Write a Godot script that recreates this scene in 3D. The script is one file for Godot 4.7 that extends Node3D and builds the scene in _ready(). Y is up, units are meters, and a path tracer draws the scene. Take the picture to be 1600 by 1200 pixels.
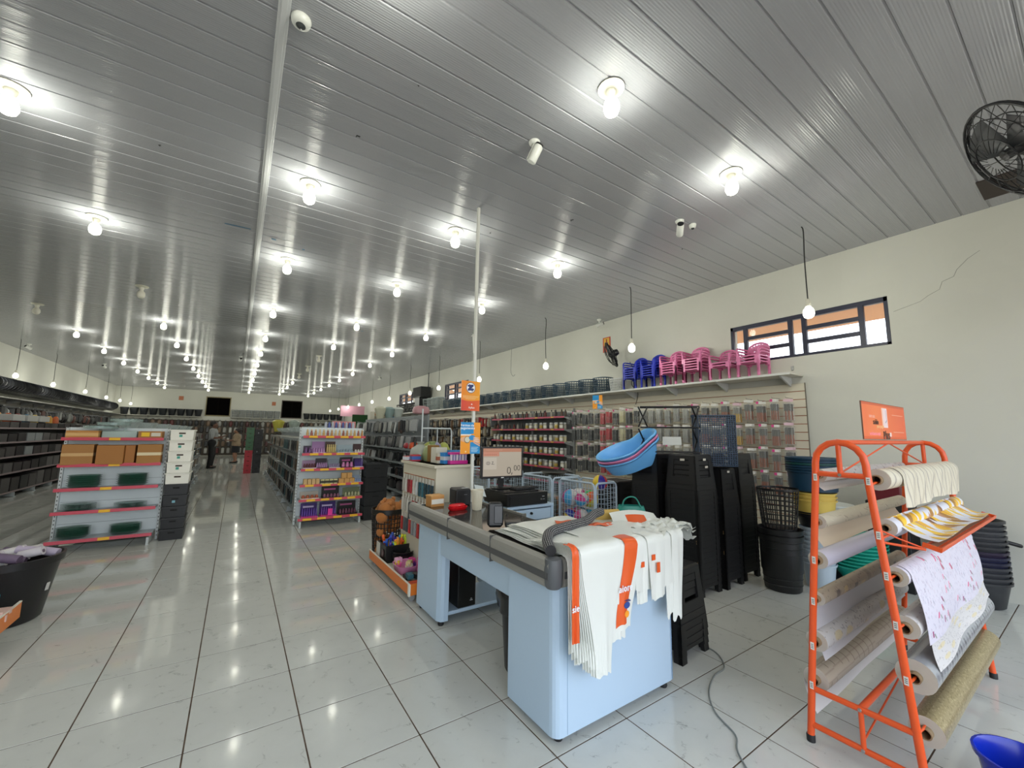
extends Node3D
# A household-goods shop seen from its street door. y is up, metres; the camera stands at x = 0, z = 0; the shop runs towards -z.

const CEIL_Y := 3.97
const EYE := Vector3(0, 1.543, 0)
const RIGHT_X := 6.33
const LEFT_X := -5.8
const BACK_Z := -31.0
const FRONT_Z := 1.9
const LAMP_XS := [-3.45, -1.54, 0.4, 1.98, 3.58]
const LAMP_ZS := [0.55, -1.74, -4.19, -6.33, -9.03, -11.6, -14.0, -16.5, -19.0, -21.4, -23.8, -26.2, -28.6]
const LAMP_ENERGY := 0.36
var lamp_tint := Color(1.0, 1.0, 0.945)

var camera: Camera3D
var rng := RandomNumberGenerator.new()
var mats := {}
var used := {}
var meshes := {}

func set_the_scene():
	rng.seed = 7
	camera = Camera3D.new()
	camera.name = "camera"
	camera.fov = rad_to_deg(2.0 * atan(600.0 / 629.9))
	camera.near = 0.05
	camera.far = 400.0
	camera.position = EYE
	camera.basis = Basis.from_euler(Vector3(0.125153, -0.593814, 0.014037), EULER_ORDER_YXZ)
	add_child(camera)
	camera.current = true
	var sm := ProceduralSkyMaterial.new()
	sm.sky_top_color = Color(0.78, 0.84, 0.92)
	sm.sky_horizon_color = Color(0.95, 0.95, 0.94)
	sm.ground_horizon_color = Color(0.62, 0.60, 0.57)
	sm.ground_bottom_color = Color(0.5, 0.48, 0.46)
	sm.sky_energy_multiplier = 2.0
	sm.ground_energy_multiplier = 0.6
	sm.sun_angle_max = 1.0
	var sky := Sky.new()
	sky.sky_material = sm
	var env := Environment.new()
	env.background_mode = Environment.BG_SKY
	env.sky = sky
	env.tonemap_mode = Environment.TONE_MAPPER_LINEAR
	env.tonemap_exposure = 0.94
	env.sdfgi_enabled = true
	env.ssao_enabled = true
	env.ssil_enabled = true
	var we := WorldEnvironment.new()
	we.name = "environment"
	we.environment = env
	add_child(we)
	# midday sun, high over the street and a little behind the shop front
	var sun := DirectionalLight3D.new()
	sun.name = "sun"
	sun.light_energy = 2.0
	sun.light_color = Color(1.0, 0.96, 0.9)
	sun.light_angular_distance = 0.6
	sun.shadow_enabled = true
	sun.rotation = Vector3(deg_to_rad(-72), deg_to_rad(200), 0)
	add_child(sun)

# ---------------------------------------------------------------- mesh builder
class MB:
	var v := PackedVector3Array()
	var n := PackedVector3Array()
	var uv := PackedVector2Array()
	var ix := PackedInt32Array()
	var surf := []
	var t := Transform3D.IDENTITY

	func at(p: Vector3, b := Basis.IDENTITY) -> MB:
		t = Transform3D(b, p)
		return self
	func vert(p: Vector3, nn: Vector3, u := Vector2.ZERO) -> int:
		v.push_back(t * p)
		n.push_back((t.basis * nn).normalized())
		uv.push_back(u)
		return v.size() - 1
	# corners given counter-clockwise as seen from outside
	func face(i: int, j: int, k: int):
		ix.push_back(i); ix.push_back(k); ix.push_back(j)
	func quad(a: Vector3, b: Vector3, c: Vector3, d: Vector3, u0 := Vector2(0, 0), u1 := Vector2(1, 1)) -> MB:
		var nn := (b - a).cross(d - a).normalized()
		var i := vert(a, nn, Vector2(u0.x, u1.y))
		vert(b, nn, Vector2(u1.x, u1.y)); vert(c, nn, Vector2(u1.x, u0.y)); vert(d, nn, Vector2(u0.x, u0.y))
		face(i, i + 1, i + 2); face(i, i + 2, i + 3)
		return self
	func poly(pts: PackedVector3Array, nn: Vector3):
		var i := v.size()
		for p in pts: vert(p, nn)
		for k in range(1, pts.size() - 1): face(i, i + k, i + k + 1)
	func box(c: Vector3, s: Vector3, bev := 0.0) -> MB:
		var h := s * 0.5
		var b := minf(bev, minf(h.x, minf(h.y, h.z)) * 0.98)
		if b <= 0.0:
			for ax in 3:
				for sg in [-1.0, 1.0]:
					_side(c, h, ax, sg, 0.0)
			return self
		var id := {}
		for ax in 3:
			for sg in [-1.0, 1.0]:
				var q := _side(c, h, ax, sg, b)
				for k in q: id[k] = q[k]
		# edge strips and corners
		for ax in 3:
			var a1 := (ax + 1) % 3
			var a2 := (ax + 2) % 3
			for s1 in [-1, 1]:
				for s2 in [-1, 1]:
					var k0 := [0, 0, 0]
					k0[a1] = s1; k0[a2] = s2
					var lo := k0.duplicate(); lo[ax] = -1
					var hi := k0.duplicate(); hi[ax] = 1
					var p: Array = [id[_k(a1, lo)], id[_k(a1, hi)], id[_k(a2, hi)], id[_k(a2, lo)]]
					if s1 * s2 > 0: p.reverse()
					face(p[1], p[2], p[3]); face(p[0], p[1], p[3])
		for sx in [-1, 1]:
			for sy in [-1, 1]:
				for sz in [-1, 1]:
					var k := [sx, sy, sz]
					var a: int = id[_k(0, k)]
					var bb: int = id[_k(1, k)]
					var cc: int = id[_k(2, k)]
					if sx * sy * sz > 0: face(a, bb, cc)
					else: face(a, cc, bb)
		return self
	func _k(ax: int, k: Array) -> int:
		return ax * 100 + (k[0] + 1) * 9 + (k[1] + 1) * 3 + (k[2] + 1)
	func _side(c: Vector3, h: Vector3, ax: int, sg: float, b: float) -> Dictionary:
		var a1 := (ax + 1) % 3
		var a2 := (ax + 2) % 3
		var nn := Vector3.ZERO
		nn[ax] = sg
		var out := {}
		var ids := []
		for q in [[-1, -1], [1, -1], [1, 1], [-1, 1]]:
			var p := c
			p[ax] += sg * h[ax]
			p[a1] += q[0] * (h[a1] - b)
			p[a2] += q[1] * (h[a2] - b)
			var u := Vector2(q[0] * 0.5 + 0.5, 0.5 - q[1] * 0.5)
			if ax == 0: u = Vector2(0.5 - sg * q[1] * 0.5, 0.5 - q[0] * 0.5)
			elif ax == 1: u = Vector2(q[1] * 0.5 + 0.5, q[0] * 0.5 + 0.5)
			elif sg < 0: u.x = 1.0 - u.x
			var i := vert(p, nn, u)
			ids.append(i)
			var k := [0, 0, 0]
			k[ax] = int(sg); k[a1] = q[0]; k[a2] = q[1]
			out[_k(ax, k)] = i
		if sg > 0:
			face(ids[0], ids[1], ids[2]); face(ids[0], ids[2], ids[3])
		else:
			face(ids[0], ids[2], ids[1]); face(ids[0], ids[3], ids[2])
		return out
	# surface of revolution about y; profile from bottom to top on the outside (then back down inside for a vessel)
	func lathe(prof: PackedVector2Array, segs := 20, sx := 1.0, sz := 1.0, sq := 2.0) -> MB:
		var cs := []
		for k in segs + 1:
			var a := TAU * k / segs
			var ca := cos(a)
			var sa := sin(a)
			if sq > 2.0:
				var r := pow(pow(absf(ca), sq) + pow(absf(sa), sq), -1.0 / sq)
				ca *= r; sa *= r
			cs.append(Vector2(ca * sx, sa * sz))
		var m := prof.size()
		var nr := []
		for i in m - 1:
			var d := prof[i + 1] - prof[i]
			nr.append(Vector2(d.y, -d.x).normalized() if d.length() > 1e-6 else Vector2.ZERO)
		for i in m - 1:
			if nr[i] == Vector2.ZERO: continue
			var n0: Vector2 = nr[i]
			var n1: Vector2 = nr[i]
			if i > 0 and nr[i - 1].dot(nr[i]) > 0.75: n0 = (nr[i] + nr[i - 1]).normalized()
			if i < m - 2 and nr[i + 1].dot(nr[i]) > 0.75: n1 = (nr[i] + nr[i + 1]).normalized()
			var base := v.size()
			for k in segs + 1:
				var c: Vector2 = cs[k]
				var g := Vector2(c.x / (sx * sx), c.y / (sz * sz))
				if sq > 2.0: g = Vector2(signf(c.x) * pow(absf(c.x / sx), sq - 1.0) / sx, signf(c.y) * pow(absf(c.y / sz), sq - 1.0) / sz)
				g = g.normalized()
				vert(Vector3(c.x * prof[i].x, prof[i].y, c.y * prof[i].x), Vector3(g.x * n0.x, n0.y, g.y * n0.x), Vector2(float(k) / segs, prof[i].y))
				vert(Vector3(c.x * prof[i + 1].x, prof[i + 1].y, c.y * prof[i + 1].x), Vector3(g.x * n1.x, n1.y, g.y * n1.x), Vector2(float(k) / segs, prof[i + 1].y))
			for k in segs:
				var q := base + k * 2
				if prof[i + 1].x > 1e-6: face(q, q + 1, q + 3)
				if prof[i].x > 1e-6: face(q, q + 3, q + 2)
		return self
	func cyl(a: Vector3, b: Vector3, r0: float, r1 := -1.0, segs := 12) -> MB:
		if r1 < 0.0: r1 = r0
		var y := (b - a)
		var L := y.length()
		if L < 1e-6: return self
		var keep := t
		t = keep * Transform3D(MB.along(y), a)
		lathe(PackedVector2Array([Vector2(0, 0), Vector2(r0, 0), Vector2(r1, L), Vector2(0, L)]), segs)
		t = keep
		return self
	static func along(y: Vector3) -> Basis:
		y = y.normalized()
		var x := Vector3.RIGHT if absf(y.x) < 0.9 else Vector3.BACK
		var z := x.cross(y).normalized()
		return Basis(y.cross(z), y, z)
	func tube(pts: PackedVector3Array, r: float, sides := 8, closed := false, flat := 1.0) -> MB:
		var m := pts.size()
		var up := Vector3.ZERO
		var rings := []
		for i in m:
			var d: Vector3
			if closed: d = pts[(i + 1) % m] - pts[(i - 1 + m) % m]
			else: d = pts[mini(i + 1, m - 1)] - pts[maxi(i - 1, 0)]
			d = d.normalized()
			if i == 0: up = MB.along(d).z
			else: up = (up - d * up.dot(d)).normalized()
			rings.append([d.cross(up), up])
		var base := v.size()
		var rows := m + (1 if closed else 0)
		for i in rows:
			var f: Array = rings[i % m]
			for k in sides + 1:
				var a := TAU * k / sides
				var nn: Vector3 = f[0] * cos(a) * flat + f[1] * sin(a)
				vert(pts[i % m] + nn * r, f[0] * cos(a) + f[1] * sin(a), Vector2(float(i) / (rows - 1), float(k) / sides))
		for i in rows - 1:
			for k in sides:
				var q := base + i * (sides + 1) + k
				face(q, q + sides + 2, q + 1); face(q, q + sides + 1, q + sides + 2)
		if not closed:
			for e in 2:
				var i := 0 if e == 0 else m - 1
				var c := PackedVector3Array()
				for k in sides:
					var a := TAU * k / sides * (1.0 if e == 0 else -1.0)
					c.push_back(pts[i] + (rings[i][0] * cos(a) * flat + rings[i][1] * sin(a)) * r)
				var d: Vector3 = rings[i][0].cross(rings[i][1])
				poly(c, d * (1.0 if e == 0 else -1.0))
		return self
	# cloth, film or sheet: rows of points; thick > 0 gives it a back and edges
	func sheet(rows: Array, thick := 0.0) -> MB:
		var R := rows.size()
		var C: int = rows[0].size()
		var nn := []
		for i in R:
			var line := PackedVector3Array()
			for j in C:
				var a: Vector3 = rows[mini(i + 1, R - 1)][j] - rows[maxi(i - 1, 0)][j]
				var b: Vector3 = rows[i][mini(j + 1, C - 1)] - rows[i][maxi(j - 1, 0)]
				line.push_back(b.cross(a).normalized())
			nn.append(line)
		for side in (2 if thick > 0.0 else 1):
			var base := v.size()
			for i in R:
				for j in C:
					var off: Vector3 = Vector3.ZERO if side == 0 else nn[i][j] * -thick
					vert(rows[i][j] + off, nn[i][j] * (1.0 if side == 0 else -1.0), Vector2(float(j) / (C - 1), float(i) / (R - 1)))
			for i in R - 1:
				for j in C - 1:
					var q := base + i * C + j
					if side == 0:
						face(q, q + 1, q + C + 1); face(q, q + C + 1, q + C)
					else:
						face(q, q + C + 1, q + 1); face(q, q + C, q + C + 1)
		if thick > 0.0:
			for i in R - 1:
				for j in [0, C - 1]:
					var a: Vector3 = rows[i][j]
					var b: Vector3 = rows[i + 1][j]
					var a2: Vector3 = a - nn[i][j] * thick
					var b2: Vector3 = b - nn[i + 1][j] * thick
					if j == 0: quad(a, b, b2, a2)
					else: quad(b, a, a2, b2)
			for j in C - 1:
				for i in [0, R - 1]:
					var a: Vector3 = rows[i][j]
					var b: Vector3 = rows[i][j + 1]
					var a2: Vector3 = a - nn[i][j] * thick
					var b2: Vector3 = b - nn[i][j + 1] * thick
					if i == 0: quad(b, a, a2, b2)
					else: quad(a, b, b2, a2)
		return self
	# flat outline in x,y, extruded from z = 0 back to z = -d (counter-clockwise outline)
	func extrude(pts: PackedVector2Array, d: float) -> MB:
		if Geometry2D.is_polygon_clockwise(pts): pts.reverse()
		var tri := Geometry2D.triangulate_polygon(pts)
		for side in 2:
			var base := v.size()
			var z := 0.0 if side == 0 else -d
			for p in pts: vert(Vector3(p.x, p.y, z), Vector3(0, 0, 1 - 2 * side), p)
			for k in range(0, tri.size(), 3):
				var a := pts[tri[k]]
				var b := pts[tri[k + 1]]
				var c := pts[tri[k + 2]]
				var ccw := (b - a).cross(c - a) > 0
				if ccw == (side == 0): face(base + tri[k], base + tri[k + 1], base + tri[k + 2])
				else: face(base + tri[k], base + tri[k + 2], base + tri[k + 1])
		for i in pts.size():
			var a := pts[i]
			var b := pts[(i + 1) % pts.size()]
			quad(Vector3(a.x, a.y, -d), Vector3(b.x, b.y, -d), Vector3(b.x, b.y, 0), Vector3(a.x, a.y, 0))
		return self
	# ends one material's share of the mesh
	func cut() -> MB:
		if ix.size():
			surf.append([v, n, uv, ix])
		v = PackedVector3Array(); n = PackedVector3Array(); uv = PackedVector2Array(); ix = PackedInt32Array()
		return self
	func mesh() -> ArrayMesh:
		cut()
		var m := ArrayMesh.new()
		for s in surf:
			var a := []
			a.resize(Mesh.ARRAY_MAX)
			a[Mesh.ARRAY_VERTEX] = s[0]; a[Mesh.ARRAY_NORMAL] = s[1]; a[Mesh.ARRAY_TEX_UV] = s[2]; a[Mesh.ARRAY_INDEX] = s[3]
			m.add_surface_from_arrays(Mesh.PRIMITIVE_TRIANGLES, a)
		return m

func mb() -> MB:
	return MB.new()
func V(x: float, y: float, z: float) -> Vector3:
	return Vector3(x, y, z)
func prof(a: Array) -> PackedVector2Array:
	var p := PackedVector2Array()
	for i in range(0, a.size(), 2): p.push_back(Vector2(a[i], a[i + 1]))
	return p
func path3(a: Array) -> PackedVector3Array:
	var p := PackedVector3Array()
	for i in range(0, a.size(), 3): p.push_back(Vector3(a[i], a[i + 1], a[i + 2]))
	return p
# a soft curve through points
func curve(a: Array, step := 5) -> PackedVector3Array:
	var p := path3(a)
	var o := PackedVector3Array()
	for i in p.size() - 1:
		for k in step:
			o.push_back(p[i].cubic_interpolate(p[i + 1], p[maxi(i - 1, 0)], p[mini(i + 2, p.size() - 1)], float(k) / step))
	o.push_back(p[-1])
	return o

# ---------------------------------------------------------------- materials
func mat(hex: String, rough := 0.5, metal := 0.0, spec := 0.5) -> StandardMaterial3D:
	var key := "%s/%s/%s/%s" % [hex, rough, metal, spec]
	if not mats.has(key):
		var m := StandardMaterial3D.new()
		m.albedo_color = Color(hex)
		m.roughness = rough
		m.metallic = metal
		m.metallic_specular = spec
		mats[key] = m
	return mats[key]
func clear(hex: String, alpha := 0.2, rough := 0.05) -> StandardMaterial3D:
	var key := "clear%s/%s/%s" % [hex, alpha, rough]
	if not mats.has(key):
		var m := StandardMaterial3D.new()
		var c := Color(hex)
		c.a = alpha
		m.albedo_color = c
		m.roughness = rough
		m.transparency = BaseMaterial3D.TRANSPARENCY_ALPHA
		mats[key] = m
	return mats[key]
func noise(freq: float, type := FastNoiseLite.TYPE_SIMPLEX_SMOOTH, octaves := 4, sd := 1) -> FastNoiseLite:
	var f := FastNoiseLite.new()
	f.noise_type = type
	f.frequency = freq
	f.fractal_octaves = octaves
	f.seed = sd
	return f
func noise_tex(f: FastNoiseLite, stops: Array, size := 512) -> NoiseTexture2D:
	var t := NoiseTexture2D.new()
	t.width = size; t.height = size
	t.seamless = true
	t.noise = f
	if stops.size():
		var g := Gradient.new()
		var off := PackedFloat32Array()
		var col := PackedColorArray()
		for s in stops:
			off.push_back(s[0]); col.push_back(Color(s[1]))
		g.offsets = off; g.colors = col
		t.color_ramp = g
	return t
# a colour texture laid by world position
func world_mat(key: String, tex: Texture2D, per_metre: float, rough: float, spec := 0.5, tint := "ffffff") -> StandardMaterial3D:
	if not mats.has(key):
		var m := StandardMaterial3D.new()
		m.albedo_color = Color(tint)
		m.albedo_texture = tex
		m.roughness = rough
		m.metallic_specular = spec
		m.uv1_triplanar = true
		m.uv1_world_triplanar = true
		m.uv1_scale = Vector3.ONE * per_metre
		mats[key] = m
	return mats[key]
func print_mat(key: String, im: Image, rough := 0.5, spec := 0.5) -> StandardMaterial3D:
	if not mats.has(key):
		var m := StandardMaterial3D.new()
		m.albedo_texture = ImageTexture.create_from_image(im)
		m.roughness = rough
		m.metallic_specular = spec
		mats[key] = m
	return mats[key]
func img(w: int, h: int, hex: String) -> Image:
	var i := Image.create(w, h, false, Image.FORMAT_RGB8)
	i.fill(Color(hex))
	return i
func disc(i: Image, cx: int, cy: int, rx: float, ry: float, hex: String):
	var c := Color(hex)
	for y in range(maxi(0, int(cy - ry)), mini(i.get_height(), int(cy + ry) + 1)):
		for x in range(maxi(0, int(cx - rx)), mini(i.get_width(), int(cx + rx) + 1)):
			if pow((x - cx) / rx, 2) + pow((y - cy) / ry, 2) <= 1.0: i.set_pixel(x, y, c)
func stroke(i: Image, x0: float, y0: float, x1: float, y1: float, w: float, hex: String):
	var n := int(maxf(absf(x1 - x0), absf(y1 - y0))) + 1
	for k in n + 1:
		var x := lerpf(x0, x1, float(k) / n)
		var y := lerpf(y0, y1, float(k) / n)
		i.fill_rect(Rect2i(int(x - w / 2), int(y - w / 2), maxi(1, int(w)), maxi(1, int(w))), Color(hex))

# ---------------------------------------------------------------- objects
func numbered(called: String) -> String:
	var k: int = used.get(called, 0)
	used[called] = k + 1
	return called if k == 0 else "%s_%03d" % [called, k]
func tag(o: Node3D, label: String, category: String, group := ""):
	o.set_meta("label", label)
	o.set_meta("category", category)
	if group: o.set_meta("group", group)
func thing(called: String, label: String, category: String, where := Vector3.ZERO, turn := 0.0, group := "") -> Node3D:
	var o := Node3D.new()
	o.name = numbered(called)
	add_child(o)
	o.position = where
	o.rotation.y = turn
	tag(o, label, category, group)
	return o
func part(called: String, mesh, m, parent: Node3D, where := Vector3.ZERO, turn := 0.0) -> MeshInstance3D:
	var o := MeshInstance3D.new()
	var k := 0
	var nm := called
	while parent.has_node(NodePath(nm)):
		k += 1
		nm = "%s_%03d" % [called, k]
	o.name = nm
	o.mesh = mesh.mesh() if mesh is MB else mesh
	if m is Array:
		for i in m.size(): o.set_surface_override_material(i, m[i])
	else:
		for i in o.mesh.get_surface_count(): o.set_surface_override_material(i, m)
	o.position = where
	o.rotation.y = turn
	parent.add_child(o)
	return o
# a thing that is one mesh
func single(called: String, mesh, m, label: String, category: String, where := Vector3.ZERO, turn := 0.0, group := "") -> MeshInstance3D:
	var o := part(numbered(called), mesh, m, self, where, turn)
	tag(o, label, category, group)
	return o
func struct(called: String, mesh, m, where := Vector3.ZERO) -> MeshInstance3D:
	var o := part(called, mesh, m, self, where)
	o.set_meta("kind", "structure")
	return o
func stuff(o: Node3D) -> Node3D:
	o.set_meta("kind", "stuff")
	return o
func ordinal(n: int) -> String:
	var ones := ["zeroth", "first", "second", "third", "fourth", "fifth", "sixth", "seventh", "eighth", "ninth", "tenth", "eleventh", "twelfth", "thirteenth", "fourteenth", "fifteenth", "sixteenth", "seventeenth", "eighteenth", "nineteenth"]
	if n < 20: return ones[n]
	var tens: String = ["", "", "twent", "thirt", "fort", "fift", "sixt", "sevent", "eight", "ninet"][n / 10 % 10]
	return tens + "ieth" if n % 10 == 0 else tens + "y-" + ones[n % 10]
# things of one group that share a label are told apart by their place in the row, pile or rank
func tell_apart():
	var sets := {}
	for o in get_children():
		if o.has_meta("group") and o.has_meta("label"):
			var k := str(o.get_meta("group")) + "|" + str(o.get_meta("label"))
			if not sets.has(k): sets[k] = []
			sets[k].append(o)
	for k in sets:
		var s: Array = sets[k]
		if s.size() < 2: continue
		var box := AABB(s[0].position, Vector3.ZERO)
		for o in s: box = box.expand(o.position)
		var across := 0 if box.size.x > box.size.z else 2
		var lengthy: float = box.size[across]
		var words := str(s[0].get_meta("label")).split(" ").size()
		var rank := func(o) -> float: return o.position.x if across == 0 else -o.position.z
		var from := "from the left" if across == 0 else "from the street end"
		if lengthy < 0.06 and box.size.y > 0.02:
			s.sort_custom(func(a, b): return a.position.y < b.position.y)
			if words > 11: continue
			for i in s.size(): s[i].set_meta("label", "%s, %s from the bottom" % [s[i].get_meta("label"), ordinal(i + 1)])
			continue
		var rows := {}
		for o in s:
			var y := roundi(o.position.y / 0.3)
			if not rows.has(y): rows[y] = []
			rows[y].append(o)
		if box.size.y < 0.12: rows = {0: s}
		var other: float = box.size[2 - across]
		if other > 0.25 * lengthy and box.size.y < 3.0 and other > 0.1 and rows.size() < 3 and lengthy < 1.0: continue
		var ys := rows.keys()
		ys.sort()
		ys.reverse()
		for r in ys.size():
			var line: Array = rows[ys[r]]
			line.sort_custom(func(a, b): return rank.call(a) < rank.call(b))
			if words > (11 if ys.size() == 1 else 9): continue
			for i in line.size():
				var place := "%s %s" % [ordinal(i + 1), from]
				if ys.size() > 1: place = "%s row, %s" % [ordinal(r + 1), place]
				line[i].set_meta("label", "%s, %s" % [line[i].get_meta("label"), place])
func dup(src: Node3D, where: Vector3, turn := 0.0, label := "", group := "") -> Node3D:
	var stem := String(src.name)
	if stem.length() > 4 and stem.right(4).begins_with("_") and stem.right(3).is_valid_int(): stem = stem.left(-4)
	var r: Node3D = src.duplicate()
	r.name = numbered(stem)
	add_child(r)
	r.position = where
	r.rotation.y = turn
	if label: r.set_meta("label", label)
	if group: r.set_meta("group", group)
	return r
func lettering(text: String, height: float, depth := 0.002, font := "Droid Sans", bold := true) -> TextMesh:
	var f := SystemFont.new()
	f.font_names = PackedStringArray([font])
	if bold: f.font_weight = 700
	var t := TextMesh.new()
	t.font = f
	t.text = text
	t.font_size = 32
	t.pixel_size = height / 24.0
	t.depth = depth
	t.curve_step = 4.0
	return t
func in_frame(p: Vector3, margin := 0.03) -> bool:
	var c := camera.basis.inverse() * (p - EYE)
	if c.z > -0.05: return false
	return absf(c.x / -c.z) < 800.0 / 629.9 + margin and absf(c.y / -c.z) < 600.0 / 629.9 + margin

# ---------------------------------------------------------------- the room
func room():
	# floor: glazed tiles over a bed of brown grout
	var fl := struct("floor", mb().box(V(0.26, -0.062, -14.5), V(12.5, 0.12, 33.2)), world_mat("grout", noise_tex(noise(0.02), [[0.0, "4a3d33"], [0.5, "5f5044"], [1.0, "6e6054"]], 256), 1.2, 0.9, 0.2))
	var vein := noise(0.009, FastNoiseLite.TYPE_CELLULAR, 2, 5)
	vein.cellular_return_type = FastNoiseLite.RETURN_DISTANCE2_SUB
	vein.cellular_jitter = 1.0
	vein.domain_warp_enabled = true
	vein.domain_warp_amplitude = 60.0
	vein.domain_warp_frequency = 0.012
	vein.domain_warp_fractal_octaves = 4
	var glaze := world_mat("glaze", noise_tex(vein, [[0.0, "9d9d98"], [0.035, "c6c7c1"], [0.08, "cbccc6"], [1.0, "cfd0ca"]], 1024), 0.55, 0.045, 0.55)
	var tile := mb().box(V(0, -0.004, 0), V(0.4935, 0.008, 0.4935), 0.0016).mesh()
	var spots := []
	for j in range(-4, 57):
		for i in range(-12, 13):
			var c := V(-0.0907 + 0.5 * i + 0.25, 0, -2.652 - 0.5 * j + 0.25)
			if c.x < LEFT_X or c.x > RIGHT_X + 0.2 or c.z > FRONT_Z or c.z < BACK_Z: continue
			var seen := false
			for q in [V(-0.25, 0, -0.25), V(0.25, 0, -0.25), V(-0.25, 0, 0.25), V(0.25, 0, 0.25)]:
				if in_frame(c + q): seen = true
			spots.append([c.distance_to(EYE) + (0.0 if seen else 1000.0), c, seen])
	spots.sort_custom(func(a, b): return a[0] < b[0])
	var far := mb()
	for k in spots.size():
		var c: Vector3 = spots[k][1]
		if k < 290 and spots[k][2]:
			part("tile", tile, glaze, fl, c)
		else:
			far.box(c + V(0, -0.004, 0), V(0.494, 0.008, 0.494))
	stuff(part("far_tiles", far, glaze, fl))

	# ceiling: white ribbed plastic boards either side of a joint strip
	var rib := img(512, 64, "808080")
	var r2 := RandomNumberGenerator.new()
	r2.seed = 3
	var hgt := PackedFloat32Array()
	hgt.resize(64)
	for y in 64: hgt[y] = 0.5 + 0.22 * sin(y * TAU * 13.0 / 64.0) + r2.randf_range(-0.12, 0.12)
	for y in 64:
		for x in 512: rib.set_pixel(x, y, Color(hgt[y], hgt[y], hgt[y]))
	rib.bump_map_to_normal_map(3.0)
	var pvc := StandardMaterial3D.new()
	pvc.albedo_color = Color("a2a4a8")
	pvc.roughness = 0.13
	pvc.metallic_specular = 0.6
	pvc.normal_enabled = true
	pvc.normal_texture = ImageTexture.create_from_image(rib)
	pvc.normal_scale = 0.28
	var ce := struct("ceiling", mb().box(V(0.26, CEIL_Y + 0.07, -14.5), V(12.5, 0.1, 33.2)), mat("55565a", 0.9))
	var lens := [0.0 - LEFT_X, RIGHT_X - 0.055]
	var mids := [LEFT_X * 0.5, (RIGHT_X + 0.055) * 0.5]
	var joined := mb()
	for side in 2:
		var L: float = lens[side]
		var pr := [[-0.0985, 0.012], [-0.0985, 0.004], [-0.0945, 0.0], [0.0885, 0.0], [0.092, 0.006], [0.0995, 0.006]]
		var one := func(m: MB):
			for k in pr.size() - 1:
				var a := V(-L / 2, pr[k][1], pr[k][0])
				var b := V(L / 2, pr[k][1], pr[k][0])
				var c := V(L / 2, pr[k + 1][1], pr[k + 1][0])
				var d := V(-L / 2, pr[k + 1][1], pr[k + 1][0])
				m.quad(a, b, c, d, Vector2(0, pr[k][0] * 5.0), Vector2(1, pr[k + 1][0] * 5.0))
			for e in [-1.0, 1.0]:
				var x: float = e * L / 2
				m.quad(V(x, 0.012, 0.0985 * e), V(x, 0.012, -0.0985 * e), V(x, 0, -0.0985 * e), V(x, 0, 0.0985 * e))
			m.quad(V(-L / 2, 0.012, 0.0995), V(L / 2, 0.012, 0.0995), V(L / 2, 0.012, -0.0985), V(-L / 2, 0.012, -0.0985))
		var bm := mb()
		one.call(bm)
		var board := bm.mesh()
		for k in 165:
			var z := FRONT_Z - 0.08 - 0.2 * k
			if z < BACK_Z + 0.05: break
			var p := V(mids[side], CEIL_Y, z)
			if z > -9.0:
				part("ceiling_board", board, pvc, ce, p)
			else:
				joined.at(p)
				one.call(joined)
	stuff(part("far_boards", joined, pvc, ce))
	var strip := mb()
	strip.box(V(0.0275, CEIL_Y - 0.004, -14.5), V(0.062, 0.012, 33.0), 0.003)
	strip.box(V(0.0275, CEIL_Y - 0.012, -14.5), V(0.03, 0.006, 33.0), 0.002)
	struct("trim_1", strip, mat("d6d8d8", 0.3))

	# walls
	var paint := world_mat("paint", noise_tex(noise(0.004, FastNoiseLite.TYPE_SIMPLEX_SMOOTH, 5, 21), [[0.0, "c4c4ba"], [0.45, "c8c8be"], [1.0, "cbcbc2"]], 512), 0.3, 0.62, 0.35)
	var holes := [[-3.225, -1.355, 2.67, 3.26], [-13.87, -12.0, 2.78, 3.37], [-19.02, -17.15, 2.8, 3.37]]
	var w := CSGBox3D.new()
	w.name = "wall_right"
	w.size = V(0.2, 4.3, 33.2)
	w.position = V(RIGHT_X + 0.1, 2.1, -14.5)
	w.material = paint
	w.set_meta("kind", "structure")
	for h in holes:
		var cutter := CSGBox3D.new()
		cutter.name = "opening"
		cutter.operation = CSGShape3D.OPERATION_SUBTRACTION
		cutter.size = V(0.6, h[3] - h[2], h[1] - h[0])
		cutter.position = V(0, (h[2] + h[3]) / 2 - 2.1, (h[0] + h[1]) / 2 + 14.5)
		cutter.material = paint
		w.add_child(cutter, true)
	add_child(w)
	for k in 3: shop_window(k + 1, holes[k])
	struct("wall_left", mb().box(V(LEFT_X - 0.1, 2.1, -14.5), V(0.2, 4.3, 33.2)), paint)
	struct("wall_back", mb().box(V(0.26, 2.1, BACK_Z - 0.1), V(12.6, 4.3, 0.2)), paint)
	# shop front: wide open doorway between two piers under a lintel
	var fr := mb()
	fr.box(V(-5.0, 2.1, FRONT_Z + 0.1), V(1.8, 4.3, 0.2)).box(V(6.2, 2.1, FRONT_Z + 0.1), V(0.5, 4.3, 0.2)).box(V(0.9, 3.67, FRONT_Z + 0.1), V(10.2, 1.16, 0.2))
	struct("wall_front", fr, paint)
	# cracks in the plaster beside the window
	var ck := mat("6f7069", 0.9)
	var cr := [[1396, 487], [1420, 478], [1438, 471], [1450, 462], [1468, 452], [1472, 440], [1490, 432], [1495, 421], [1512, 404], [1531, 391]]
	var pts := []
	for q in cr: 
		var p := on_right_wall(q[0], q[1])
		pts.append_array([RIGHT_X + 0.0006, p.y, p.z])
	var crack := mb().tube(path3(pts), 0.0022, 5)
	var wr := part("crack", crack, ck, self)
	wr.set_meta("kind", "structure")
	wr.name = "trim_2"
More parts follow.
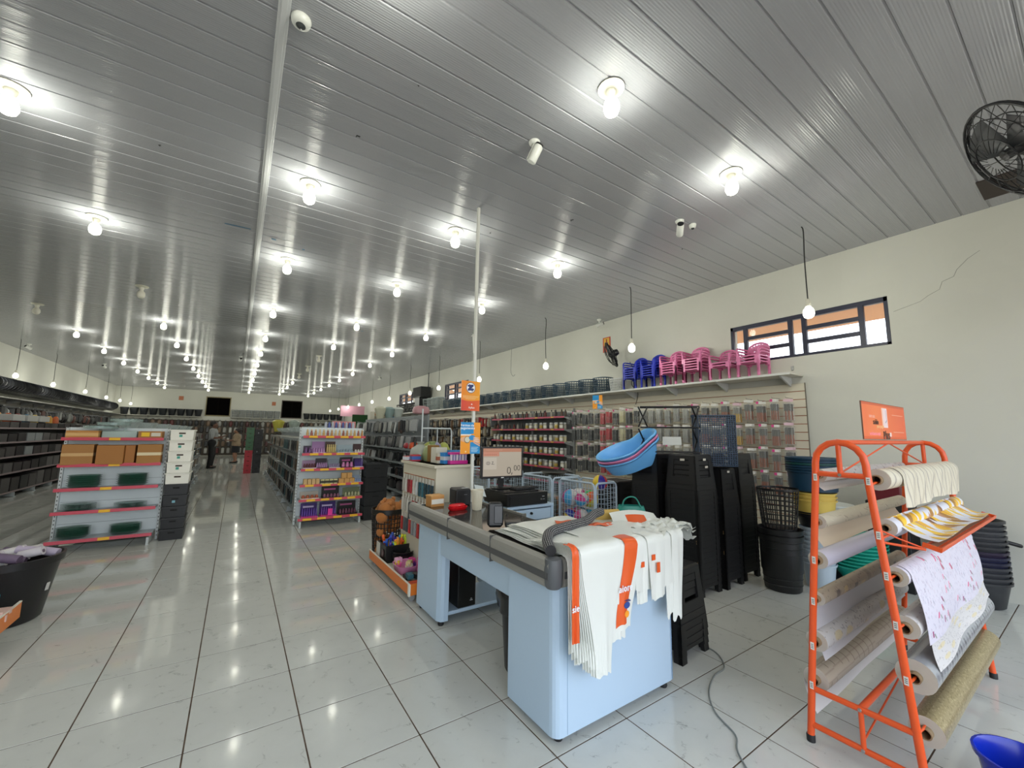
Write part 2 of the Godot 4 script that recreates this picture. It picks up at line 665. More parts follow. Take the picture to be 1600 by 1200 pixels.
	struct("trim_3", mb().box(V(5.83, CEIL_Y - 0.003, -0.36), V(0.48, 0.012, 0.27)), mat("2a1a17", 0.5))
	# eaves outside the windows and the ground
	struct("exterior_roof", mb().at(V(RIGHT_X + 0.68, 3.40, -14.5), Basis(Vector3.BACK, -0.3)).box(V(0, 0, 0), V(0.86, 0.07, 34)), mat("e0a06c", 0.8))
	struct("exterior_ground", mb().box(V(0, -0.19, -10), V(90, 0.1, 90)), world_mat("ground", noise_tex(noise(0.02), [[0.0, "8d857a"], [1.0, "a89f92"]], 256), 0.4, 0.9))

func on_right_wall(u: float, v: float) -> Vector3:
	var d := camera.basis * V((u - 800.0) / 629.9, (600.0 - v) / 629.9, -1.0)
	return EYE + d * (RIGHT_X / d.x)

func shop_window(k: int, h: Array):
	var z0: float = h[0]
	var z1: float = h[1]
	var y0: float = h[2]
	var y1: float = h[3]
	var x := RIGHT_X + 0.03
	var navy := mat("1b1e36", 0.45)
	var W := z1 - z0
	var fr := mb()
	fr.box(V(x, (y0 + y1) / 2, z0 + 0.02), V(0.06, y1 - y0, 0.04), 0.004).box(V(x, (y0 + y1) / 2, z1 - 0.02), V(0.06, y1 - y0, 0.04), 0.004)
	fr.box(V(x, y0 + 0.018, (z0 + z1) / 2), V(0.06, 0.036, W), 0.004).box(V(x, y1 - 0.03, (z0 + z1) / 2), V(0.06, 0.06, W), 0.004)
	var w := struct("window_%d" % k, fr, navy)
	# from the far end: narrow light, wide louvred light, narrow light, wide louvred light, narrow light
	var stiles := [0.115, 0.44, 0.53, 0.86]
	for s in stiles:
		part("stile", mb().box(V(x, (y0 + y1) / 2, z0 + W * s), V(0.055, y1 - y0 - 0.04, 0.055), 0.004), navy, w)
	for a in [[0.115, 0.44], [0.53, 0.86]]:
		for f in [0.36, 0.68]:
			part("rail", mb().box(V(x, lerpf(y0, y1, f) - 0.02, z0 + W * (a[0] + a[1]) / 2), V(0.05, 0.05, W * (a[1] - a[0]) - 0.05), 0.004), navy, w)
	var edges := [0.0, 0.115, 0.44, 0.53, 0.86, 1.0]
	for i in 5:
		part("pane", mb().box(V(x + 0.012, (y0 + y1) / 2, z0 + W * (edges[i] + edges[i + 1]) / 2), V(0.004, y1 - y0 - 0.07, W * (edges[i + 1] - edges[i]) - 0.02)), clear("dfe8ea", 0.06, 0.02), w)

# ---------------------------------------------------------------- lamps
func lamps():
	var white := mat("d8d6c6", 0.4)
	var glow := StandardMaterial3D.new()
	glow.albedo_color = Color(1, 1, 1)
	glow.roughness = 0.3
	glow.emission_enabled = true
	glow.emission = Color(1.0, 1.0, 0.93)
	glow.emission_energy_multiplier = 5.0
	var off := mat("e6e3d4", 0.35)
	var rose := mb().lathe(prof([0.0, 0.0, 0.09, 0.0, 0.092, -0.008, 0.08, -0.018, 0.05, -0.024, 0.0, -0.024]), 20).mesh()
	var rose2 := mb().lathe(prof([0.0, -0.024, 0.05, -0.024, 0.08, -0.018, 0.092, -0.008, 0.09, 0.0, 0.0, 0.0]), 20).mesh()
	var sock := mb().lathe(prof([0.0, -0.075, 0.026, -0.075, 0.028, -0.06, 0.033, -0.05, 0.035, -0.024, 0.0, -0.024]), 16).mesh()
	var bulb := mb().lathe(prof([0.0, -0.215, 0.025, -0.21, 0.045, -0.195, 0.055, -0.165, 0.054, -0.13, 0.046, -0.105, 0.032, -0.09, 0.026, -0.075, 0.0, -0.075]), 16).mesh()
	var unlit := ["-1.54/-9.03", "-3.45/-11.6", "1.98/-14.0", "1.98/-16.5", "1.98/-19.0"]
	for x in LAMP_XS:
		var nth := 0
		for z in LAMP_ZS:
			var p := V(x, CEIL_Y - 0.002, z)
			var dark: bool = unlit.has("%s/%s" % [x, z])
			if x == -3.45 and z > -10.0 and z < -3.0: dark = true
			var o := thing("ceiling_lamp", "", "lamp", p, 0.0, "unlit ceiling bulbs" if dark else "bare ceiling bulbs")
			o.set_meta("label", "switched-off pale bulb in a round holder on the ribbed ceiling" if dark else "lit bare bulb in a white round holder on the ribbed ceiling")
			var col: String = {-3.45: "far left rank", -1.54: "rank left of joint strip", 0.4: "rank just right of joint strip", 1.98: "middle right rank", 3.58: "rank nearest the right wall"}[x]
			if in_frame(p):
				nth += 1
				o.set_meta("label", "%s ceiling bulb, %s from the street, %s" % ["unlit" if dark else "lit", ordinal(nth), col])
			else:
				o.set_meta("label", "bare ceiling bulb near the door, %s place, %s" % [ordinal(LAMP_ZS.find(z) + 1), col])
			part("rose", rose2, white, o)
			part("socket", sock, white, o)
			part("bulb", bulb, off if dark else glow, o)
			if dark: continue
			var l := OmniLight3D.new()
			l.name = "lamp_light"
			l.position = V(0, -0.16, 0)
			l.light_energy = LAMP_ENERGY
			l.light_color = lamp_tint
			l.light_size = 0.045
			l.omni_range = 40.0
			l.omni_attenuation = 2.0
			l.shadow_enabled = true
			o.add_child(l)
	# bulbs hanging on cords along both side walls
	var pend := [[5.215, -1.78], [5.15, -4.2], [5.15, -6.395], [5.095, -9.07], [5.085, -11.6], [4.96, -13.8], [5.107, -16.645], [5.05, -19.0], [5.05, -21.4], [5.05, -23.9], [5.05, -26.5], [5.05, -29.2],
		[-5.125, -16.62], [-5.08, -19.18], [-4.94, -21.92], [-4.988, -25.195], [-4.92, -27.373], [-4.975, -30.17], [-5.1, -14.0], [-5.1, -11.4]]
	var names := {0: "in front of the big right-hand window", 1: "above the stacked blue and pink chairs", 2: "above the dark blue laundry baskets"}
	for k in pend.size():
		var p := V(pend[k][0], CEIL_Y - 0.002, pend[k][1])
		var lab: String = "lit bulb on a black cord " + (names[k] if names.has(k) else ("along the right-hand wall" if p.x > 0 else "along the left-hand wall"))
		var o := thing("pendant_bulb", lab, "lamp", p, 0.0, "" if names.has(k) else ("right wall pendant bulbs" if p.x > 0 else "left wall pendant bulbs"))
		var sway := 0.01 * sin(k * 2.3)
		part("cord", mb().tube(curve([sway - 0.02, 0, 0.0, 0.0, -0.06, 0.01, sway, -0.4, 0, 0.002, -0.86, 0]), 0.0065, 6), mat("1c1d1f", 0.6), o)
		part("socket", mb().lathe(prof([0.0, -0.945, 0.024, -0.945, 0.026, -0.9, 0.02, -0.86, 0.0, -0.855]), 14), white, o)
		part("bulb", bulb, glow, o, V(0, -0.87, 0))
		var l := OmniLight3D.new()
		l.name = "lamp_light"
		l.position = V(0, -1.02, 0)
		l.light_energy = LAMP_ENERGY
		l.light_color = lamp_tint
		l.light_size = 0.045
		l.omni_range = 40.0
		l.omni_attenuation = 2.0
		l.shadow_enabled = true
		o.add_child(l)

# ---------------------------------------------------------------- checkout
func checkout():
	var blue := mat("b2c8dc", 0.35)
	var c := thing("checkout_counter", "pale blue checkout counter with grey bumper band and dark glossy top", "counter", V(1.43, 0, -1.69))
	# near pedestal: rounded front corner, built as an extruded outline
	var near := PackedVector2Array()
	for k in 7:
		var a := PI + PI / 2 * k / 6.0
		near.push_back(Vector2(0.05 + 0.05 * cos(a), -(-0.05 - 0.05 * sin(a)) - 0.1 + 0.0))
	near = PackedVector2Array([Vector2(0, 0.43), Vector2(0, 0.05), Vector2(0.004, 0.03), Vector2(0.015, 0.015), Vector2(0.03, 0.004), Vector2(0.05, 0), Vector2(0.94, 0), Vector2(0.968, 0.006), Vector2(0.975, 0.02), Vector2(0.975, 0.43)])
	var flat := Basis(V(1, 0, 0), V(0, 0, -1), V(0, 1, 0))
	part("pedestal", mb().at(V(0, 0.79, 0), flat).extrude(near, 0.755), blue, c)
	var legp := PackedVector2Array([Vector2(0.0, 1.96), Vector2(0.0, 1.53), Vector2(0.02, 1.49), Vector2(0.045, 1.48), Vector2(0.085, 1.48), Vector2(0.085, 1.96)])
	part("pedestal", mb().at(V(0.03, 0.79, 0), flat).extrude(legp, 0.755), blue, c)
	part("apron", mb().box(V(0.045, 0.675, -0.955), V(0.03, 0.23, 1.06), 0.004), blue, c)
	part("seam", mb().box(V(0.955, 0.41, 0.0005), V(0.003, 0.74, 0.003)).box(V(0.08, 0.41, 0.0005), V(0.0015, 0.74, 0.002)), mat("7f9ab8", 0.5), c)
	var lower := part("lower_shelf", mb().box(V(0.42, 0.085, -1.72), V(0.68, 0.03, 0.46), 0.004), blue, c)
	for p in [[0.06, -0.05], [0.9, -0.03], [0.06, -0.38], [0.07, -1.52], [0.07, -1.92], [0.74, -1.9]]:
		part("foot", mb().lathe(prof([0, 0, 0.022, 0, 0.026, 0.012, 0.016, 0.036, 0, 0.036]), 12), mat("17181a", 0.6), c, V(p[0], 0, p[1]))
	# worktop: dark glossy, L-shaped
	var top := PackedVector2Array([Vector2(-0.02, 0.0), Vector2(1.0, 0.0), Vector2(1.0, 0.5), Vector2(0.56, 0.5), Vector2(0.56, 1.99), Vector2(-0.02, 1.99)])
	part("worktop", mb().at(V(0, 0.885, 0), flat).extrude(top, 0.09), mat("2e2b29", 0.09), c)
	# bumper: profile along the aisle side, the near end and the cashier side
	var band := mat("8b8982", 0.42)
	var dark := mat("4a4b4c", 0.45)
	var pr := PackedVector2Array([Vector2(0, -0.125), Vector2(0.02, -0.127), Vector2(0.034, -0.118), Vector2(0.04, -0.1), Vector2(0.042, -0.052), Vector2(0.044, -0.01), Vector2(0.038, 0.012), Vector2(0.022, 0.022), Vector2(0.0, 0.024)])
	# x of the outline points away from the counter
	var lay := func(from: Vector3, to: Vector3, out: Vector3, called: String, holder: Node3D):
		var d := (to - from)
		var b := Basis(out, Vector3.UP, out.cross(Vector3.UP))
		var L := d.length()
		var q := pr.duplicate()
		var start := from if d.dot(-b.z) > 0 else to
		var o := part(called, mb().at(start, b).extrude(q, L), band, holder)
		part("groove", mb().at(start, b).box(V(0.0425, -0.06, -L / 2), V(0.006, 0.034, L - 0.002)), dark, o)
		return o
	for s in [[0.02, -0.55], [-0.553, -1.17], [-1.173, -2.0]]:
		lay.call(V(-0.022, 0.89, s[0]), V(-0.022, 0.89, s[1]), Vector3.LEFT, "bumper", c)
	for z in [-0.5515, -1.1715]:
		part("clip", mb().box(V(-0.045, 0.838, z), V(0.046, 0.156, 0.006), 0.002), dark, c)
	lay.call(V(0.02, 0.89, 0.006), V(1.03, 0.89, 0.006), Vector3.BACK, "bumper", c)
	lay.call(V(0.565, 0.875, -1.1), V(0.565, 0.875, -1.99), Vector3.RIGHT, "bumper", c)
	var cap := mb().at(V(-0.018, 0.765, 0.004)).lathe(prof([0, 0, 0.036, 0, 0.046, 0.012, 0.05, 0.06, 0.05, 0.11, 0.045, 0.143, 0.03, 0.152, 0, 0.152]), 18)
	part("corner_cap", cap, mat("55585b", 0.4), c)
	part("corner_cap", mb().at(V(1.02, 0.765, 0.004)).lathe(prof([0, 0, 0.036, 0, 0.046, 0.012, 0.05, 0.06, 0.05, 0.11, 0.045, 0.143, 0.03, 0.152, 0, 0.152]), 18), mat("77766f", 0.4), c)
	part("end_cap", mb().box(V(-0.045, 0.84, -2.004), V(0.05, 0.15, 0.012), 0.005), mat("3b3d40", 0.5), c)
	part("end_cap", mb().box(V(0.585, 0.825, -1.094), V(0.05, 0.15, 0.012), 0.005), mat("6f6c63", 0.5), c)

	# computer tower on the lower shelf
	var pc := thing("computer_tower", "black computer tower standing on the counter's lower shelf", "computer", V(1.72, 0.10, -3.38))
	part("case", mb().box(V(0, 0.19, 0), V(0.17, 0.38, 0.38), 0.008), mat("101113", 0.35), pc)
	part("front_panel", mb().box(V(0, 0.19, 0.194), V(0.165, 0.375, 0.012), 0.005), mat("08090a", 0.25), pc)
	part("badge", mb().box(V(0.04, 0.05, 0.2005), V(0.026, 0.006, 0.002)).box(V(0.04, 0.062, 0.2005), V(0.012, 0.005, 0.002)), mat("b9bcbf", 0.4), pc)
	# waste bin under the counter
	var wb := thing("waste_bin", "black waste bin with a bag liner under the blue counter", "bin", V(1.72, 0, -2.36))
	part("bucket", mb().lathe(prof([0, 0, 0.125, 0, 0.13, 0.01, 0.16, 0.46, 0.175, 0.465, 0.178, 0.49, 0.17, 0.5, 0.155, 0.495, 0.128, 0.02, 0, 0.02]), 26), mat("131415", 0.35), wb)
	var lin := []
	for i in 6:
		var row := PackedVector3Array()
		for k in 41:
			var a := TAU * k / 40.0
			var wv := 0.006 * sin(a * 9.0 + i) + 0.004 * sin(a * 17.0)
			var rr: float = [0.150, 0.172, 0.184, 0.188, 0.185, 0.182][i] + wv
			var yy: float = [0.47, 0.52, 0.51, 0.47, 0.42, 0.385][i] + 0.012 * sin(a * 5.0 + 1.0) * (1.0 if i > 3 else 0.4)
			row.push_back(V(rr * cos(a), yy, -rr * sin(a)))
		lin.append(row)
	lin.reverse()
	part("liner", mb().sheet(lin, 0.001), mat("1b1c1e", 0.22), wb)

	# ---- on the worktop
	var y := 0.885
	var pole := thing("ceiling_pole", "slim white pole rising from the checkout counter to the ceiling", "pole", V(1.965, y, -3.60))
	part("post", mb().box(V(0, (CEIL_Y - y) / 2, 0), V(0.028, CEIL_Y - y - 0.004, 0.028), 0.002), mat("d9dad2", 0.4), pole)
	part("base_plate", mb().box(V(0, 0.003, 0), V(0.06, 0.006, 0.06), 0.001), mat("c4c5be", 0.4), pole)
	part("tape_flap", mb().at(V(-0.03, 1.58, 0.014), Basis(Vector3.BACK, 0.07)).box(V(0, 0, 0), V(0.012, 0.2, 0.002)).at(V(-0.045, 1.66, 0.014), Basis(Vector3.BACK, 0.5)).box(V(0, 0, 0), V(0.03, 0.008, 0.002)), mat("d9dad2", 0.4), pole)
	var sg := img(215, 300, "f39a1c")
	for yy in 300:
		for x in 215:
			var cc := Color("f6a51d").lerp(Color("ef8a1b"), clampf((215 - x) / 215.0, 0, 1))
			if yy > 192 + 10.0 * sin(x / 60.0): cc = Color("e8641f").lerp(Color("d8402a"), clampf((215 - x) / 215.0, 0, 1))
			sg.set_pixel(x, yy, cc)
	disc(sg, 107, 68, 54, 54, "1d2e6b")
	disc(sg, 107, 68, 49, 49, "f4f4f6")
	for s in [[78, 50, 130, 44, 16], [130, 44, 84, 88, 17], [80, 92, 136, 84, 16], [92, 40, 92, 60, 12], [124, 78, 124, 98, 12]]: stroke(sg, s[0], s[1], s[2], s[3], s[4], "25316e")
	for l in [[16, 150, 200], [16, 160, 196], [16, 170, 168], [50, 180, 160]]: 
		for x in range(l[0], l[2], 7): sg.fill_rect(Rect2i(x, l[1], 5, 4), Color("f8d7a0"))
	var s1 := thing("pole_sign", "orange sign with a round blue arrow emblem, upper of two on the white pole", "sign", V(1.916, 1.925, -3.58), 0.05)
	part("board", mb().box(V(0, 0, 0), V(0.215, 0.3, 0.004)), mat("e7e2d8", 0.5), s1)
	part("print", mb().quad(V(-0.1075, -0.15, 0.0024), V(0.1075, -0.15, 0.0024), V(0.1075, 0.15, 0.0024), V(-0.1075, 0.15, 0.0024)), print_mat("sign1", sg, 0.4), s1)
	part("emblem", mb().at(V(0.015, -0.09, 0.003)).extrude(PackedVector2Array([Vector2(-0.01, 0), Vector2(0.01, 0), Vector2(0, 0.016)]), 0.0005), mat("f6f0ea", 0.5), s1)
	part("lettering", lettering("Aplus", 0.02), mat("f6f0ea", 0.5), s1, V(0.012, -0.118, 0.003))
	var s2i := img(225, 310, "f59b22")
	for yy in 310:
		for x in 225:
			var split := 148 if yy < 125 + 8 * sin(x / 30.0) else 108
			var blue_here: bool = (x < split and yy < 120 + 8 * sin(x / 30.0)) or (x > split and yy > 205 + 12 * sin(x / 40.0 + 1.0))
			s2i.set_pixel(x, yy, Color("1f8fd0") if blue_here else Color("f7a029"))
	s2i.fill_rect(Rect2i(0, 118, 120, 14), Color("f3e6d8"))
	disc(s2i, 50, 168, 52, 26, "e9b48f")
	disc(s2i, 74, 172, 34, 34, "7b6a4f")
	disc(s2i, 76, 170, 29, 28, "dcd9c4")
	disc(s2i, 130, 152, 36, 26, "2b93d6")
	for k in 4: stroke(s2i, 150, 150 + k * 16, 222, 178 + k * 18, 9, "eeb48c")
	for k in 3: stroke(s2i, 152, 150 + k * 16, 210, 156 + k * 18, 4, "e6ecef")
	for k in 6: s2i.fill_rect(Rect2i(122, 244 + k * 9, 84 - 8 * (k % 3), 4), Color("bfe0f2"))
	disc(s2i, 60, 288, 8, 9, "fbd9a8")
	var s2 := thing("pole_sign", "blue and orange payment sign with two hands, lower of two on the white pole", "sign", V(1.927, 1.505, -3.58), 0.05)
	part("board", mb().box(V(0, 0, 0), V(0.225, 0.31, 0.004)), mat("e7e2d8", 0.5), s2)
	part("print", mb().quad(V(-0.1125, -0.155, 0.0024), V(0.1125, -0.155, 0.0024), V(0.1125, 0.155, 0.0024), V(-0.1125, 0.155, 0.0024)), print_mat("sign2", s2i, 0.4), s2)
	part("lettering", lettering("Formas de", 0.023), mat("f4f7f8", 0.5), s2, V(-0.038, 0.124, 0.003))
	part("lettering", lettering("pagamento", 0.023), mat("f4f7f8", 0.5), s2, V(-0.036, 0.096, 0.003))

	var pot := thing("plastic_cup", "tall pale cream plastic vase standing at the foot of the white pole", "cup", V(1.80, y, -3.19))
	part("cup", mb().lathe(prof([0, 0, 0.036, 0, 0.038, 0.004, 0.05, 0.15, 0.056, 0.151, 0.058, 0.172, 0.053, 0.172, 0.046, 0.15, 0.034, 0.006, 0, 0.006]), 24), mat("d9d2bc", 0.4), pot)
	var ribs := mb()
	for k in 24:
		var a := TAU * k / 24
		ribs.cyl(V(0.039 * cos(a), 0.006, 0.039 * sin(a)), V(0.0502 * cos(a), 0.148, 0.0502 * sin(a)), 0.0022, 0.003, 5)
	part("ribs", ribs, mat("d9d2bc", 0.4), pot)
	# small black receipt printer beyond it
	var pr1 := thing("receipt_printer", "black boxy receipt printer with a white label behind the cream vase", "printer", V(1.80, y, -3.52), -0.12)
	part("body", mb().box(V(0, 0.075, 0), V(0.15, 0.15, 0.19), 0.012), mat("141517", 0.4), pr1)
	part("label", mb().box(V(0.035, 0.151, 0.02), V(0.06, 0.002, 0.03)), mat("d4d6d6", 0.5), pr1)
	part("mark", mb().box(V(0.02, 0.1, 0.0955), V(0.03, 0.004, 0.001)), mat("7d8084", 0.5), pr1)
	# red marmalade-like tape gun: a glossy red stapler tray
	var red := thing("tape_holder", "glossy translucent red plastic holder lying on the dark counter top", "holder", V(1.655, y, -3.27), 0.15)
	part("tray", mb().lathe(prof([0, 0, 0.052, 0, 0.06, 0.008, 0.066, 0.026, 0.062, 0.03, 0.054, 0.018, 0, 0.014]), 28, 1.45, 0.62, 3.0), mat("c8161d", 0.12), red)
	for x in [-0.05, -0.017, 0.017, 0.05]:
		part("divider", mb().box(V(x, 0.02, 0), V(0.006, 0.018, 0.056), 0.002), mat("d8252c", 0.12), red)
	part("lid", mb().at(V(0, 0.034, -0.012), Basis(Vector3.RIGHT, 0.25)).lathe(prof([0, 0, 0.056, 0, 0.06, 0.005, 0.05, 0.012, 0, 0.014]), 24, 1.4, 0.5, 3.0), mat("d32027", 0.1), red)
	# cardboard display box with a white front
	var cb := thing("display_box", "small brown card box with a white front panel at counter's far end", "box", V(1.56, y, -3.55), 0.1)
	part("box", mb().box(V(0, 0.045, 0), V(0.135, 0.09, 0.1), 0.002), mat("c08a4e", 0.7), cb)
	part("front_panel", mb().box(V(0, 0.045, 0.0505), V(0.125, 0.042, 0.002)), mat("dcd9cf", 0.6), cb)
	part("lid", mb().box(V(0, 0.094, -0.004), V(0.139, 0.012, 0.104), 0.002), mat("c9985c", 0.7), cb)
	# small dark devices near the bags
	var sc := thing("card_terminal", "angular dark grey card terminal leaning on counter beside the carrier bags", "terminal", V(1.56, y + 0.012, -2.50), -0.5)
	part("body", mb().at(V(0, 0.085, 0), Basis(Vector3.RIGHT, -0.12)).box(V(0, 0, 0), V(0.11, 0.17, 0.075), 0.018), mat("1b1d20", 0.35), sc)
	part("face", mb().at(V(0.02, 0.09, 0.036), Basis(Vector3.RIGHT, -0.12)).box(V(0, 0, 0), V(0.06, 0.12, 0.012), 0.005), mat("33363a", 0.3), sc)
	part("keypad", mb().box(V(0.13, 0.02, 0.0), V(0.12, 0.04, 0.09), 0.008), mat("23272b", 0.4), sc)

	# ---- cash desk behind the counter
	var desk := thing("cash_drawer_cabinet", "pale blue cabinet with one drawer under the black cash register", "cabinet", V(2.49, 0, -3.56))
	part("body", mb().box(V(0, 0.835, -0.03), V(0.58, 0.03, 0.56), 0.004).box(V(-0.275, 0.425, -0.03), V(0.03, 0.79, 0.54), 0.003).box(V(0.275, 0.425, -0.03), V(0.03, 0.79, 0.54), 0.003).box(V(0, 0.425, -0.28), V(0.52, 0.79, 0.02)), blue, desk)
	var drw := part("drawer", mb().box(V(0, 0.755, 0.235), V(0.51, 0.105, 0.018), 0.004), blue, desk)
	part("knob", mb().cyl(V(0.0, 0.77, 0.244), V(0.0, 0.77, 0.262), 0.014, 0.011, 14), mat("121314", 0.3), drw)
	var reg := thing("cash_register", "wide black cash drawer with a lock on the pale blue cabinet", "cash register", V(2.44, 0.852, -3.52), 0.0)
	part("case", mb().box(V(0, 0.062, 0), V(0.5, 0.12, 0.44), 0.006), mat("0e0f10", 0.3), reg)
	part("drawer_front", mb().box(V(0.01, 0.055, 0.222), V(0.46, 0.088, 0.01), 0.004), mat("131415", 0.3), reg)
	part("lock", mb().cyl(V(0.155, 0.052, 0.226), V(0.155, 0.052, 0.232), 0.009, 0.009, 14), mat("a9acae", 0.25, 1.0), reg)
	part("mark", mb().box(V(0.185, 0.078, 0.2275), V(0.03, 0.008, 0.001)).box(V(0.19, 0.05, 0.2275), V(0.03, 0.005, 0.001)), mat("9a9c9f", 0.5), reg)
	part("top_tray", mb().box(V(-0.03, 0.128, -0.02), V(0.42, 0.012, 0.36), 0.005), mat("1a1b1d", 0.25), reg)
	var keys := thing("keyboard", "black keyboard lying on top of the cash drawer", "keyboard", V(2.52, 0.987, -3.48), 0.05)
	part("base", mb().box(V(0, 0.008, 0), V(0.3, 0.016, 0.12), 0.004), mat("15161a", 0.4), keys)
	var kk := mb()
	for i in 12:
		for j in 4: kk.box(V(-0.132 + 0.024 * i, 0.019, -0.042 + 0.028 * j), V(0.019, 0.006, 0.022), 0.002)
	part("keys", kk, mat("202228", 0.4), keys)
	var mo := thing("monitor", "black framed monitor showing the price 0,00 on the cash drawer", "monitor", V(2.33, 0.987, -3.62), -0.12)
	part("stand", mb().lathe(prof([0, 0, 0.11, 0, 0.112, 0.006, 0.1, 0.014, 0.03, 0.02, 0, 0.02]), 24, 1.0, 0.7).box(V(0, 0.07, -0.02), V(0.06, 0.12, 0.03), 0.008).cyl(V(-0.05, 0.05, 0.02), V(-0.05, 0.09, 0.02), 0.012).cyl(V(0.06, 0.05, 0.02), V(0.06, 0.09, 0.02), 0.012), mat("101112", 0.3), mo)
	part("frame", mb().box(V(0, 0.268, 0), V(0.485, 0.325, 0.035), 0.006), mat("1a1617", 0.35), mo)
	var im := img(256, 170, "c5b9a6")
	im.fill_rect(Rect2i(0, 0, 256, 22), Color("c88a6c"))
	im.fill_rect(Rect2i(0, 22, 104, 26), Color("d8947a"))
	im.fill_rect(Rect2i(4, 56, 84, 72), Color("d3c9b8"))
	for k in 9: im.fill_rect(Rect2i(20 + k * 12, 8, 8, 3), Color("e0b39a"))
	for k in 7: im.fill_rect(Rect2i(8 + k * 12, 36, 8, 5), Color("c4795f"))
	for k in 60:
		var a := TAU * k / 60
		im.fill_rect(Rect2i(int(32 + 13 * cos(a)), int(90 + 9 * sin(a)), 2, 2), Color("6f6a66"))
		im.fill_rect(Rect2i(int(32 + 6 * cos(a)), int(90 + 5 * sin(a)), 2, 2), Color("6f6a66"))
	stroke(im, 58, 82, 66, 82, 3, "6f6a66"); stroke(im, 66, 82, 58, 96, 3, "6f6a66"); stroke(im, 56, 97, 72, 97, 3, "6f6a66")
	var scr := StandardMaterial3D.new()
	scr.albedo_color = Color(0.02, 0.02, 0.02)
	scr.roughness = 0.3
	scr.emission_enabled = true
	scr.emission_texture = ImageTexture.create_from_image(im)
	scr.emission = Color(0, 0, 0)
	scr.emission_energy_multiplier = 0.72
	part("screen", mb().quad(V(-0.222, 0.128, 0.0178), V(0.222, 0.128, 0.0178), V(0.222, 0.412, 0.0178), V(-0.222, 0.412, 0.0178)), scr, mo)
	part("digits", lettering("0,", 0.07, 0.001, "Droid Sans", false), mat("3a3634", 0.5), mo, V(0.085, 0.180, 0.0183))
	part("digits", lettering("00", 0.055, 0.001, "Droid Sans", false), mat("3a3634", 0.5), mo, V(0.168, 0.205, 0.0183))
	part("badge", mb().box(V(0, 0.112, 0.018), V(0.03, 0.01, 0.004)), mat("d5d6d6", 0.4), mo)
	var al := AreaLight3D.new()
	al.name = "screen_light"
	al.area_size = Vector2(0.44, 0.28)
	al.light_energy = 0.02
	al.light_color = Color(0.95, 0.85, 0.72)
	al.position = V(0, 0.27, 0.03)
	al.rotation.y = PI
	al.shadow_enabled = true
	mo.add_child(al)
	single("price_sheet", mb().at(Vector3.ZERO, Basis(Vector3.RIGHT, -0.9) * Basis(Vector3.BACK, -0.35)).box(V(0, 0, 0), V(0.1, 0.15, 0.002)), mat("c9d2d2", 0.6), "white printed sheet leaning behind the vase by the black monitor", "paper", V(2.04, 0.99, -3.56), 0.2)
	carrier_bags()

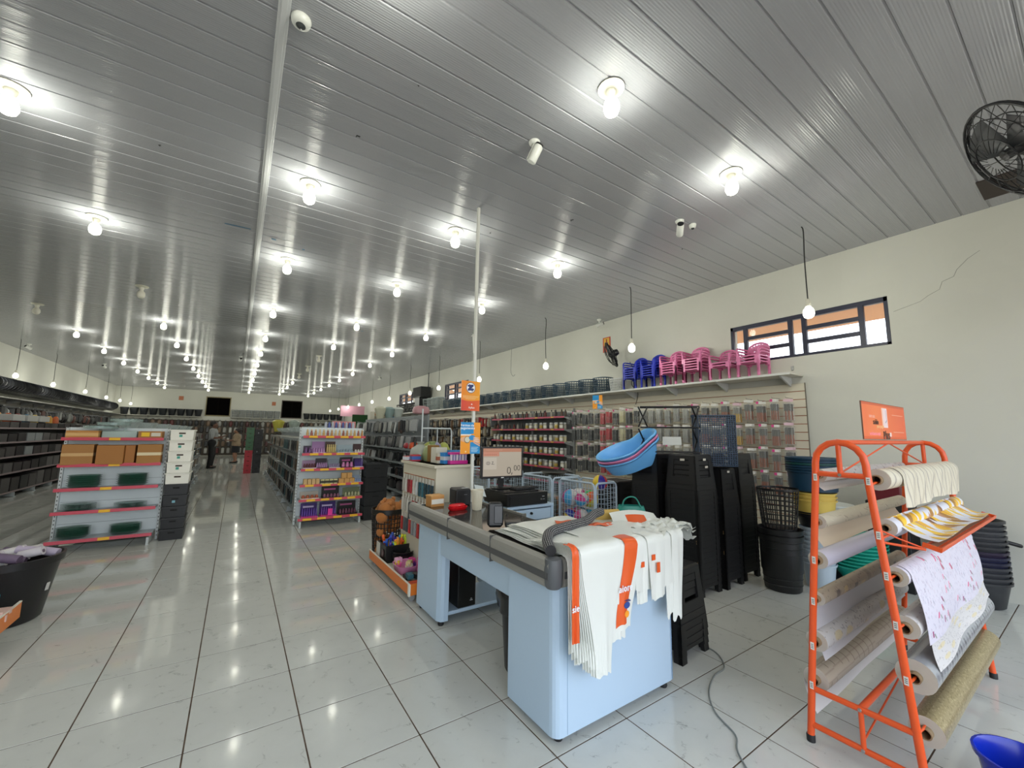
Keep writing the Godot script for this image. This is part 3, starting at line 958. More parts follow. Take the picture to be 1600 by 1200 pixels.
# plastic carrier bags piled on the near end of the counter and hanging over it
func carrier_bags():
	var white := mat("dfe2dc", 0.33)
	white.backlight_enabled = true
	white.backlight = Color(0.18, 0.18, 0.17)
	var orange := mat("dd5a22", 0.35)
	var r := RandomNumberGenerator.new()
	r.seed = 12
	var top := 0.925
	# one bag: lies back over the worktop from the edge, turns over it and hangs
	var drape := func(xa: float, xb: float, xa2: float, xb2: float, zback: float, low: float, layer: float, hem: float, ph: float, u0 := 0.0, u1 := 1.0) -> Array:
		var rows := []
		var front := -1.625 + layer
		for i in 26:
			var s := i / 25.0
			var row := PackedVector3Array()
			for k in 13:
				var u := lerpf(u0, u1, k / 12.0)
				var yl := low + hem * sin(u * 7.0 + ph) + hem * 0.6 * sin(u * 17.0 + ph * 2.0)
				var down := top + layer - yl
				var back := zback - front
				var L := absf(back) + down
				var d := s * L
				var p: Vector3
				var rad := 0.035
				var fall := 0.0
				if d < absf(back) - rad: p = V(0, top + layer, zback + d)
				elif d < absf(back) + rad:
					var a := (d - (absf(back) - rad)) / (2 * rad) * PI / 2
					p = V(0, top + layer - rad * (1 - cos(a)), front - rad + rad * sin(a))
				else:
					p = V(0, top + layer - (d - absf(back)), front)
					fall = clampf((d - absf(back)) / maxf(down, 0.01), 0, 1)
				p.x = lerpf(lerpf(xa, xb, u), lerpf(xa2, xb2, u), smoothstep(0.0, 1.0, fall))
				p.z += fall * 0.009 * sin(u * 8.0 + ph) + fall * 0.003 * sin(u * 19.0 + ph) + 0.004 * fall
				p.y += (1.0 - fall) * 0.004 * sin(u * 9.0 + s * 5.0 + ph)
				row.push_back(p)
			rows.append(row)
		return rows
	var sheaf := thing("carrier_bags", "thick sheaf of white carrier bags draped over the counter's near end", "bag", Vector3.ZERO)
	for k in 11:
		var f := k / 10.0
		var m := mb().sheet(drape.call(lerpf(1.45, 1.50, f), lerpf(1.74, 1.80, f), lerpf(1.445, 1.60, f), lerpf(1.50, 1.715, f), -2.0 + 0.03 * k, lerpf(0.45, 0.335, f) + r.randf_range(-0.015, 0.02), 0.004 + 0.0045 * k, 0.007, 2.0 + k * 0.15), 0.0015)
		part("bag", m, white, sheaf)
	# first bag of the sheaf turns its printed orange edge outwards
	var ob := single("carrier_bag", mb().sheet(drape.call(1.43, 1.475, 1.42, 1.465, -1.63, 0.54, 0.062, 0.004, 0.4), 0.001), orange, "narrow printed orange bag edge at the left of the draped bags", "bag", V(0, 0, 0))
	part("lettering", lettering("sie", 0.028), mat("e9ecf2", 0.5), ob, V(1.442, 0.70, -1.550))
	# bag with an orange printed strip
	var b2 := thing("carrier_bag", "white carrier bag with an orange printed strip hanging upside down", "bag", Vector3.ZERO)
	part("bag", mb().sheet(drape.call(1.70, 2.02, 1.67, 1.88, -2.05, 0.5, 0.036, 0.012, 2.2), 0.0015), white, b2)
	part("strip", mb().sheet(drape.call(1.70, 2.02, 1.67, 1.88, -1.68, 0.53, 0.0395, 0.012, 2.2, 0.46, 0.80), 0.001), orange, b2)
	part("lettering", lettering("aiore", 0.034), mat("e9ecf2", 0.5), b2, V(1.825, 0.72, -1.566))
	part("blot", mb().at(V(1.84, 0.655, -1.572)).lathe(prof([0, 0, 0.02, 0.001, 0, 0.002]), 12, 1.0, 1.0), mat("2c4b93", 0.4), b2)
	part("blot", mb().at(V(1.838, 0.63, -1.5715), Basis(Vector3.RIGHT, PI / 2)).lathe(prof([0, 0, 0.022, 0.001, 0, 0.002]), 12, 1.1, 0.8), mat("2c4b93", 0.4), b2)
	part("blot", mb().at(V(1.836, 0.585, -1.5715), Basis(Vector3.RIGHT, PI / 2)).lathe(prof([0, 0, 0.018, 0.001, 0, 0.002]), 12), mat("f09a2a", 0.4), b2)
	single("carrier_bag", mb().sheet(drape.call(1.72, 1.86, 1.73, 1.85, -1.75, 0.46, 0.03, 0.006, 4.0), 0.0015), white, "white carrier bag end hanging just behind the orange printed strip", "bag")
	# bag whose two handles hang down with a rounded hollow between them
	var b3 := thing("carrier_bag", "white carrier bag with two red squares and hanging handles", "bag", Vector3.ZERO)
	part("bag", mb().sheet(drape.call(1.92, 2.38, 1.93, 2.36, -2.0, 0.655, 0.025, 0.022, 1.2), 0.0015), white, b3)
	part("handle", mb().sheet(drape.call(1.94, 2.07, 1.94, 2.03, -1.7, 0.60, 0.027, 0.006, 0.8), 0.0015), white, b3)
	part("handle", mb().sheet(drape.call(2.05, 2.22, 2.06, 2.20, -1.7, 0.60, 0.031, 0.010, 2.0), 0.0015), white, b3)
	part("handle", mb().sheet(drape.call(2.20, 2.38, 2.22, 2.30, -1.7, 0.48, 0.027, 0.02, 3.0), 0.0015), white, b3)
	part("handle", mb().sheet(drape.call(2.28, 2.40, 2.28, 2.36, -1.7, 0.455, 0.035, 0.016, 4.4), 0.0015), white, b3)
	for q in [[2.0, 0.81, 0.03], [2.10, 0.835, 0.032], [2.135, 0.775, 0.03]]:
		part("square", mb().box(V(q[0], q[1], -1.588 + (0.006 if q[1] < 0.8 else 0.0)), V(q[2], q[2] * (1.0 if q[1] > 0.8 else 1.9), 0.002)), orange, b3)
	# bags lying flat on the worktop
	var lie := func(cx: float, cz: float, w: float, d: float, turn: float, yy: float, bulge: float) -> MB:
		var rows := []
		var ph := r.randf() * 6.0
		for i in 10:
			var row := PackedVector3Array()
			for k in 12:
				var u := k / 11.0 - 0.5
				var s := i / 9.0 - 0.5
				row.push_back(V(u * w, bulge * (0.25 - u * u) * 3.0 * (0.5 + 0.5 * sin(s * 5.0 + ph)) + 0.004 * sin(u * 11.0 + ph) + 0.003 * sin(s * 13.0 + u * 4.0), s * d))
			rows.append(row)
		return mb().at(V(cx, yy, cz), Basis(Vector3.UP, turn)).sheet(rows, 0.0015)
	var flat := thing("carrier_bags", "fanned pile of white carrier bags lying flat on the worktop", "bag", Vector3.ZERO)
	for k in 9:
		part("bag", lie.call(1.74 + 0.014 * k, -2.08 + 0.010 * k, 0.50, 0.66, 0.025 * (k % 5) - 0.05, 0.898 + 0.0062 * k, 0.002), white, flat)
	var pr2 := part("print", lie.call(1.93, -2.13, 0.2, 0.09, -0.55, 0.957, 0.004), orange, flat)
	part("print", lie.call(2.02, -1.98, 0.16, 0.08, -0.6, 0.96, 0.004), orange, flat)
	var far := thing("carrier_bags", "white carrier bags with an orange logo lying at the worktop's cashier side", "bag", Vector3.ZERO)
	for k in 4:
		part("bag", lie.call(2.2 - 0.01 * k, -2.08 + 0.01 * k, 0.42, 0.42, -0.5 + 0.06 * k, 0.905 + 0.007 * k, 0.008), white, far)
	part("print", lie.call(2.17, -1.96, 0.24, 0.11, -0.5, 0.944, 0.006), orange, far)
	part("lettering", mb().at(V(2.17, 0.952, -1.95), Basis(Vector3.UP, -0.5)).box(V(-0.05, 0, 0), V(0.02, 0.001, 0.03)).box(V(-0.015, 0, 0), V(0.012, 0.001, 0.04)).box(V(0.02, 0, 0), V(0.022, 0.001, 0.03)).box(V(0.05, 0, 0), V(0.012, 0.001, 0.03)), mat("e6e9ea", 0.5), far)
	var sq := thing("carrier_bag", "single white bag with a large orange square propped up beside the teal bag", "bag", V(2.40, 0.895, -1.96), 0.0)
	var tilt := Basis(Vector3.UP, -0.55) * Basis(Vector3.RIGHT, 0.5)
	var rows2 := []
	for i in 8:
		var row := PackedVector3Array()
		for k in 8:
			var u := k / 7.0 - 0.5
			var s := i / 7.0 - 0.5
			row.push_back(tilt * V(u * 0.33, 0.045 + 0.03 * cos(u * 3.0) - 0.05 * s * s, s * 0.24))
		rows2.append(row)
	part("bag", mb().sheet(rows2, 0.002), white, sq)
	var rows3 := []
	for i in 5:
		var row := PackedVector3Array()
		for k in 5:
			var u := (k / 4.0 - 0.5) * 0.42
			var s := (i / 4.0 - 0.5) * 0.5
			row.push_back(tilt * V(u * 0.33, 0.0475 + 0.03 * cos(u * 3.0) - 0.05 * s * s, s * 0.24))
		rows3.append(row)
	part("print", mb().sheet(rows3, 0.0005), orange, sq)
	# crumpled bags at the cashier corner
	var cr := thing("carrier_bag", "crumpled white carrier bag heaped at the worktop's right corner", "bag", V(2.38, 0.91, -1.74))
	for q in 3:
		var rows := []
		for i in 14:
			var row := PackedVector3Array()
			for k in 16:
				var u := k / 15.0 - 0.5
				var s := i / 13.0 - 0.5
				var hgt := 0.03 + 0.05 * (0.25 - u * u) + 0.014 * sin(u * 16.0 + q * 2.0) * cos(s * 14.0 + q) + 0.010 * sin(u * 31.0 + s * 9.0)
				row.push_back(V(u * (0.42 - 0.06 * q) + 0.05 * q, hgt + 0.008 * q - (0.07 if u > 0.42 else 0.0) * (1.0 if q == 0 else 0.5), s * (0.26 - 0.03 * q) + 0.015 * sin(u * 12.0)))
			rows.append(row)
		part("fold", mb().sheet(rows, 0.0015), white, cr)
	# dotted cloth draught stopper lying across the bags
	var dots := img(128, 64, "2c2c2e")
	for j in 4:
		for i in 10: disc(dots, int(i * 12.8 + (6 if j % 2 else 0)), int(8 + j * 16), 2.6, 3.4, "c9c9c9")
	var dm := print_mat("dots", dots, 0.8)
	dm.uv1_scale = V(8, 4, 1)
	single("cloth_roll", mb().tube(curve([1.405, 0.945, -1.70, 1.48, 0.965, -1.82, 1.60, 0.972, -1.93, 1.78, 0.978, -1.97, 1.95, 0.984, -2.0, 2.12, 0.99, -2.1, 2.26, 0.992, -2.16], 6), 0.03, 12), dm, "dark grey cloth roll with white dots lying across the carrier bags", "cloth roll")
	single("paper_bag", mb().at(V(0, 0.05, 0), Basis(Vector3.RIGHT, 0.3)).box(V(0, 0, 0), V(0.22, 0.1, 0.05), 0.015), mat("c2a255", 0.7), "mustard yellow paper packet behind the white bags on the counter", "packet", V(2.33, 0.9, -2.17), -0.3)

# ---------------------------------------------------------------- orange rack with rolls of table film
func pattern(kind: String) -> Image:
	var r := RandomNumberGenerator.new()
	r.seed = hash(kind)
	var i: Image
	match kind:
		"wave":
			i = img(256, 128, "d6cfba")
			for k in 16:
				var x := k * 16.0
				for y in 128:
					var w := 3.0 + 4.0 * absf(sin(y * 0.045 + k))
					i.fill_rect(Rect2i(int(x + 6.0 * sin(y * 0.05 + k * 1.7)), y, int(w), 1), Color("a79f93") if k % 2 else Color("c2b9a4"))
		"yellow":
			i = img(256, 128, "d8d8e2")
			for k in 44:
				var x := r.randf_range(0, 256)
				var y := r.randf_range(-30, 110)
				var c: String = ["e2a818", "efbf24", "7a4a26", "a8762a", "e6c14a", "b88a6a", "e2a818"][k % 7]
				for q in 14: disc(i, int(x + q * 1.6), int(y + q * 3.6), 2.0 + 7.5 * sin(PI * q / 13.0), 5.0, c)
		"pink":
			i = img(256, 256, "d6d2de")
			for k in 420:
				var x := r.randf_range(0, 256)
				var y := r.randf_range(0, 256)
				stroke(i, x, y, x + r.randf_range(-3, 3), y + r.randf_range(4, 13), 1, ["a79bb4", "9d93a6", "b8a2ac", "8b93a8"][k % 4])
			for k in 16:
				var x := r.randf_range(8, 248)
				var y := r.randf_range(8, 240)
				stroke(i, x, y, x + r.randf_range(-6, 6), y + r.randf_range(10, 24), 6, ["d8608c", "cf4f78", "9a4a78", "e08aa8"][k % 4])
				stroke(i, x + 6, y + 8, x + 12, y + 22, 3, "7d8a7a")
		"script":
			i = img(256, 128, "cfccca")
			for k in 150:
				var x := r.randf_range(0, 256)
				var y := r.randf_range(0, 128)
				stroke(i, x, y, x + r.randf_range(-5, 7), y + r.randf_range(-7, 7), 1, ["6d6a74", "8a7f6a", "5d5a66"][k % 3])
			for k in 10: disc(i, r.randi_range(0, 255), r.randi_range(0, 127), r.randf_range(8, 20), r.randf_range(5, 12), "d3c7a6")
			for k in 90:
				var x := r.randf_range(0, 256)
				var y := r.randf_range(0, 128)
				stroke(i, x, y, x + r.randf_range(-4, 6), y + r.randf_range(-6, 6), 1, "5f5c68")
		"silver":
			i = img(256, 64, "c2c4c8")
			for k in 14:
				for j in 3: i.fill_rect(Rect2i(k * 18 + j * 3, 8 + j * 18, 9, 9), Color("8f9298") if (k + j) % 2 else Color("aeb1b6"))
			for k in 300: i.set_pixel(r.randi_range(0, 255), r.randi_range(0, 63), Color(["cfc6d2", "c4d0c8", "d2d0c0"][k % 3]))
		"gold":
			i = img(256, 128, "b3a27a")
			for k in 2600:
				var x := r.randf_range(0, 256)
				var y := r.randf_range(0, 128)
				stroke(i, x, y, x + r.randf_range(0, 3), y + 1, 1, ["d6c9a0", "97875f", "c9bb90", "8b7c56"][k % 4])
		"floral":
			i = img(256, 64, "cfc9c4")
			for k in 60:
				var x := r.randf_range(0, 256)
				var y := r.randf_range(0, 64)
				stroke(i, x, y, x + r.randf_range(-8, 8), y + r.randf_range(-8, 8), r.randf_range(2, 5), ["8a7a86", "a8726a", "6d7884", "b5a79c", "d8d4cf"][k % 5])
		"linen":
			i = img(256, 64, "c6bfa9")
			for k in 70:
				var x := r.randf_range(0, 256)
				var y := r.randf_range(0, 64)
				stroke(i, x, y, x + r.randf_range(6, 16), y + r.randf_range(-6, 2), r.randf_range(1, 3), ["b0a790", "d2ccb8", "a89e88"][k % 3])
		"patch":
			i = img(256, 64, "a89a86")
			for k in 14: i.fill_rect(Rect2i(k * 19, (k * 23) % 40, r.randi_range(12, 22), r.randi_range(14, 30)), Color(["c0ab82", "7d6f74", "968a78", "6f6660", "b59f74"][k % 5]))
			for k in 90:
				var x := r.randf_range(0, 256)
				var y := r.randf_range(0, 64)
				stroke(i, x, y, x + r.randf_range(-5, 5), y + r.randf_range(-4, 4), 1, "645a58")
		"boards":
			i = img(256, 64, "a99c8b")
			for k in 20:
				stroke(i, 0, k * 7.0, 255, k * 7.0 + 3, 1, "97897a")
				i.fill_rect(Rect2i(k * 13, (k * 29) % 60, 2, 20), Color("6f6254"))
	return i

func film_rack():
	var o := mat("dd5420", 0.34)
	var k := thing("film_rack", "orange tubular rack holding rolls of patterned table film on both sides", "rack", V(2.58, 0, -0.8))
	var W := 1.67
	var r := 0.0165
	for side in 2:
		var x := 0.0 if side == 0 else W
		var arch := PackedVector3Array()
		arch.push_back(V(x, 0.03, -0.218))
		arch.push_back(V(x, 0.7, -0.163))
		arch.push_back(V(x, 1.36, -0.108))
		for a in 9:
			var t := PI * a / 8.0
			arch.push_back(V(x, 1.42 + 0.108 * sin(t), -0.105 * cos(t) + 0.0))
		arch.push_back(V(x, 1.36, 0.108))
		arch.push_back(V(x, 0.7, 0.163))
		arch.push_back(V(x, 0.03, 0.212))
		var fr := part("end_frame", mb().tube(arch, r, 12), o, k)
		for z in [-0.219, 0.213]:
			part("foot_cap", mb().lathe(prof([0, 0, 0.019, 0, 0.02, 0.03, 0.018, 0.034, 0, 0.034]), 12), mat("1a1a1b", 0.6), fr, V(x, 0, z))
		part("crossbar", mb().cyl(V(x, 1.362, -0.105), V(x, 1.362, 0.105), 0.014), o, k)
		part("strut", mb().cyl(V(x, 1.365, 0), V(x, 1.52, 0), 0.012), o, k)
		part("crossbar", mb().cyl(V(x, 0.262, -0.19), V(x, 0.262, 0.185), 0.014), o, k)
		part("crossbar", mb().cyl(V(x, 0.085, -0.21), V(x, 0.085, 0.2), 0.014), o, k)
		part("strut", mb().cyl(V(x, 0.09, 0), V(x, 0.26, 0), 0.011), o, k)
		var bolts := mb()
		for q in [[1.362, 0.0], [0.262, 0.0], [0.085, 0.0]]:
			bolts.cyl(V(x - 0.012 if side == 0 else x + 0.012, q[0], q[1]), V(x - 0.018 if side == 0 else x + 0.018, q[0], q[1]), 0.009, 0.007, 10)
		part("bolt", bolts, mat("b4b6b6", 0.3, 1.0), k)
	part("top_rail", mb().cyl(V(0, 1.528, 0), V(W, 1.528, 0), 0.013), o, k)
	part("stretcher", mb().cyl(V(0, 0.262, 0), V(W, 0.262, 0), 0.015), o, k)
	for s in [[0.0, 0.83], [1.67, 0.87]]:
		part("brace", mb().cyl(V(s[0], 1.37, 0.0), V(s[1], 1.52, 0.0), 0.0045, 0.0045, 8), o, k)
		part("brace", mb().cyl(V(s[0], 0.12, 0.0), V(s[1], 0.255, 0.0), 0.0045, 0.0045, 8), o, k)
	var sticker := mat("d5d3cc", 0.6)
	var ink := mat("3a3a3a", 0.6)
	var leg := func(y: float, sgn: float) -> float: return sgn * (0.218 - 0.0827 * y if sgn < 0 else 0.214 - 0.078 * y)
	for y in [1.33, 1.08, 0.9, 0.69, 0.465, 0.27]:
		for sg in [-1.0, 1.0]:
			var z: float = leg.call(y, sg)
			part("roll_hook", mb().tube(path3([0.0, y - 0.01, z, 0.05, y + 0.002, z + sg * 0.012, 0.12, y + 0.0, z + sg * 0.012]), 0.006, 6).tube(path3([W, y - 0.01, z, W - 0.05, y + 0.002, z + sg * 0.012, W - 0.12, y, z + sg * 0.012]), 0.006, 6), o, k)
			if (y > 0.4 and sg > 0) or (y != 1.08 and sg < 0):
				var l := part("sticker", mb().box(V(-0.0172, y + 0.012, z + 0.003), V(0.0014, 0.036, 0.016)), sticker, k)
				for q in 3: part("print", mb().box(V(-0.0181, y + 0.02 - 0.008 * q, z + 0.003), V(0.0006, 0.003, 0.010)), ink, l)
	# sample tray on the near side
	var ty := 1.052
	var tray := part("sample_tray", mb().at(V(W / 2, ty, 0.29), Basis(Vector3.RIGHT, 0.25)).box(V(0, 0, 0), V(1.5, 0.006, 0.06)).box(V(0, 0.008, 0.03), V(1.5, 0.022, 0.006), 0.002).box(V(-0.75, 0.008, 0), V(0.006, 0.022, 0.066), 0.002).box(V(0.75, 0.008, 0), V(0.006, 0.022, 0.066), 0.002), o, k)
	part("strip", mb().at(V(W / 2, ty + 0.006, 0.287), Basis(Vector3.RIGHT, 0.25)).box(V(0, 0, 0), V(1.46, 0.004, 0.022)), mat("8a5f45", 0.6), tray)
	for x in [0.0, W]:
		var x2: float = 0.085 if x == 0.0 else W - 0.085
		part("tray_arm", mb().tube(path3([x, 1.06, 0.131, x2, 1.045, 0.27]), 0.006, 8).tube(path3([x, 1.12, 0.126, x2 * 0.6 + x * 0.4, 1.08, 0.19, x2, 1.05, 0.265]), 0.004, 8), o, k)
	# sign on the top rail
	var s := thing("rack_sign", "orange payment sign with a white capsule shape standing on the rack", "sign", V(2.975, 1.545, -0.80), 0.0)
	var im := img(430, 110, "ea6a33")
	for y in 110:
		for x in 430: im.set_pixel(x, y, Color("ee7a3c").lerp(Color("e65f30"), absf(x - 120.0) / 310.0))
	im.fill_rect(Rect2i(0, 0, 430, 7), Color("cf5526")); im.fill_rect(Rect2i(0, 102, 430, 8), Color("dd5a1e"))
	for c in [[180, 12, 54, 62, "f0bfa8"], [192, 12, 42, 62, "eed6d6"]]: im.fill_rect(Rect2i(c[0], c[1], c[2], c[3]), Color(c[4]))
	stroke(im, 224, 20, 226, 52, 3, "7f7f96"); stroke(im, 226, 52, 214, 58, 3, "7f7f96")
	im.fill_rect(Rect2i(286, 30, 120, 2), Color("f2b49a")); im.fill_rect(Rect2i(286, 86, 120, 2), Color("f2b49a"))
	part("board", mb().box(V(0.43, 0.112, 0), V(0.86, 0.224, 0.006), 0.001), mat("6b4a36", 0.5), s)
	part("print", mb().quad(V(0.004, 0.003, 0.0035), V(0.856, 0.003, 0.0035), V(0.856, 0.221, 0.0035), V(0.004, 0.221, 0.0035)), print_mat("racksign", im, 0.35), s)
	part("lettering", lettering("Plus", 0.05), mat("2a2420", 0.5), s, V(0.42, 0.026, 0.004))
	part("emblem", mb().box(V(0.5, 0.032, 0.0045), V(0.036, 0.026, 0.001), 0.0004), mat("f0d5cb", 0.5), s)
	part("lettering", lettering("saldo", 0.03), mat("4a2a16", 0.5), s, V(0.23, 0.105, 0.004))
	part("lettering", lettering("use seu", 0.022), mat("f6b49a", 0.5), s, V(0.17, 0.14, 0.004))
	part("lettering", lettering("para pagar", 0.02), mat("f6c28c", 0.5), s, V(0.31, 0.08, 0.004))
	part("lettering", lettering("aceitamos aqui", 0.02), mat("f79aa0", 0.5), s, V(0.2, 0.035, 0.004))
	# rolls: [height, side, radius, kind, roughness, metal, tube look, what it is]
	var card := mat("8a7558", 0.8)
	var specs := [
		[1.345, 1, 0.052, "wave", 0.45, "cream roll with grey wavy print and a loose flap, topmost on the rack's camera side"],
		[1.118, 1, 0.04, "yellow", 0.4, "roll of white film with yellow and brown streaks drawn out over the orange tray"],
		[0.895, 1, 0.045, "pink", 0.4, "roll of lilac film with pink motifs hanging in a long sheet below the orange tray"],
		[0.675, 1, 0.05, "script", 0.4, "roll with grey handwriting print behind the long pink sheet"],
		[0.470, 1, 0.072, "silver", 0.22, "thick silvery roll with grey squares near the rack's foot"],
		[0.250, 1, 0.062, "gold", 0.3, "glittering gold roll, lowest on the camera side of the orange rack"],
		[1.345, -1, 0.034, "floral", 0.45, "floral white roll at the top of the rack's wall side"],
		[1.095, -1, 0.036, "linen", 0.45, "beige marbled roll with a cream sheet, second from the top on the wall side"],
		[0.893, -1, 0.046, "plain", 0.35, "plain white roll at mid height on the rack's wall side"],
		[0.690, -1, 0.036, "patch", 0.45, "brown patchwork roll with a pale sheet on the rack's wall side"],
		[0.468, -1, 0.05, "script2", 0.4, "lilac grey roll with handwriting print, second from the bottom on the wall side"],
		[0.272, -1, 0.058, "boards", 0.5, "beige wood-plank patterned roll, lowest on the rack's wall side"]]
	var films := {}
	for q in specs:
		var kind: String = q[3]
		var fm: StandardMaterial3D
		if kind == "plain": fm = mat("d4d2e2", 0.35)
		else:
			fm = print_mat("film_" + kind, pattern("script" if kind == "script2" else kind), q[4])
			fm.uv1_scale = V(1.5 if kind in ["wave", "yellow"] else 2.0, 1, 1)
		if kind == "silver": fm.metallic = 0.55
		if kind == "gold": fm.metallic = 0.6
		films[kind] = fm
		var sg: float = q[1]
		var z: float = -0.8 + leg.call(q[0], sg) + sg * 0.014
		var R: float = q[2]
		var b := thing("film_roll", q[5], "film roll", V(2.58 + 0.055, q[0], z))
		var L := 1.56 if sg > 0 else 1.54
		# roll body with u along its length
		var body := mb()
		var ring := []
		for i in 25:
			var a := -TAU * i / 24.0
			ring.append(PackedVector3Array([V(0.03, R * cos(a), R * sin(a)), V(L, R * cos(a), R * sin(a))]))
		body.sheet(ring)
		var co := 0.024 if R > 0.04 else 0.018
		part("film", body, fm, b)
		var ends := mb()
		for e in 1:
			var ex := 0.03
			for i in 24:
				var a0 := TAU * i / 24.0 * (1.0 if e == 0 else -1.0)
				var a1 := TAU * (i + 1) / 24.0 * (1.0 if e == 0 else -1.0)
				ends.quad(V(ex, R * cos(a0), R * sin(a0)), V(ex, co * cos(a0), co * sin(a0)), V(ex, co * cos(a1), co * sin(a1)), V(ex, R * cos(a1), R * sin(a1)))
		part("film_end", ends, mat("b9b3a8", 0.6), b)
		var tb := mb()
		tb.at(V(0.0, 0, 0), Basis(Vector3.BACK, -PI / 2)).lathe(prof([co * 0.8, 0.0, co, 0.0, co, L + 0.02, co * 0.8, L + 0.02, co * 0.8, 0.0]), 18)
		part("core", tb, card, b)
		part("core_plug", mb().at(V(0.06, 0, 0), Basis(Vector3.BACK, -PI / 2)).lathe(prof([0, 0, co * 0.8, 0, co * 0.8, 0.01, 0, 0.01]), 14), mat("2b1c16", 0.9), b)
		# loose sheets
		var fl := []
		match kind:
			"wave":
				for i in 12:
					var row := PackedVector3Array()
					for j in 30:
						var u := j / 29.0
						var a := i / 11.0
						var zz: float
						var yy: float
						if a < 0.35:
							var t := a / 0.35 * PI * 0.5
							zz = (R + 0.003) * sin(t); yy = (R + 0.003) * cos(t)
						else:
							zz = R + 0.003 + 0.014 * sin(u * 24.0) * (a - 0.35); yy = -(a - 0.35) * 0.22 - 0.008 * sin(u * 9.0) * a
						row.push_back(V(0.22 + u * 1.32, yy, zz))
					fl.append(row)
				part("loose_flap", mb().sheet(fl, 0.001), fm, b)
			"yellow":
				for i in 14:
					var row := PackedVector3Array()
					for j in 24:
						var u := j / 23.0
						var a := i / 13.0
						row.push_back(V(0.10 + u * 1.40, lerpf(R, -0.043, a) - 0.03 * sin(a * PI) + 0.006 * sin(u * 10.0 + a * 3.0), lerpf(0.0, 0.162, a)))
					fl.append(row)
				part("drawn_sheet", mb().sheet(fl, 0.001), fm, b)
			"pink":
				for i in 26:
					var row := PackedVector3Array()
					for j in 24:
						var u := j / 23.0
						var a := i / 25.0
						var zz: float
						var yy: float
						if a < 0.2:
							var t := a / 0.2 * PI * 0.5
							zz = (R + 0.003) * sin(t); yy = (R + 0.003) * cos(t)
						else:
							var d := (a - 0.2) / 0.8
							zz = R + 0.003 + 0.035 * d * d + 0.010 * sin(u * 11.0) * d + 0.02 * sin(d * 3.0); yy = -d * (0.28 - 0.02 * u)
						row.push_back(V(0.06 + u * 1.46, yy, zz))
					fl.append(row)
				part("hanging_sheet", mb().sheet(fl, 0.001), fm, b)
				var cu := []
				for i in 6:
					var row := PackedVector3Array()
					for j in 20:
						var u := j / 19.0
						var t := i / 5.0
						row.push_back(V(0.10 + u * 1.42, -0.275 + 0.02 * u - (0.12 - 0.03 * u) * t, R + 0.038 + 0.02 * t * t + 0.010 * sin(u * 11.0)))
					cu.append(row)
				part("turned_edge", mb().sheet(cu, 0.001), print_mat("film_script", pattern("script"), 0.4), b)
			"floral", "linen", "patch", "boards":
				var drop: float = {"floral": 0.07, "linen": 0.12, "patch": 0.30, "boards": 0.16}[kind]
				for i in 8:
					var row := PackedVector3Array()
					for j in 12:
						var u := j / 11.0
						var a := i / 7.0
						row.push_back(V(0.04 + u * 1.48, -R * 0.3 - drop * a * (1.0 - 0.12 * u), -R - 0.002 + 0.05 * a * a + 0.004 * sin(u * 9.0)))
					fl.append(row)
				fl.reverse()
				var back: StandardMaterial3D = mat({"floral": "cfcac6", "linen": "cdbfa9", "patch": "cfcdd2", "boards": "e0dede"}[kind], 0.4)
				part("hanging_sheet", mb().sheet(fl, 0.001), back, b)
	# the near part of a plain sheet hanging from the lowest wall-side roll is what shows below it
	# blue bucket at the picture's lower right corner
	var bk := thing("blue_bucket", "bright blue plastic bucket at the lower right corner, mostly outside the frame", "bucket", V(2.83, 0, -0.33))
	part("bucket", mb().lathe(prof([0, 0, 0.105, 0, 0.112, 0.008, 0.14, 0.20, 0.152, 0.205, 0.155, 0.225, 0.146, 0.226, 0.134, 0.2, 0.106, 0.012, 0, 0.012]), 30), mat("0f2aa8", 0.22), bk)
	part("handle", mb().tube(curve([-0.15, 0.205, 0.0, -0.175, 0.19, 0.05, -0.16, 0.17, 0.11, -0.09, 0.16, 0.16, 0.0, 0.16, 0.175], 5), 0.006, 8), mat("2c2372", 0.3), bk)

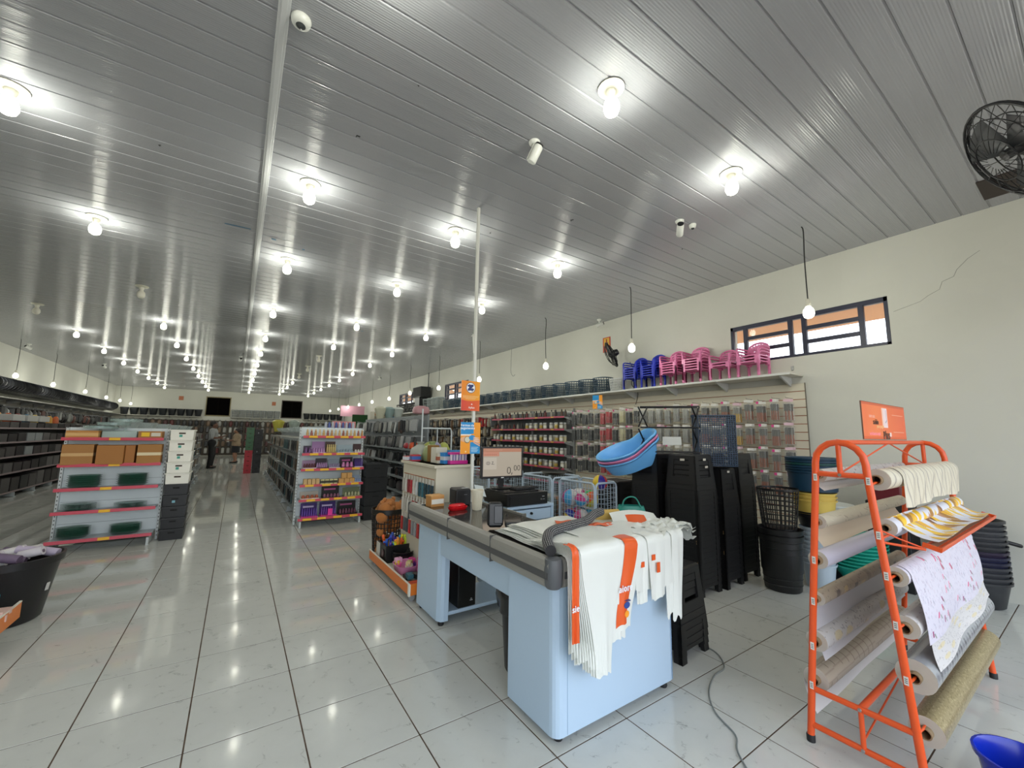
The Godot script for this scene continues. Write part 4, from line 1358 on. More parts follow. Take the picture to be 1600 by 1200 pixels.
# ---------------------------------------------------------------- plastic goods on the floor at the right
# stool shell, origin at the floor, square, legs splayed
func stool_mesh(top: float, foot: float, h: float, win_top: float, lip := 0.02) -> ArrayMesh:
	var m := mb()
	var half := func(y: float) -> float: return lerpf(foot, top, y / h) / 2
	for q in 4:
		m.at(Vector3.ZERO, Basis(Vector3.UP, PI / 2 * q))
		var band := func(y0: float, y1: float, x0: float, x1: float, deep: float):
			# a flat piece of one side between two heights, x as a share of the half width
			var a: float = half.call(y0)
			var b: float = half.call(y1)
			var f := [V(x0 * a, y0, a), V(x1 * a, y0, a), V(x1 * b, y1, b), V(x0 * b, y1, b)]
			var k := [V(x0 * a, y0, a - deep), V(x1 * a, y0, a - deep), V(x1 * b, y1, b - deep), V(x0 * b, y1, b - deep)]
			m.quad(f[0], f[1], f[2], f[3])
			m.quad(k[1], k[0], k[3], k[2])
			m.quad(k[0], k[1], f[1], f[0])
			m.quad(f[3], f[2], k[2], k[3])
			m.quad(k[0], f[0], f[3], k[3])
			m.quad(f[1], k[1], k[2], f[2])
		# feet, lower panel, stiles either side of the opening, upper panel
		band.call(0.0, 0.075, -1.0, -0.66, 0.03)
		band.call(0.0, 0.075, 0.66, 1.0, 0.03)
		band.call(0.075, 0.225, -1.0, 1.0, 0.012)
		band.call(0.225, win_top, -1.0, -0.56, 0.012)
		band.call(0.225, win_top, 0.56, 1.0, 0.012)
		band.call(win_top, h - 0.012, -1.0, 1.0, 0.012)
		for k in 2:
			var y := 0.10 + 0.05 * k
			var e: float = half.call(y)
			m.box(V(0, y, e + 0.0015), V(e * 1.9, 0.006, 0.004))
			m.box(V(e - 0.012, y - 0.06, e + 0.001), V(0.022, 0.010, 0.008))
		var ht: float = half.call(h - 0.012)
		m.quad(V(-ht, h - 0.012, ht), V(ht, h - 0.012, ht), V(ht - 0.012, h, ht - 0.012), V(-ht + 0.012, h, ht - 0.012))
	m.at(Vector3.ZERO)
	var tt: float = half.call(h - 0.012) - 0.012
	m.quad(V(-tt, h, tt), V(tt, h, tt), V(tt, h, -tt), V(-tt, h, -tt))
	for i in 3:
		m.box(V(0, h + 0.001, (i - 1) * tt * 0.5), V(tt * 1.2, 0.003, 0.01))
	return m.mesh()

func stool_stack(cx: float, cz: float, count: int, pitch: float, turn: float, mesh: ArrayMesh, where: String, tags: Array, top_h: float, stk: Array):
	var black := mat("141416", 0.42)
	for k in count:
		var lab := "stool nested in the %s" % where
		if k == count - 1: lab = "topmost stool of the %s" % where
		elif k == 0: lab = "bottom stool of the %s" % where
		var marked: bool = (k == count - 1 and stk.size() > 0) or tags.any(func(q): return q[0] == k)
		if not marked:
			single("plastic_stool", mesh, black, lab, "stool", V(cx, 0.001 + pitch * k, cz), turn, "black stools of the " + where)
			continue
		var o := thing("plastic_stool", lab, "stool", V(cx, 0.001 + pitch * k, cz), turn, "black stools of the " + where)
		part("shell", mesh, black, o)
		if k == count - 1:
			for s in stk: # white or card labels on the topmost one
				part("label", mb().at(V(s[0], s[1], s[2]), Basis(Vector3.UP, s[3])).box(V(0, 0, 0), V(0.05, 0.022, 0.003), 0.001), mat("c9c3b6", 0.6), o)
		for s in tags:
			if s[0] == k: part("tag", mb().at(V(s[1], 0.16, s[2]), Basis(Vector3.UP, s[3])).box(V(0, 0, 0), V(0.035, 0.034, 0.003)), mat("ab8d66", 0.8), o)

func plastic_goods():
	var st := stool_mesh(0.30, 0.375, 0.455, 0.40)
	var st2 := stool_mesh(0.29, 0.35, 0.455, 0.395)
	stool_stack(4.02, -2.55, 19, 0.0505, 0.0, st, "black stack nearest the counter", [[3, -0.17, 0.165, -0.3], [7, -0.17, 0.16, -0.3], [11, -0.165, 0.16, 0.2]], 0.45, [[-0.163, 0.40, 0.02, PI / 2], [0.0, 0.405, 0.165, 0.0], [0.02, 0.33, 0.173, 0.0]])
	stool_stack(4.02, -3.00, 19, 0.050, 0.0, st, "black stack under the drying rack", [[8, -0.17, 0.15, -0.3]], 0.45, [[-0.163, 0.405, 0.0, PI / 2]])
	stool_stack(4.44, -2.52, 16, 0.0505, 0.02, st2, "lower black stack under the navy crate", [[4, -0.16, 0.15, 0.2], [8, -0.16, 0.155, 0.1]], 0.45, [[-0.01, 0.42, 0.156, 0.0]])
	stool_stack(4.86, -2.55, 19, 0.0505, 0.0, st2, "black stack beside the perforated basket", [[6, -0.16, 0.15, 0.2], [10, -0.16, 0.15, 0.2]], 0.45, [[-0.152, 0.43, 0.03, PI / 2], [-0.156, 0.36, 0.03, PI / 2]])
	stool_stack(3.98, -3.52, 12, 0.050, 0.0, st, "low black stack under the blue baths", [], 0.45, [])
	stool_stack(2.80, -1.98, 4, 0.0505, 0.08, st, "short black stack beside the counter", [], 0.45, [])
	# black wire drying rack folded in crosses
	var dr := thing("drying_rack", "black metal rack with crossed legs on top of black stools", "rack", V(4.03, 1.378, -2.79))
	var bar := mat("151517", 0.4)
	var d := V(0.42, 0, 0.52).normalized()
	var p := func(s: float, y: float) -> Vector3: return d * s + V(0, y, 0)
	for y in [0.5, 0.27, 0.0]:
		for e in [-0.09, 0.09]:
			part("rail", mb().cyl(p.call(-0.31, y) + V(d.z, 0, -d.x) * e, p.call(0.31, y) + V(d.z, 0, -d.x) * e, 0.0075), bar, dr)
	for s in [-0.28, 0.28]:
		for q in [[0.0, 0.25], [0.27, 0.5]]:
			for e in [-0.1, 0.1]:
				var n := V(d.x, 0, d.z) * 0.5 + V(d.z, 0, -d.x) * 0.87
				part("leg", mb().cyl(p.call(s, q[0] + 0.008) + n * e, p.call(s, q[1]) - n * e, 0.0085), bar, dr)
	single("price_card", mb().at(Vector3.ZERO, Basis(Vector3.UP, -0.95) * Basis(Vector3.RIGHT, -0.5)).box(V(0, 0, 0), V(0.19, 0.1, 0.003)).box(V(-0.06, 0.02, 0.003), V(0.02, 0.03, 0.001)), [mat("c6c8c4", 0.6)], "white price card lying on the rack with crossed legs", "card", V(3.94, 1.50, -2.70))
	# navy perforated crate standing on end
	navy_crate()
	baby_baths()
	# teal fabric-like bag with one handle
	var tb := thing("teal_bag", "teal plastic tote bag with a thin loop handle behind the counter", "bag", V(3.22, 0.58, -2.68), -0.75)
	part("body", mb().lathe(prof([0, 0, 0.13, 0, 0.15, 0.02, 0.155, 0.12, 0.135, 0.25, 0.12, 0.30, 0.115, 0.30, 0.13, 0.25, 0.148, 0.12, 0.12, 0.015, 0, 0.015]), 28, 1.0, 0.45, 2.6), mat("2c8f80", 0.35), tb)
	part("handle", mb().tube(curve([-0.085, 0.29, 0.05, -0.07, 0.35, 0.05, -0.02, 0.385, 0.05, 0.04, 0.375, 0.05, 0.085, 0.29, 0.05], 5), 0.007, 8), mat("2c8f80", 0.35), tb)
	var carton := single("display_table", mb().box(V(0, 0.565, 0), V(0.34, 0.03, 0.34), 0.006).box(V(-0.15, 0.28, -0.15), V(0.03, 0.56, 0.03)).box(V(0.15, 0.28, -0.15), V(0.03, 0.56, 0.03)).box(V(-0.15, 0.28, 0.15), V(0.03, 0.56, 0.03)).box(V(0.15, 0.28, 0.15), V(0.03, 0.56, 0.03)), mat("17181a", 0.5), "small black plastic side table under the teal tote bag", "table", V(3.22, 0, -2.68))
	# black round bins with a perforated basket in the top one
	var binm := mb().lathe(prof([0, 0, 0.155, 0, 0.165, 0.012, 0.178, 0.18, 0.186, 0.19, 0.19, 0.5, 0.205, 0.505, 0.21, 0.55, 0.198, 0.552, 0.18, 0.5, 0.15, 0.02, 0, 0.02]), 32).mesh()
	for k in 2:
		var b := thing("round_bin", "black ribbed round bin standing on the floor tiles" if k == 0 else "second black round bin nested in the ribbed floor-standing one", "bin", V(4.82, 0.001 + 0.06 * k, -2.06))
		part("bucket", binm, mat("131416", 0.4), b)
		for j in 7:
			var y := 0.06 + 0.06 * j
			part("rib", mb().lathe(prof([0.167 + 0.05 * y, y, 0.172 + 0.05 * y, y + 0.006, 0.167 + 0.05 * y, y + 0.012]), 32), mat("131416", 0.4), b)
	var bk := thing("perforated_basket", "tall black perforated basket standing on the ribbed round bin", "basket", V(4.82, 0.614, -2.06))
	lattice_basket(bk, 0.150, 0.19, 0.40, 9, 26, mat("101012", 0.4), 0.006, true)
	# tower of buckets and basins by the slatted wall
	var wb := mb().lathe(prof([0, 0, 0.115, 0, 0.12, 0.008, 0.145, 0.23, 0.156, 0.232, 0.158, 0.25, 0.15, 0.252, 0.14, 0.23, 0.112, 0.012, 0, 0.012]), 28).mesh()
	var wm := mat("b4c2ce", 0.35)
	for k in 9:
		var b := thing("white_bucket", "pale bucket in the pile behind the rack", "bucket", V(5.22, 0.001 + 0.045 * k, -1.87), 0.0, "pale buckets nested behind the rack")
		if k == 0: b.set_meta("label", "lowest pale bucket of the nested pile behind the rack")
		part("bucket", wb, wm, b)
	var bb := mb().lathe(prof([0, 0, 0.13, 0, 0.14, 0.01, 0.16, 0.1, 0.172, 0.102, 0.174, 0.118, 0.165, 0.12, 0.154, 0.1, 0.13, 0.012, 0, 0.012]), 30).mesh()
	for k in 3: 
		var o := single("black_basin", bb, mat("191a1c", 0.4), "small black basin under the yellow basins", "basin", V(5.22, 0.615 + 0.02 * k, -1.87), 0.0, "black basins in the tower behind the rack")
	var yb := mb().lathe(prof([0, 0, 0.16, 0, 0.17, 0.01, 0.186, 0.14, 0.2, 0.142, 0.202, 0.155, 0.192, 0.157, 0.18, 0.14, 0.16, 0.014, 0, 0.014]), 30).mesh()
	for k in 3: single("yellow_basin", yb, mat("d8bc5e", 0.4), "pale yellow basin under the navy basins", "basin", V(5.22, 0.745 + 0.038 * k, -1.87), 0.0, "yellow basins in the tower behind the rack")
	var nb := mb().lathe(prof([0, 0, 0.2, 0, 0.214, 0.012, 0.226, 0.2, 0.24, 0.203, 0.243, 0.222, 0.232, 0.224, 0.218, 0.2, 0.2, 0.016, 0, 0.016]), 34).mesh()
	for k in 6: single("navy_basin", nb, mat("17384f" if k != 3 else "1d4a4a", 0.35), "topmost navy blue basin of the tower beside the slatted wall" if k == 5 else "navy basin in the tower by the slatted wall", "basin", V(5.22, 0.985 + 0.027 * k, -1.87), 0.0, "navy basins in the tower behind the rack")
	var gb := mb().lathe(prof([0, 0, 0.14, 0, 0.15, 0.01, 0.235, 0.13, 0.252, 0.132, 0.254, 0.144, 0.244, 0.145, 0.226, 0.13, 0.14, 0.014, 0, 0.014]), 32).mesh()
	for k in 10: single("teal_bowl", gb, mat("1d9b86", 0.35), "teal basin in the low pile behind the rack", "basin", V(5.52, 0.10 + 0.034 * k, -1.62), 0.0, "teal basins piled behind the rack")
	for k in 7: single("striped_bowl", gb, mat("cfd2cd", 0.4), "pale basin in the pile behind the rack", "basin", V(5.78, 0.44 + 0.036 * k, -1.95), 0.0, "pale basins piled behind the rack")
	single("goods_plinth", mb().box(V(0, 0.049, 0), V(0.42, 0.098, 0.42), 0.01), mat("1b2030", 0.5), "low dark plinth under the teal basins", "plinth", V(5.52, 0, -1.62))
	single("goods_plinth", mb().box(V(0, 0.215, 0), V(0.4, 0.43, 0.36), 0.01), mat("202226", 0.5), "dark crate under the pale basins by the wall", "crate", V(5.80, 0, -1.99))
	# wine red and black boxes on edge further behind the rolls
	single("red_box", mb().box(V(0, 0.16, 0), V(0.3, 0.32, 0.24), 0.01), mat("5e1420", 0.4), "dark red plastic box seen through the rack above the white roll", "box", V(5.95, 0.89, -1.42))
	single("black_crate", mb().box(V(0, 0.445, 0), V(0.36, 0.89, 0.34), 0.01), mat("17181b", 0.5), "black crate column against the wall behind the rack", "crate", V(5.95, 0, -1.42))
	# dark tubs with handles in the corner
	var tubm := mb().lathe(prof([0, 0, 0.15, 0, 0.165, 0.012, 0.21, 0.22, 0.226, 0.224, 0.228, 0.245, 0.216, 0.246, 0.2, 0.22, 0.152, 0.016, 0, 0.016]), 32).mesh()
	for k in 13:
		var c: String = ["2b2d30", "303236", "2f3136", "32343a", "1b1d34", "1a1d38", "241c33", "2a2c30", "303236", "34363a", "3a3c40", "303236", "2a2c30"][k]
		single("round_tub", tubm, mat(c, 0.4), "dark round tub in the pile by the wall", "tub", V(6.02, 0.001 + 0.046 * k, -0.86), 0.0, "dark tubs nested at the right wall")
	part("handle", mb().tube(curve([0.1, 0.6, 0.19, 0.13, 0.58, 0.26, 0.17, 0.57, 0.27, 0.2, 0.6, 0.12], 5), 0.018, 8), mat("17181a", 0.4), get_node("round_tub"))

# open basket wall of vertical ribs and hoops; tapered, round
func lattice_basket(o: Node3D, r0: float, r1: float, h: float, hoops: int, ribs: int, m: Material, t := 0.004, sub := false, sq := 2.0, sx := 1.0, sz := 1.0):
	var key := "lattice%s" % [[r0, r1, h, hoops, ribs, t, sq, sx, sz]]
	if not meshes.has(key):
		var a := mb()
		var b := mb()
		for k in hoops:
			var y := h * k / (hoops - 1)
			var r := lerpf(r0, r1, y / h)
			var w := t * (2.2 if k == hoops - 1 or k == 0 else 0.9)
			a.lathe(prof([r - t * 0.5, y - w, r + t * 0.5, y - w, r + t * 0.5, y + w * 0.6, r - t * 0.5, y + w * 0.6, r - t * 0.5, y - w]), 28, sx, sz, sq)
		a.lathe(prof([0, 0, r0, 0, r0, t, 0, t]), 28, sx, sz, sq)
		for k in ribs:
			var an := TAU * k / ribs
			var f := 1.0 if sq <= 2.0 else pow(pow(absf(cos(an)), sq) + pow(absf(sin(an)), sq), -1.0 / sq)
			b.cyl(V(r0 * f * cos(an) * sx, 0, r0 * f * sin(an) * sz), V(r1 * f * cos(an) * sx, h, r1 * f * sin(an) * sz), t, t, 5)
		meshes[key] = [a.mesh(), b.mesh()]
	part("hoops", meshes[key][0], m, o)
	part("ribs", meshes[key][1], m, o)

func navy_crate():
	var nv := mat("17334d", 0.42)
	var c := thing("plastic_crate", "navy perforated plastic crate standing on end above black stools", "crate", V(4.28, 1.243, -2.38), -0.82)
	# perforated floor of the crate faces the room; the walls reach back from it
	var W := 0.37
	var H := 0.54
	var D := 0.26
	var fl := mb()
	for i in 17: fl.box(V(-W / 2 + W * i / 16.0, H / 2, 0), V(0.0075, H - 0.01, 0.006))
	for j in 25: fl.box(V(0, H * j / 24.0, 0), V(W, 0.0075, 0.006))
	part("perforated_floor", fl, nv, c)
	var wl := mb()
	wl.box(V(-W / 2, H / 2, -D / 2), V(0.008, H, D), 0.002).box(V(W / 2, H / 2, -D / 2), V(0.008, H, D), 0.002).box(V(0, 0.004, -D / 2), V(W, 0.008, D), 0.002).box(V(0, H - 0.004, -D / 2), V(W, 0.008, D), 0.002)
	part("side_walls", wl, nv, c)
	var rm := mb()
	for y in [0.0, H]: rm.box(V(0, y, -D), V(W + 0.05, 0.03, 0.03), 0.006)
	for x in [-W / 2, W / 2]: rm.box(V(x, H / 2, -D), V(0.03, H + 0.04, 0.03), 0.006)
	for x in [-W / 2, W / 2]: rm.box(V(x * 1.01, H / 2, -D * 0.5), V(0.016, H * 0.94, 0.02), 0.004)
	part("rim", rm, nv, c)
	part("label", mb().box(V(W / 2 + 0.005, 0.33, -0.1), V(0.002, 0.1, 0.02)), mat("a9c23a", 0.5), c)

func baby_baths():
	# an oval tub as rings from the foot end (-x) to the head end (+x)
	var made := func(rim_only: bool) -> MB:
		var m := mb()
		var rings := []
		# ring radii scaled: [height, scale x, scale z]
		var levels := [[0.0, 0.30, 0.14], [0.012, 0.32, 0.155], [0.10, 0.36, 0.18], [0.17, 0.39, 0.2], [0.20, 0.40, 0.205], [0.203, 0.43, 0.23], [0.185, 0.437, 0.237], [0.205, 0.437, 0.237], [0.21, 0.425, 0.225], [0.2, 0.395, 0.2], [0.16, 0.38, 0.19], [0.10, 0.345, 0.17], [0.025, 0.30, 0.14]]
		for l in levels:
			var row := PackedVector3Array()
			for k in 41:
				var a := TAU * k / 40.0
				var sx: float = l[1]
				var x := sx * cos(a)
				# waist towards the head end
				var wz: float = l[2] * (1.0 - 0.16 * exp(-pow((x - 0.12) / 0.13, 2)))
				var lift := 0.10 * smoothstep(0.02, 0.36, x) * clampf(l[0] / 0.2, 0.0, 1.0)
				row.push_back(V(x, l[0] + lift, -wz * sin(a)))
			rings.append(row)
		rings.reverse()
		m.sheet(rings)
		m.lathe(prof([0, 0.0, 0.14, 0.0]), 6)
		var base := PackedVector3Array()
		for k in 40:
			var a := TAU * k / 40.0
			base.push_back(V(0.30 * cos(a), 0.026, -0.14 * sin(a)))
		m.poly(base, Vector3.UP)
		return m
	var tub: ArrayMesh = made.call(false).mesh()
	var cols := [["6fb6f2", "light blue baby bath at the bottom of the tilted nested three"], ["e58ab8", "pink baby bath nested between two light blue ones"], ["78bef6", "topmost light blue baby bath leaning over the stools"]]
	for k in 3:
		var o := single("baby_bath", tub, mat(cols[k][0], 0.25), cols[k][1], "baby bath", V(3.80, 1.19, -3.10))
		o.basis = Basis(Vector3.UP, -0.88) * Basis(Vector3.BACK, 0.34) * Basis(Vector3.RIGHT, 0.42)
		o.basis = o.basis.scaled_local(V(0.84, 0.9, 0.84))
		o.position += o.basis.y.normalized() * 0.04 * k

# ---------------------------------------------------------------- right wall: slatted board, long shelf, hung goods
func right_wall():
	var cream := mat("cfc8b5", 0.5)
	var sl := thing("slat_wall", "cream slatted wall board with copper grooves along the right-hand wall", "wall board", V(RIGHT_X - 0.02, 0, -9.3))
	var z0 := -2.265
	var z1 := -18.6
	var L := z0 - z1
	var mid := (z0 + z1) / 2 + 9.3
	part("backing", mb().box(V(0.008, 1.28, mid), V(0.012, 2.03, L)), mat("8c8578", 0.7), sl)
	var slat := mb().box(V(-0.006, 0, mid), V(0.016, 0.1025, L), 0.002).mesh()
	var lip := mb().box(V(-0.001, 0, mid), V(0.008, 0.0085, L)).mesh()
	for k in 19:
		var y := 2.296 - 0.0555 - 0.111 * k
		part("slat", slat, cream, sl, V(0, y, 0))
		part("groove_strip", lip, mat("9c4a20", 0.4), sl, V(0, y - 0.0555, 0))
	part("edge_trim", mb().box(V(-0.004, 1.28, z0 + 9.3 + 0.003), V(0.022, 2.035, 0.006)), mat("6b6458", 0.6), sl)
	var sh := thing("long_shelf", "long white bracketed shelf high on the right-hand wall", "shelf", V(RIGHT_X, 2.395, -10.4))
	var sz := [-2.28, -18.6]
	var slen: float = sz[0] - sz[1]
	part("board", mb().box(V(-0.205, 0.0, (sz[0] + sz[1]) / 2 + 10.4), V(0.40, 0.022, slen), 0.004), mat("d2cfc4", 0.5), sh)
	part("front_edge", mb().box(V(-0.408, 0.0, (sz[0] + sz[1]) / 2 + 10.4), V(0.008, 0.03, slen)), mat("c9cac6", 0.4), sh)
	var br := mb().extrude(PackedVector2Array([Vector2(0, 0), Vector2(-0.33, 0), Vector2(-0.33, -0.012), Vector2(-0.03, -0.13), Vector2(0, -0.13)]), 0.022).mesh()
	for k in 19: part("bracket", br, mat("c4c6c6", 0.45), sh, V(-0.004, -0.011, -2.42 - 0.88 * k + 10.4))
	part("upright_end", mb().box(V(-0.012, 0.12, 8.0), V(0.02, 0.06, 0.03), 0.003), mat("a9aba9", 0.4), sh)
	var hs := thing("shelf_sign", "small blue and orange payment sign hanging from the long shelf's edge", "sign", V(5.905, 2.215, -5.69), -PI / 2 + 0.5)
	part("board", mb().box(V(0, 0, 0), V(0.2, 0.27, 0.004)), mat("e7e2d8", 0.5), hs)
	part("print", mb().quad(V(-0.1, -0.135, 0.0024), V(0.1, -0.135, 0.0024), V(0.1, 0.135, 0.0024), V(-0.1, 0.135, 0.0024)), mats["sign2"], hs)
	kids_chairs()
	laundry_baskets()
	hung_packs()
	spice_shelves()
	# plaque, fan and camera on the wall
	var pq := thing("wall_plaque", "small red and yellow plaque on the wall above the wall fan", "plaque", V(RIGHT_X - 0.004, 3.46, -5.81), -PI / 2)
	part("plate", mb().box(V(0, 0, 0), V(0.21, 0.32, 0.006), 0.001), mat("b8442a", 0.5), pq)
	part("yellow_panel", mb().box(V(0, 0.06, 0.0035), V(0.15, 0.16, 0.002)), mat("d2a53a", 0.5), pq)
	part("pictogram", mb().box(V(0.0, 0.07, 0.005), V(0.03, 0.1, 0.001)).box(V(0.035, 0.03, 0.005), V(0.02, 0.03, 0.001)), mat("8c2f22", 0.5), pq)
	wall_fan("wall_fan", "black wall fan with a wire cage above the blue chairs", V(5.93, 3.12, -5.34), Basis.looking_at(V(0.62, 0.42, 0.66), Vector3.UP), 0.26, V(RIGHT_X, 3.22, -5.62))
	wall_fan("wall_fan", "large black caged fan near the ceiling at the upper right corner", V(4.2, 3.5, -0.19), Basis.looking_at(V(0.35, 0.5, 0.8), Vector3.UP), 0.36, V(4.6, 3.7, FRONT_Z))
	var wire := single("fan_cable", mb().tube(curve([6.31, 3.0, -5.2, 6.3, 2.8, -5.1, 6.29, 2.55, -5.15, 6.28, 2.38, -5.0, 6.27, 2.15, -5.05], 5), 0.006, 6), mat("2b2c2e", 0.6), "thin dark cable running down the wall from the wall fan", "cable")
	# hanging loop of wire, speaker and its pole
	single("wire_loop", mb().tube(curve([6.25, 3.96, -9.3, 6.24, 3.6, -9.3, 6.22, 3.3, -9.28, 6.24, 3.16, -9.2, 6.25, 3.2, -9.12], 5), 0.005, 6), mat("6a6b6b", 0.6), "loose end of grey wire hanging on the upper right-hand wall", "wire")
	var sp := thing("speaker_box", "black loudspeaker box on the long shelf with a thin pole above", "speaker", V(6.02, 2.96, -15.4), -PI / 2)
	part("cabinet", mb().box(V(0, 0.21, 0), V(0.85, 0.42, 0.42), 0.01), mat("17191b", 0.5), sp)
	part("grille", mb().box(V(0, 0.21, 0.213), V(0.79, 0.37, 0.008), 0.003), mat("0e0f10", 0.8), sp)
	part("pole", mb().cyl(V(0.3, 0.42, -0.15), V(0.3, 1.0, -0.15), 0.018), mat("3c4043", 0.5), sp)
	part("stand", mb().box(V(0, -0.275, 0), V(0.5, 0.55, 0.36), 0.01), mat("1c1e20", 0.5), sp)

func wall_fan(called: String, label: String, c: Vector3, b: Basis, R: float, foot: Vector3):
	var wire := mat("121315", 0.35)
	var f := thing(called, label, "fan", c)
	var hub := Node3D.new()
	var cage := mb()
	var front := mb()
	for s in 2:
		var m: MB = cage if s == 0 else front
		m.at(Vector3.ZERO, b)
		var zz := 0.10 if s == 0 else -0.08
		for r in ([1.0, 0.8, 0.45] if s == 0 else [0.98, 0.7, 0.3]):
			var ring := PackedVector3Array()
			for k in 36: ring.push_back(V(R * r * cos(TAU * k / 36), R * r * sin(TAU * k / 36), zz * (1.0 - 0.8 * r * r) if r < 1.0 else 0.0))
			m.tube(ring, 0.0045 if r < 0.98 else 0.009, 5, true)
		for k in 22:
			var a := TAU * k / 22
			var pts := PackedVector3Array()
			for q in 6:
				var rr := lerpf(0.18, 1.0, q / 5.0)
				var aa := a + 0.25 * (1.0 - rr)
				pts.push_back(V(R * rr * cos(aa), R * rr * sin(aa), zz * (1.0 - rr * rr)))
			m.tube(pts, 0.0028, 4)
	part("rear_cage", front, wire, f)
	part("front_cage", cage, wire, f)
	var bl := mb().at(Vector3.ZERO, b)
	for k in 3:
		var a := TAU * k / 3
		var rows := []
		for i in 6:
			var row := PackedVector3Array()
			for j in 5:
				var rr := lerpf(0.16, 0.86, i / 5.0) * R
				var aa := a + (j / 4.0 - 0.5) * 1.1
				row.push_back(V(rr * cos(aa), rr * sin(aa), 0.03 * (j / 4.0 - 0.5) * 2.0))
			rows.append(row)
		bl.sheet(rows, 0.003)
	part("blades", bl, mat("2a2c2f", 0.3), f)
	part("motor", mb().at(Vector3.ZERO, b * Basis(Vector3.RIGHT, PI / 2)).lathe(prof([0, -0.16, 0.05, -0.15, 0.065, -0.1, 0.06, -0.03, 0.035, 0.0, 0.035, 0.05, 0, 0.055]), 18), mat("17181a", 0.4), f)
	var d := foot - c
	part("arm", mb().tube(PackedVector3Array([b * V(0, 0, -0.12), d * 0.6 + V(0, 0.02, 0), d]), 0.014, 8), wire, f)
	part("mount", mb().at(d).box(V(0, 0, 0), V(0.05, 0.12, 0.05), 0.006), wire, f)
	hub.free()

# child's stacking armchair, facing -x; origin on what it stands on
func kids_chair_mesh() -> Array:
	var body := mb()
	# legs: broad at the knee, open arch between them
	for sx in [-1, 1]:
		for sz in [-1, 1]:
			body.box(V(sx * 0.142, 0.10, sz * 0.142), V(0.034, 0.20, 0.034), 0.008)
			body.box(V(sx * 0.142, 0.195, sz * 0.122), V(0.03, 0.03, 0.05), 0.006)
			body.box(V(sx * 0.122, 0.195, sz * 0.142), V(0.05, 0.03, 0.03), 0.006)
	# seat set in from a thin slotted skirt
	body.box(V(0.01, 0.222, 0), V(0.25, 0.012, 0.25), 0.004)
	for sz in [-1, 1]: body.box(V(0, 0.214, sz * 0.15), V(0.31, 0.020, 0.014), 0.004)
	for sx in [-1, 1]: body.box(V(sx * 0.15, 0.214, 0), V(0.014, 0.020, 0.31), 0.004)
	var back := mb()
	for sz in [-1, 1]:
		back.tube(curve([0.14, 0.22, sz * 0.13, 0.165, 0.34, sz * 0.145, 0.175, 0.40, sz * 0.12], 4), 0.014, 7)
	back.tube(curve([0.175, 0.40, -0.12, 0.18, 0.43, -0.06, 0.18, 0.438, 0.0, 0.18, 0.43, 0.06, 0.175, 0.40, 0.12], 4), 0.015, 7)
	for k in 4:
		back.box(V(0.155 + 0.005 * k, 0.27 + 0.035 * k, 0), V(0.012, 0.02, 0.26), 0.003)
	for k in 5: back.box(V(0.172, 0.395, -0.08 + 0.04 * k), V(0.012, 0.05, 0.016), 0.003)
	var arms := []
	for sz in [-1, 1]:
		arms.append(mb().tube(curve([0.16, 0.345, sz * 0.15, 0.02, 0.352, sz * 0.165, -0.10, 0.345, sz * 0.16, -0.14, 0.30, sz * 0.15, -0.13, 0.22, sz * 0.135], 4), 0.013, 7).mesh())
	return [body.mesh(), back.mesh(), arms[0], arms[1]]

func kids_chairs():
	var p := kids_chair_mesh()
	var cols := {"pink": "d97aa8", "blue": "1c2fae"}
	# [z, count, colour, pitch]
	var st := [[-2.80, 3, "pink", 0.042, "pink stack at the shelf's end"], [-3.22, 2, "pink", 0.042, "low second pink stack"], [-3.68, 5, "pink", 0.042, "tall pink stack beside the low one"], [-4.10, 5, "pink", 0.042, "pink stack beside the blue chairs"], [-4.50, 5, "blue", 0.042, "blue stack beside pink chairs"], [-4.90, 5, "blue", 0.042, "blue stack nearer the white basket"]]
	for s in st:
		for k in s[1]:
			var lab := "child's armchair in the %s" % s[4]
			if k == s[1] - 1: lab = "topmost child's armchair of the " + s[4]
			var o := thing("child_chair", lab, "chair", V(6.08, 2.4065 + s[3] * k, s[0]), 0.06 * sin(s[0] * 3.0), "chairs of the " + s[4])
			var m := mat(cols[s[2]], 0.35)
			part("seat", p[0], m, o)
			part("backrest", p[1], m, o)
			part("armrest", p[2], m, o)
			part("armrest", p[3], m, o)

func laundry_baskets():
	var z := -5.72
	for k in 18:
		var o := thing("laundry_basket", "dark blue laundry basket on the long shelf" if k else "nearest dark blue lattice laundry basket, beside the white one", "basket", V(6.10, 2.407, z), 0.0, "" if k == 0 else "dark blue laundry baskets on the shelf")
		lattice_basket(o, 0.15, 0.2, 0.30, 7, 24, mat("12364a", 0.45), 0.006, false, 2.6, 0.9, 1.0)
		z -= 0.43
	var w := thing("laundry_basket", "translucent white lattice basket between the blue chairs and blue baskets", "basket", V(6.10, 2.407, -5.33))
	lattice_basket(w, 0.13, 0.16, 0.24, 6, 24, mat("c9ccc8", 0.4), 0.006, false, 2.6, 0.9, 1.0)
	for k in 6:
		var o := thing("laundry_basket", "grey laundry basket beyond the blue ones", "basket", V(6.10, 2.407, -13.75 - 0.4 * k), 0.0, "grey laundry baskets on the shelf")
		lattice_basket(o, 0.15, 0.19, 0.46, 5, 16, mat("8d9796", 0.45), 0.008, false, 2.6, 0.9, 1.0)
	for k in 5:
		var o := thing("laundry_basket", "black lattice basket far along the long shelf", "basket", V(6.10, 2.407, -16.3 - 0.45 * k), 0.0, "black laundry baskets on the shelf")
		lattice_basket(o, 0.15, 0.19, 0.40, 5, 16, mat("1b1d20", 0.45), 0.008, false, 2.6, 0.9, 1.0)

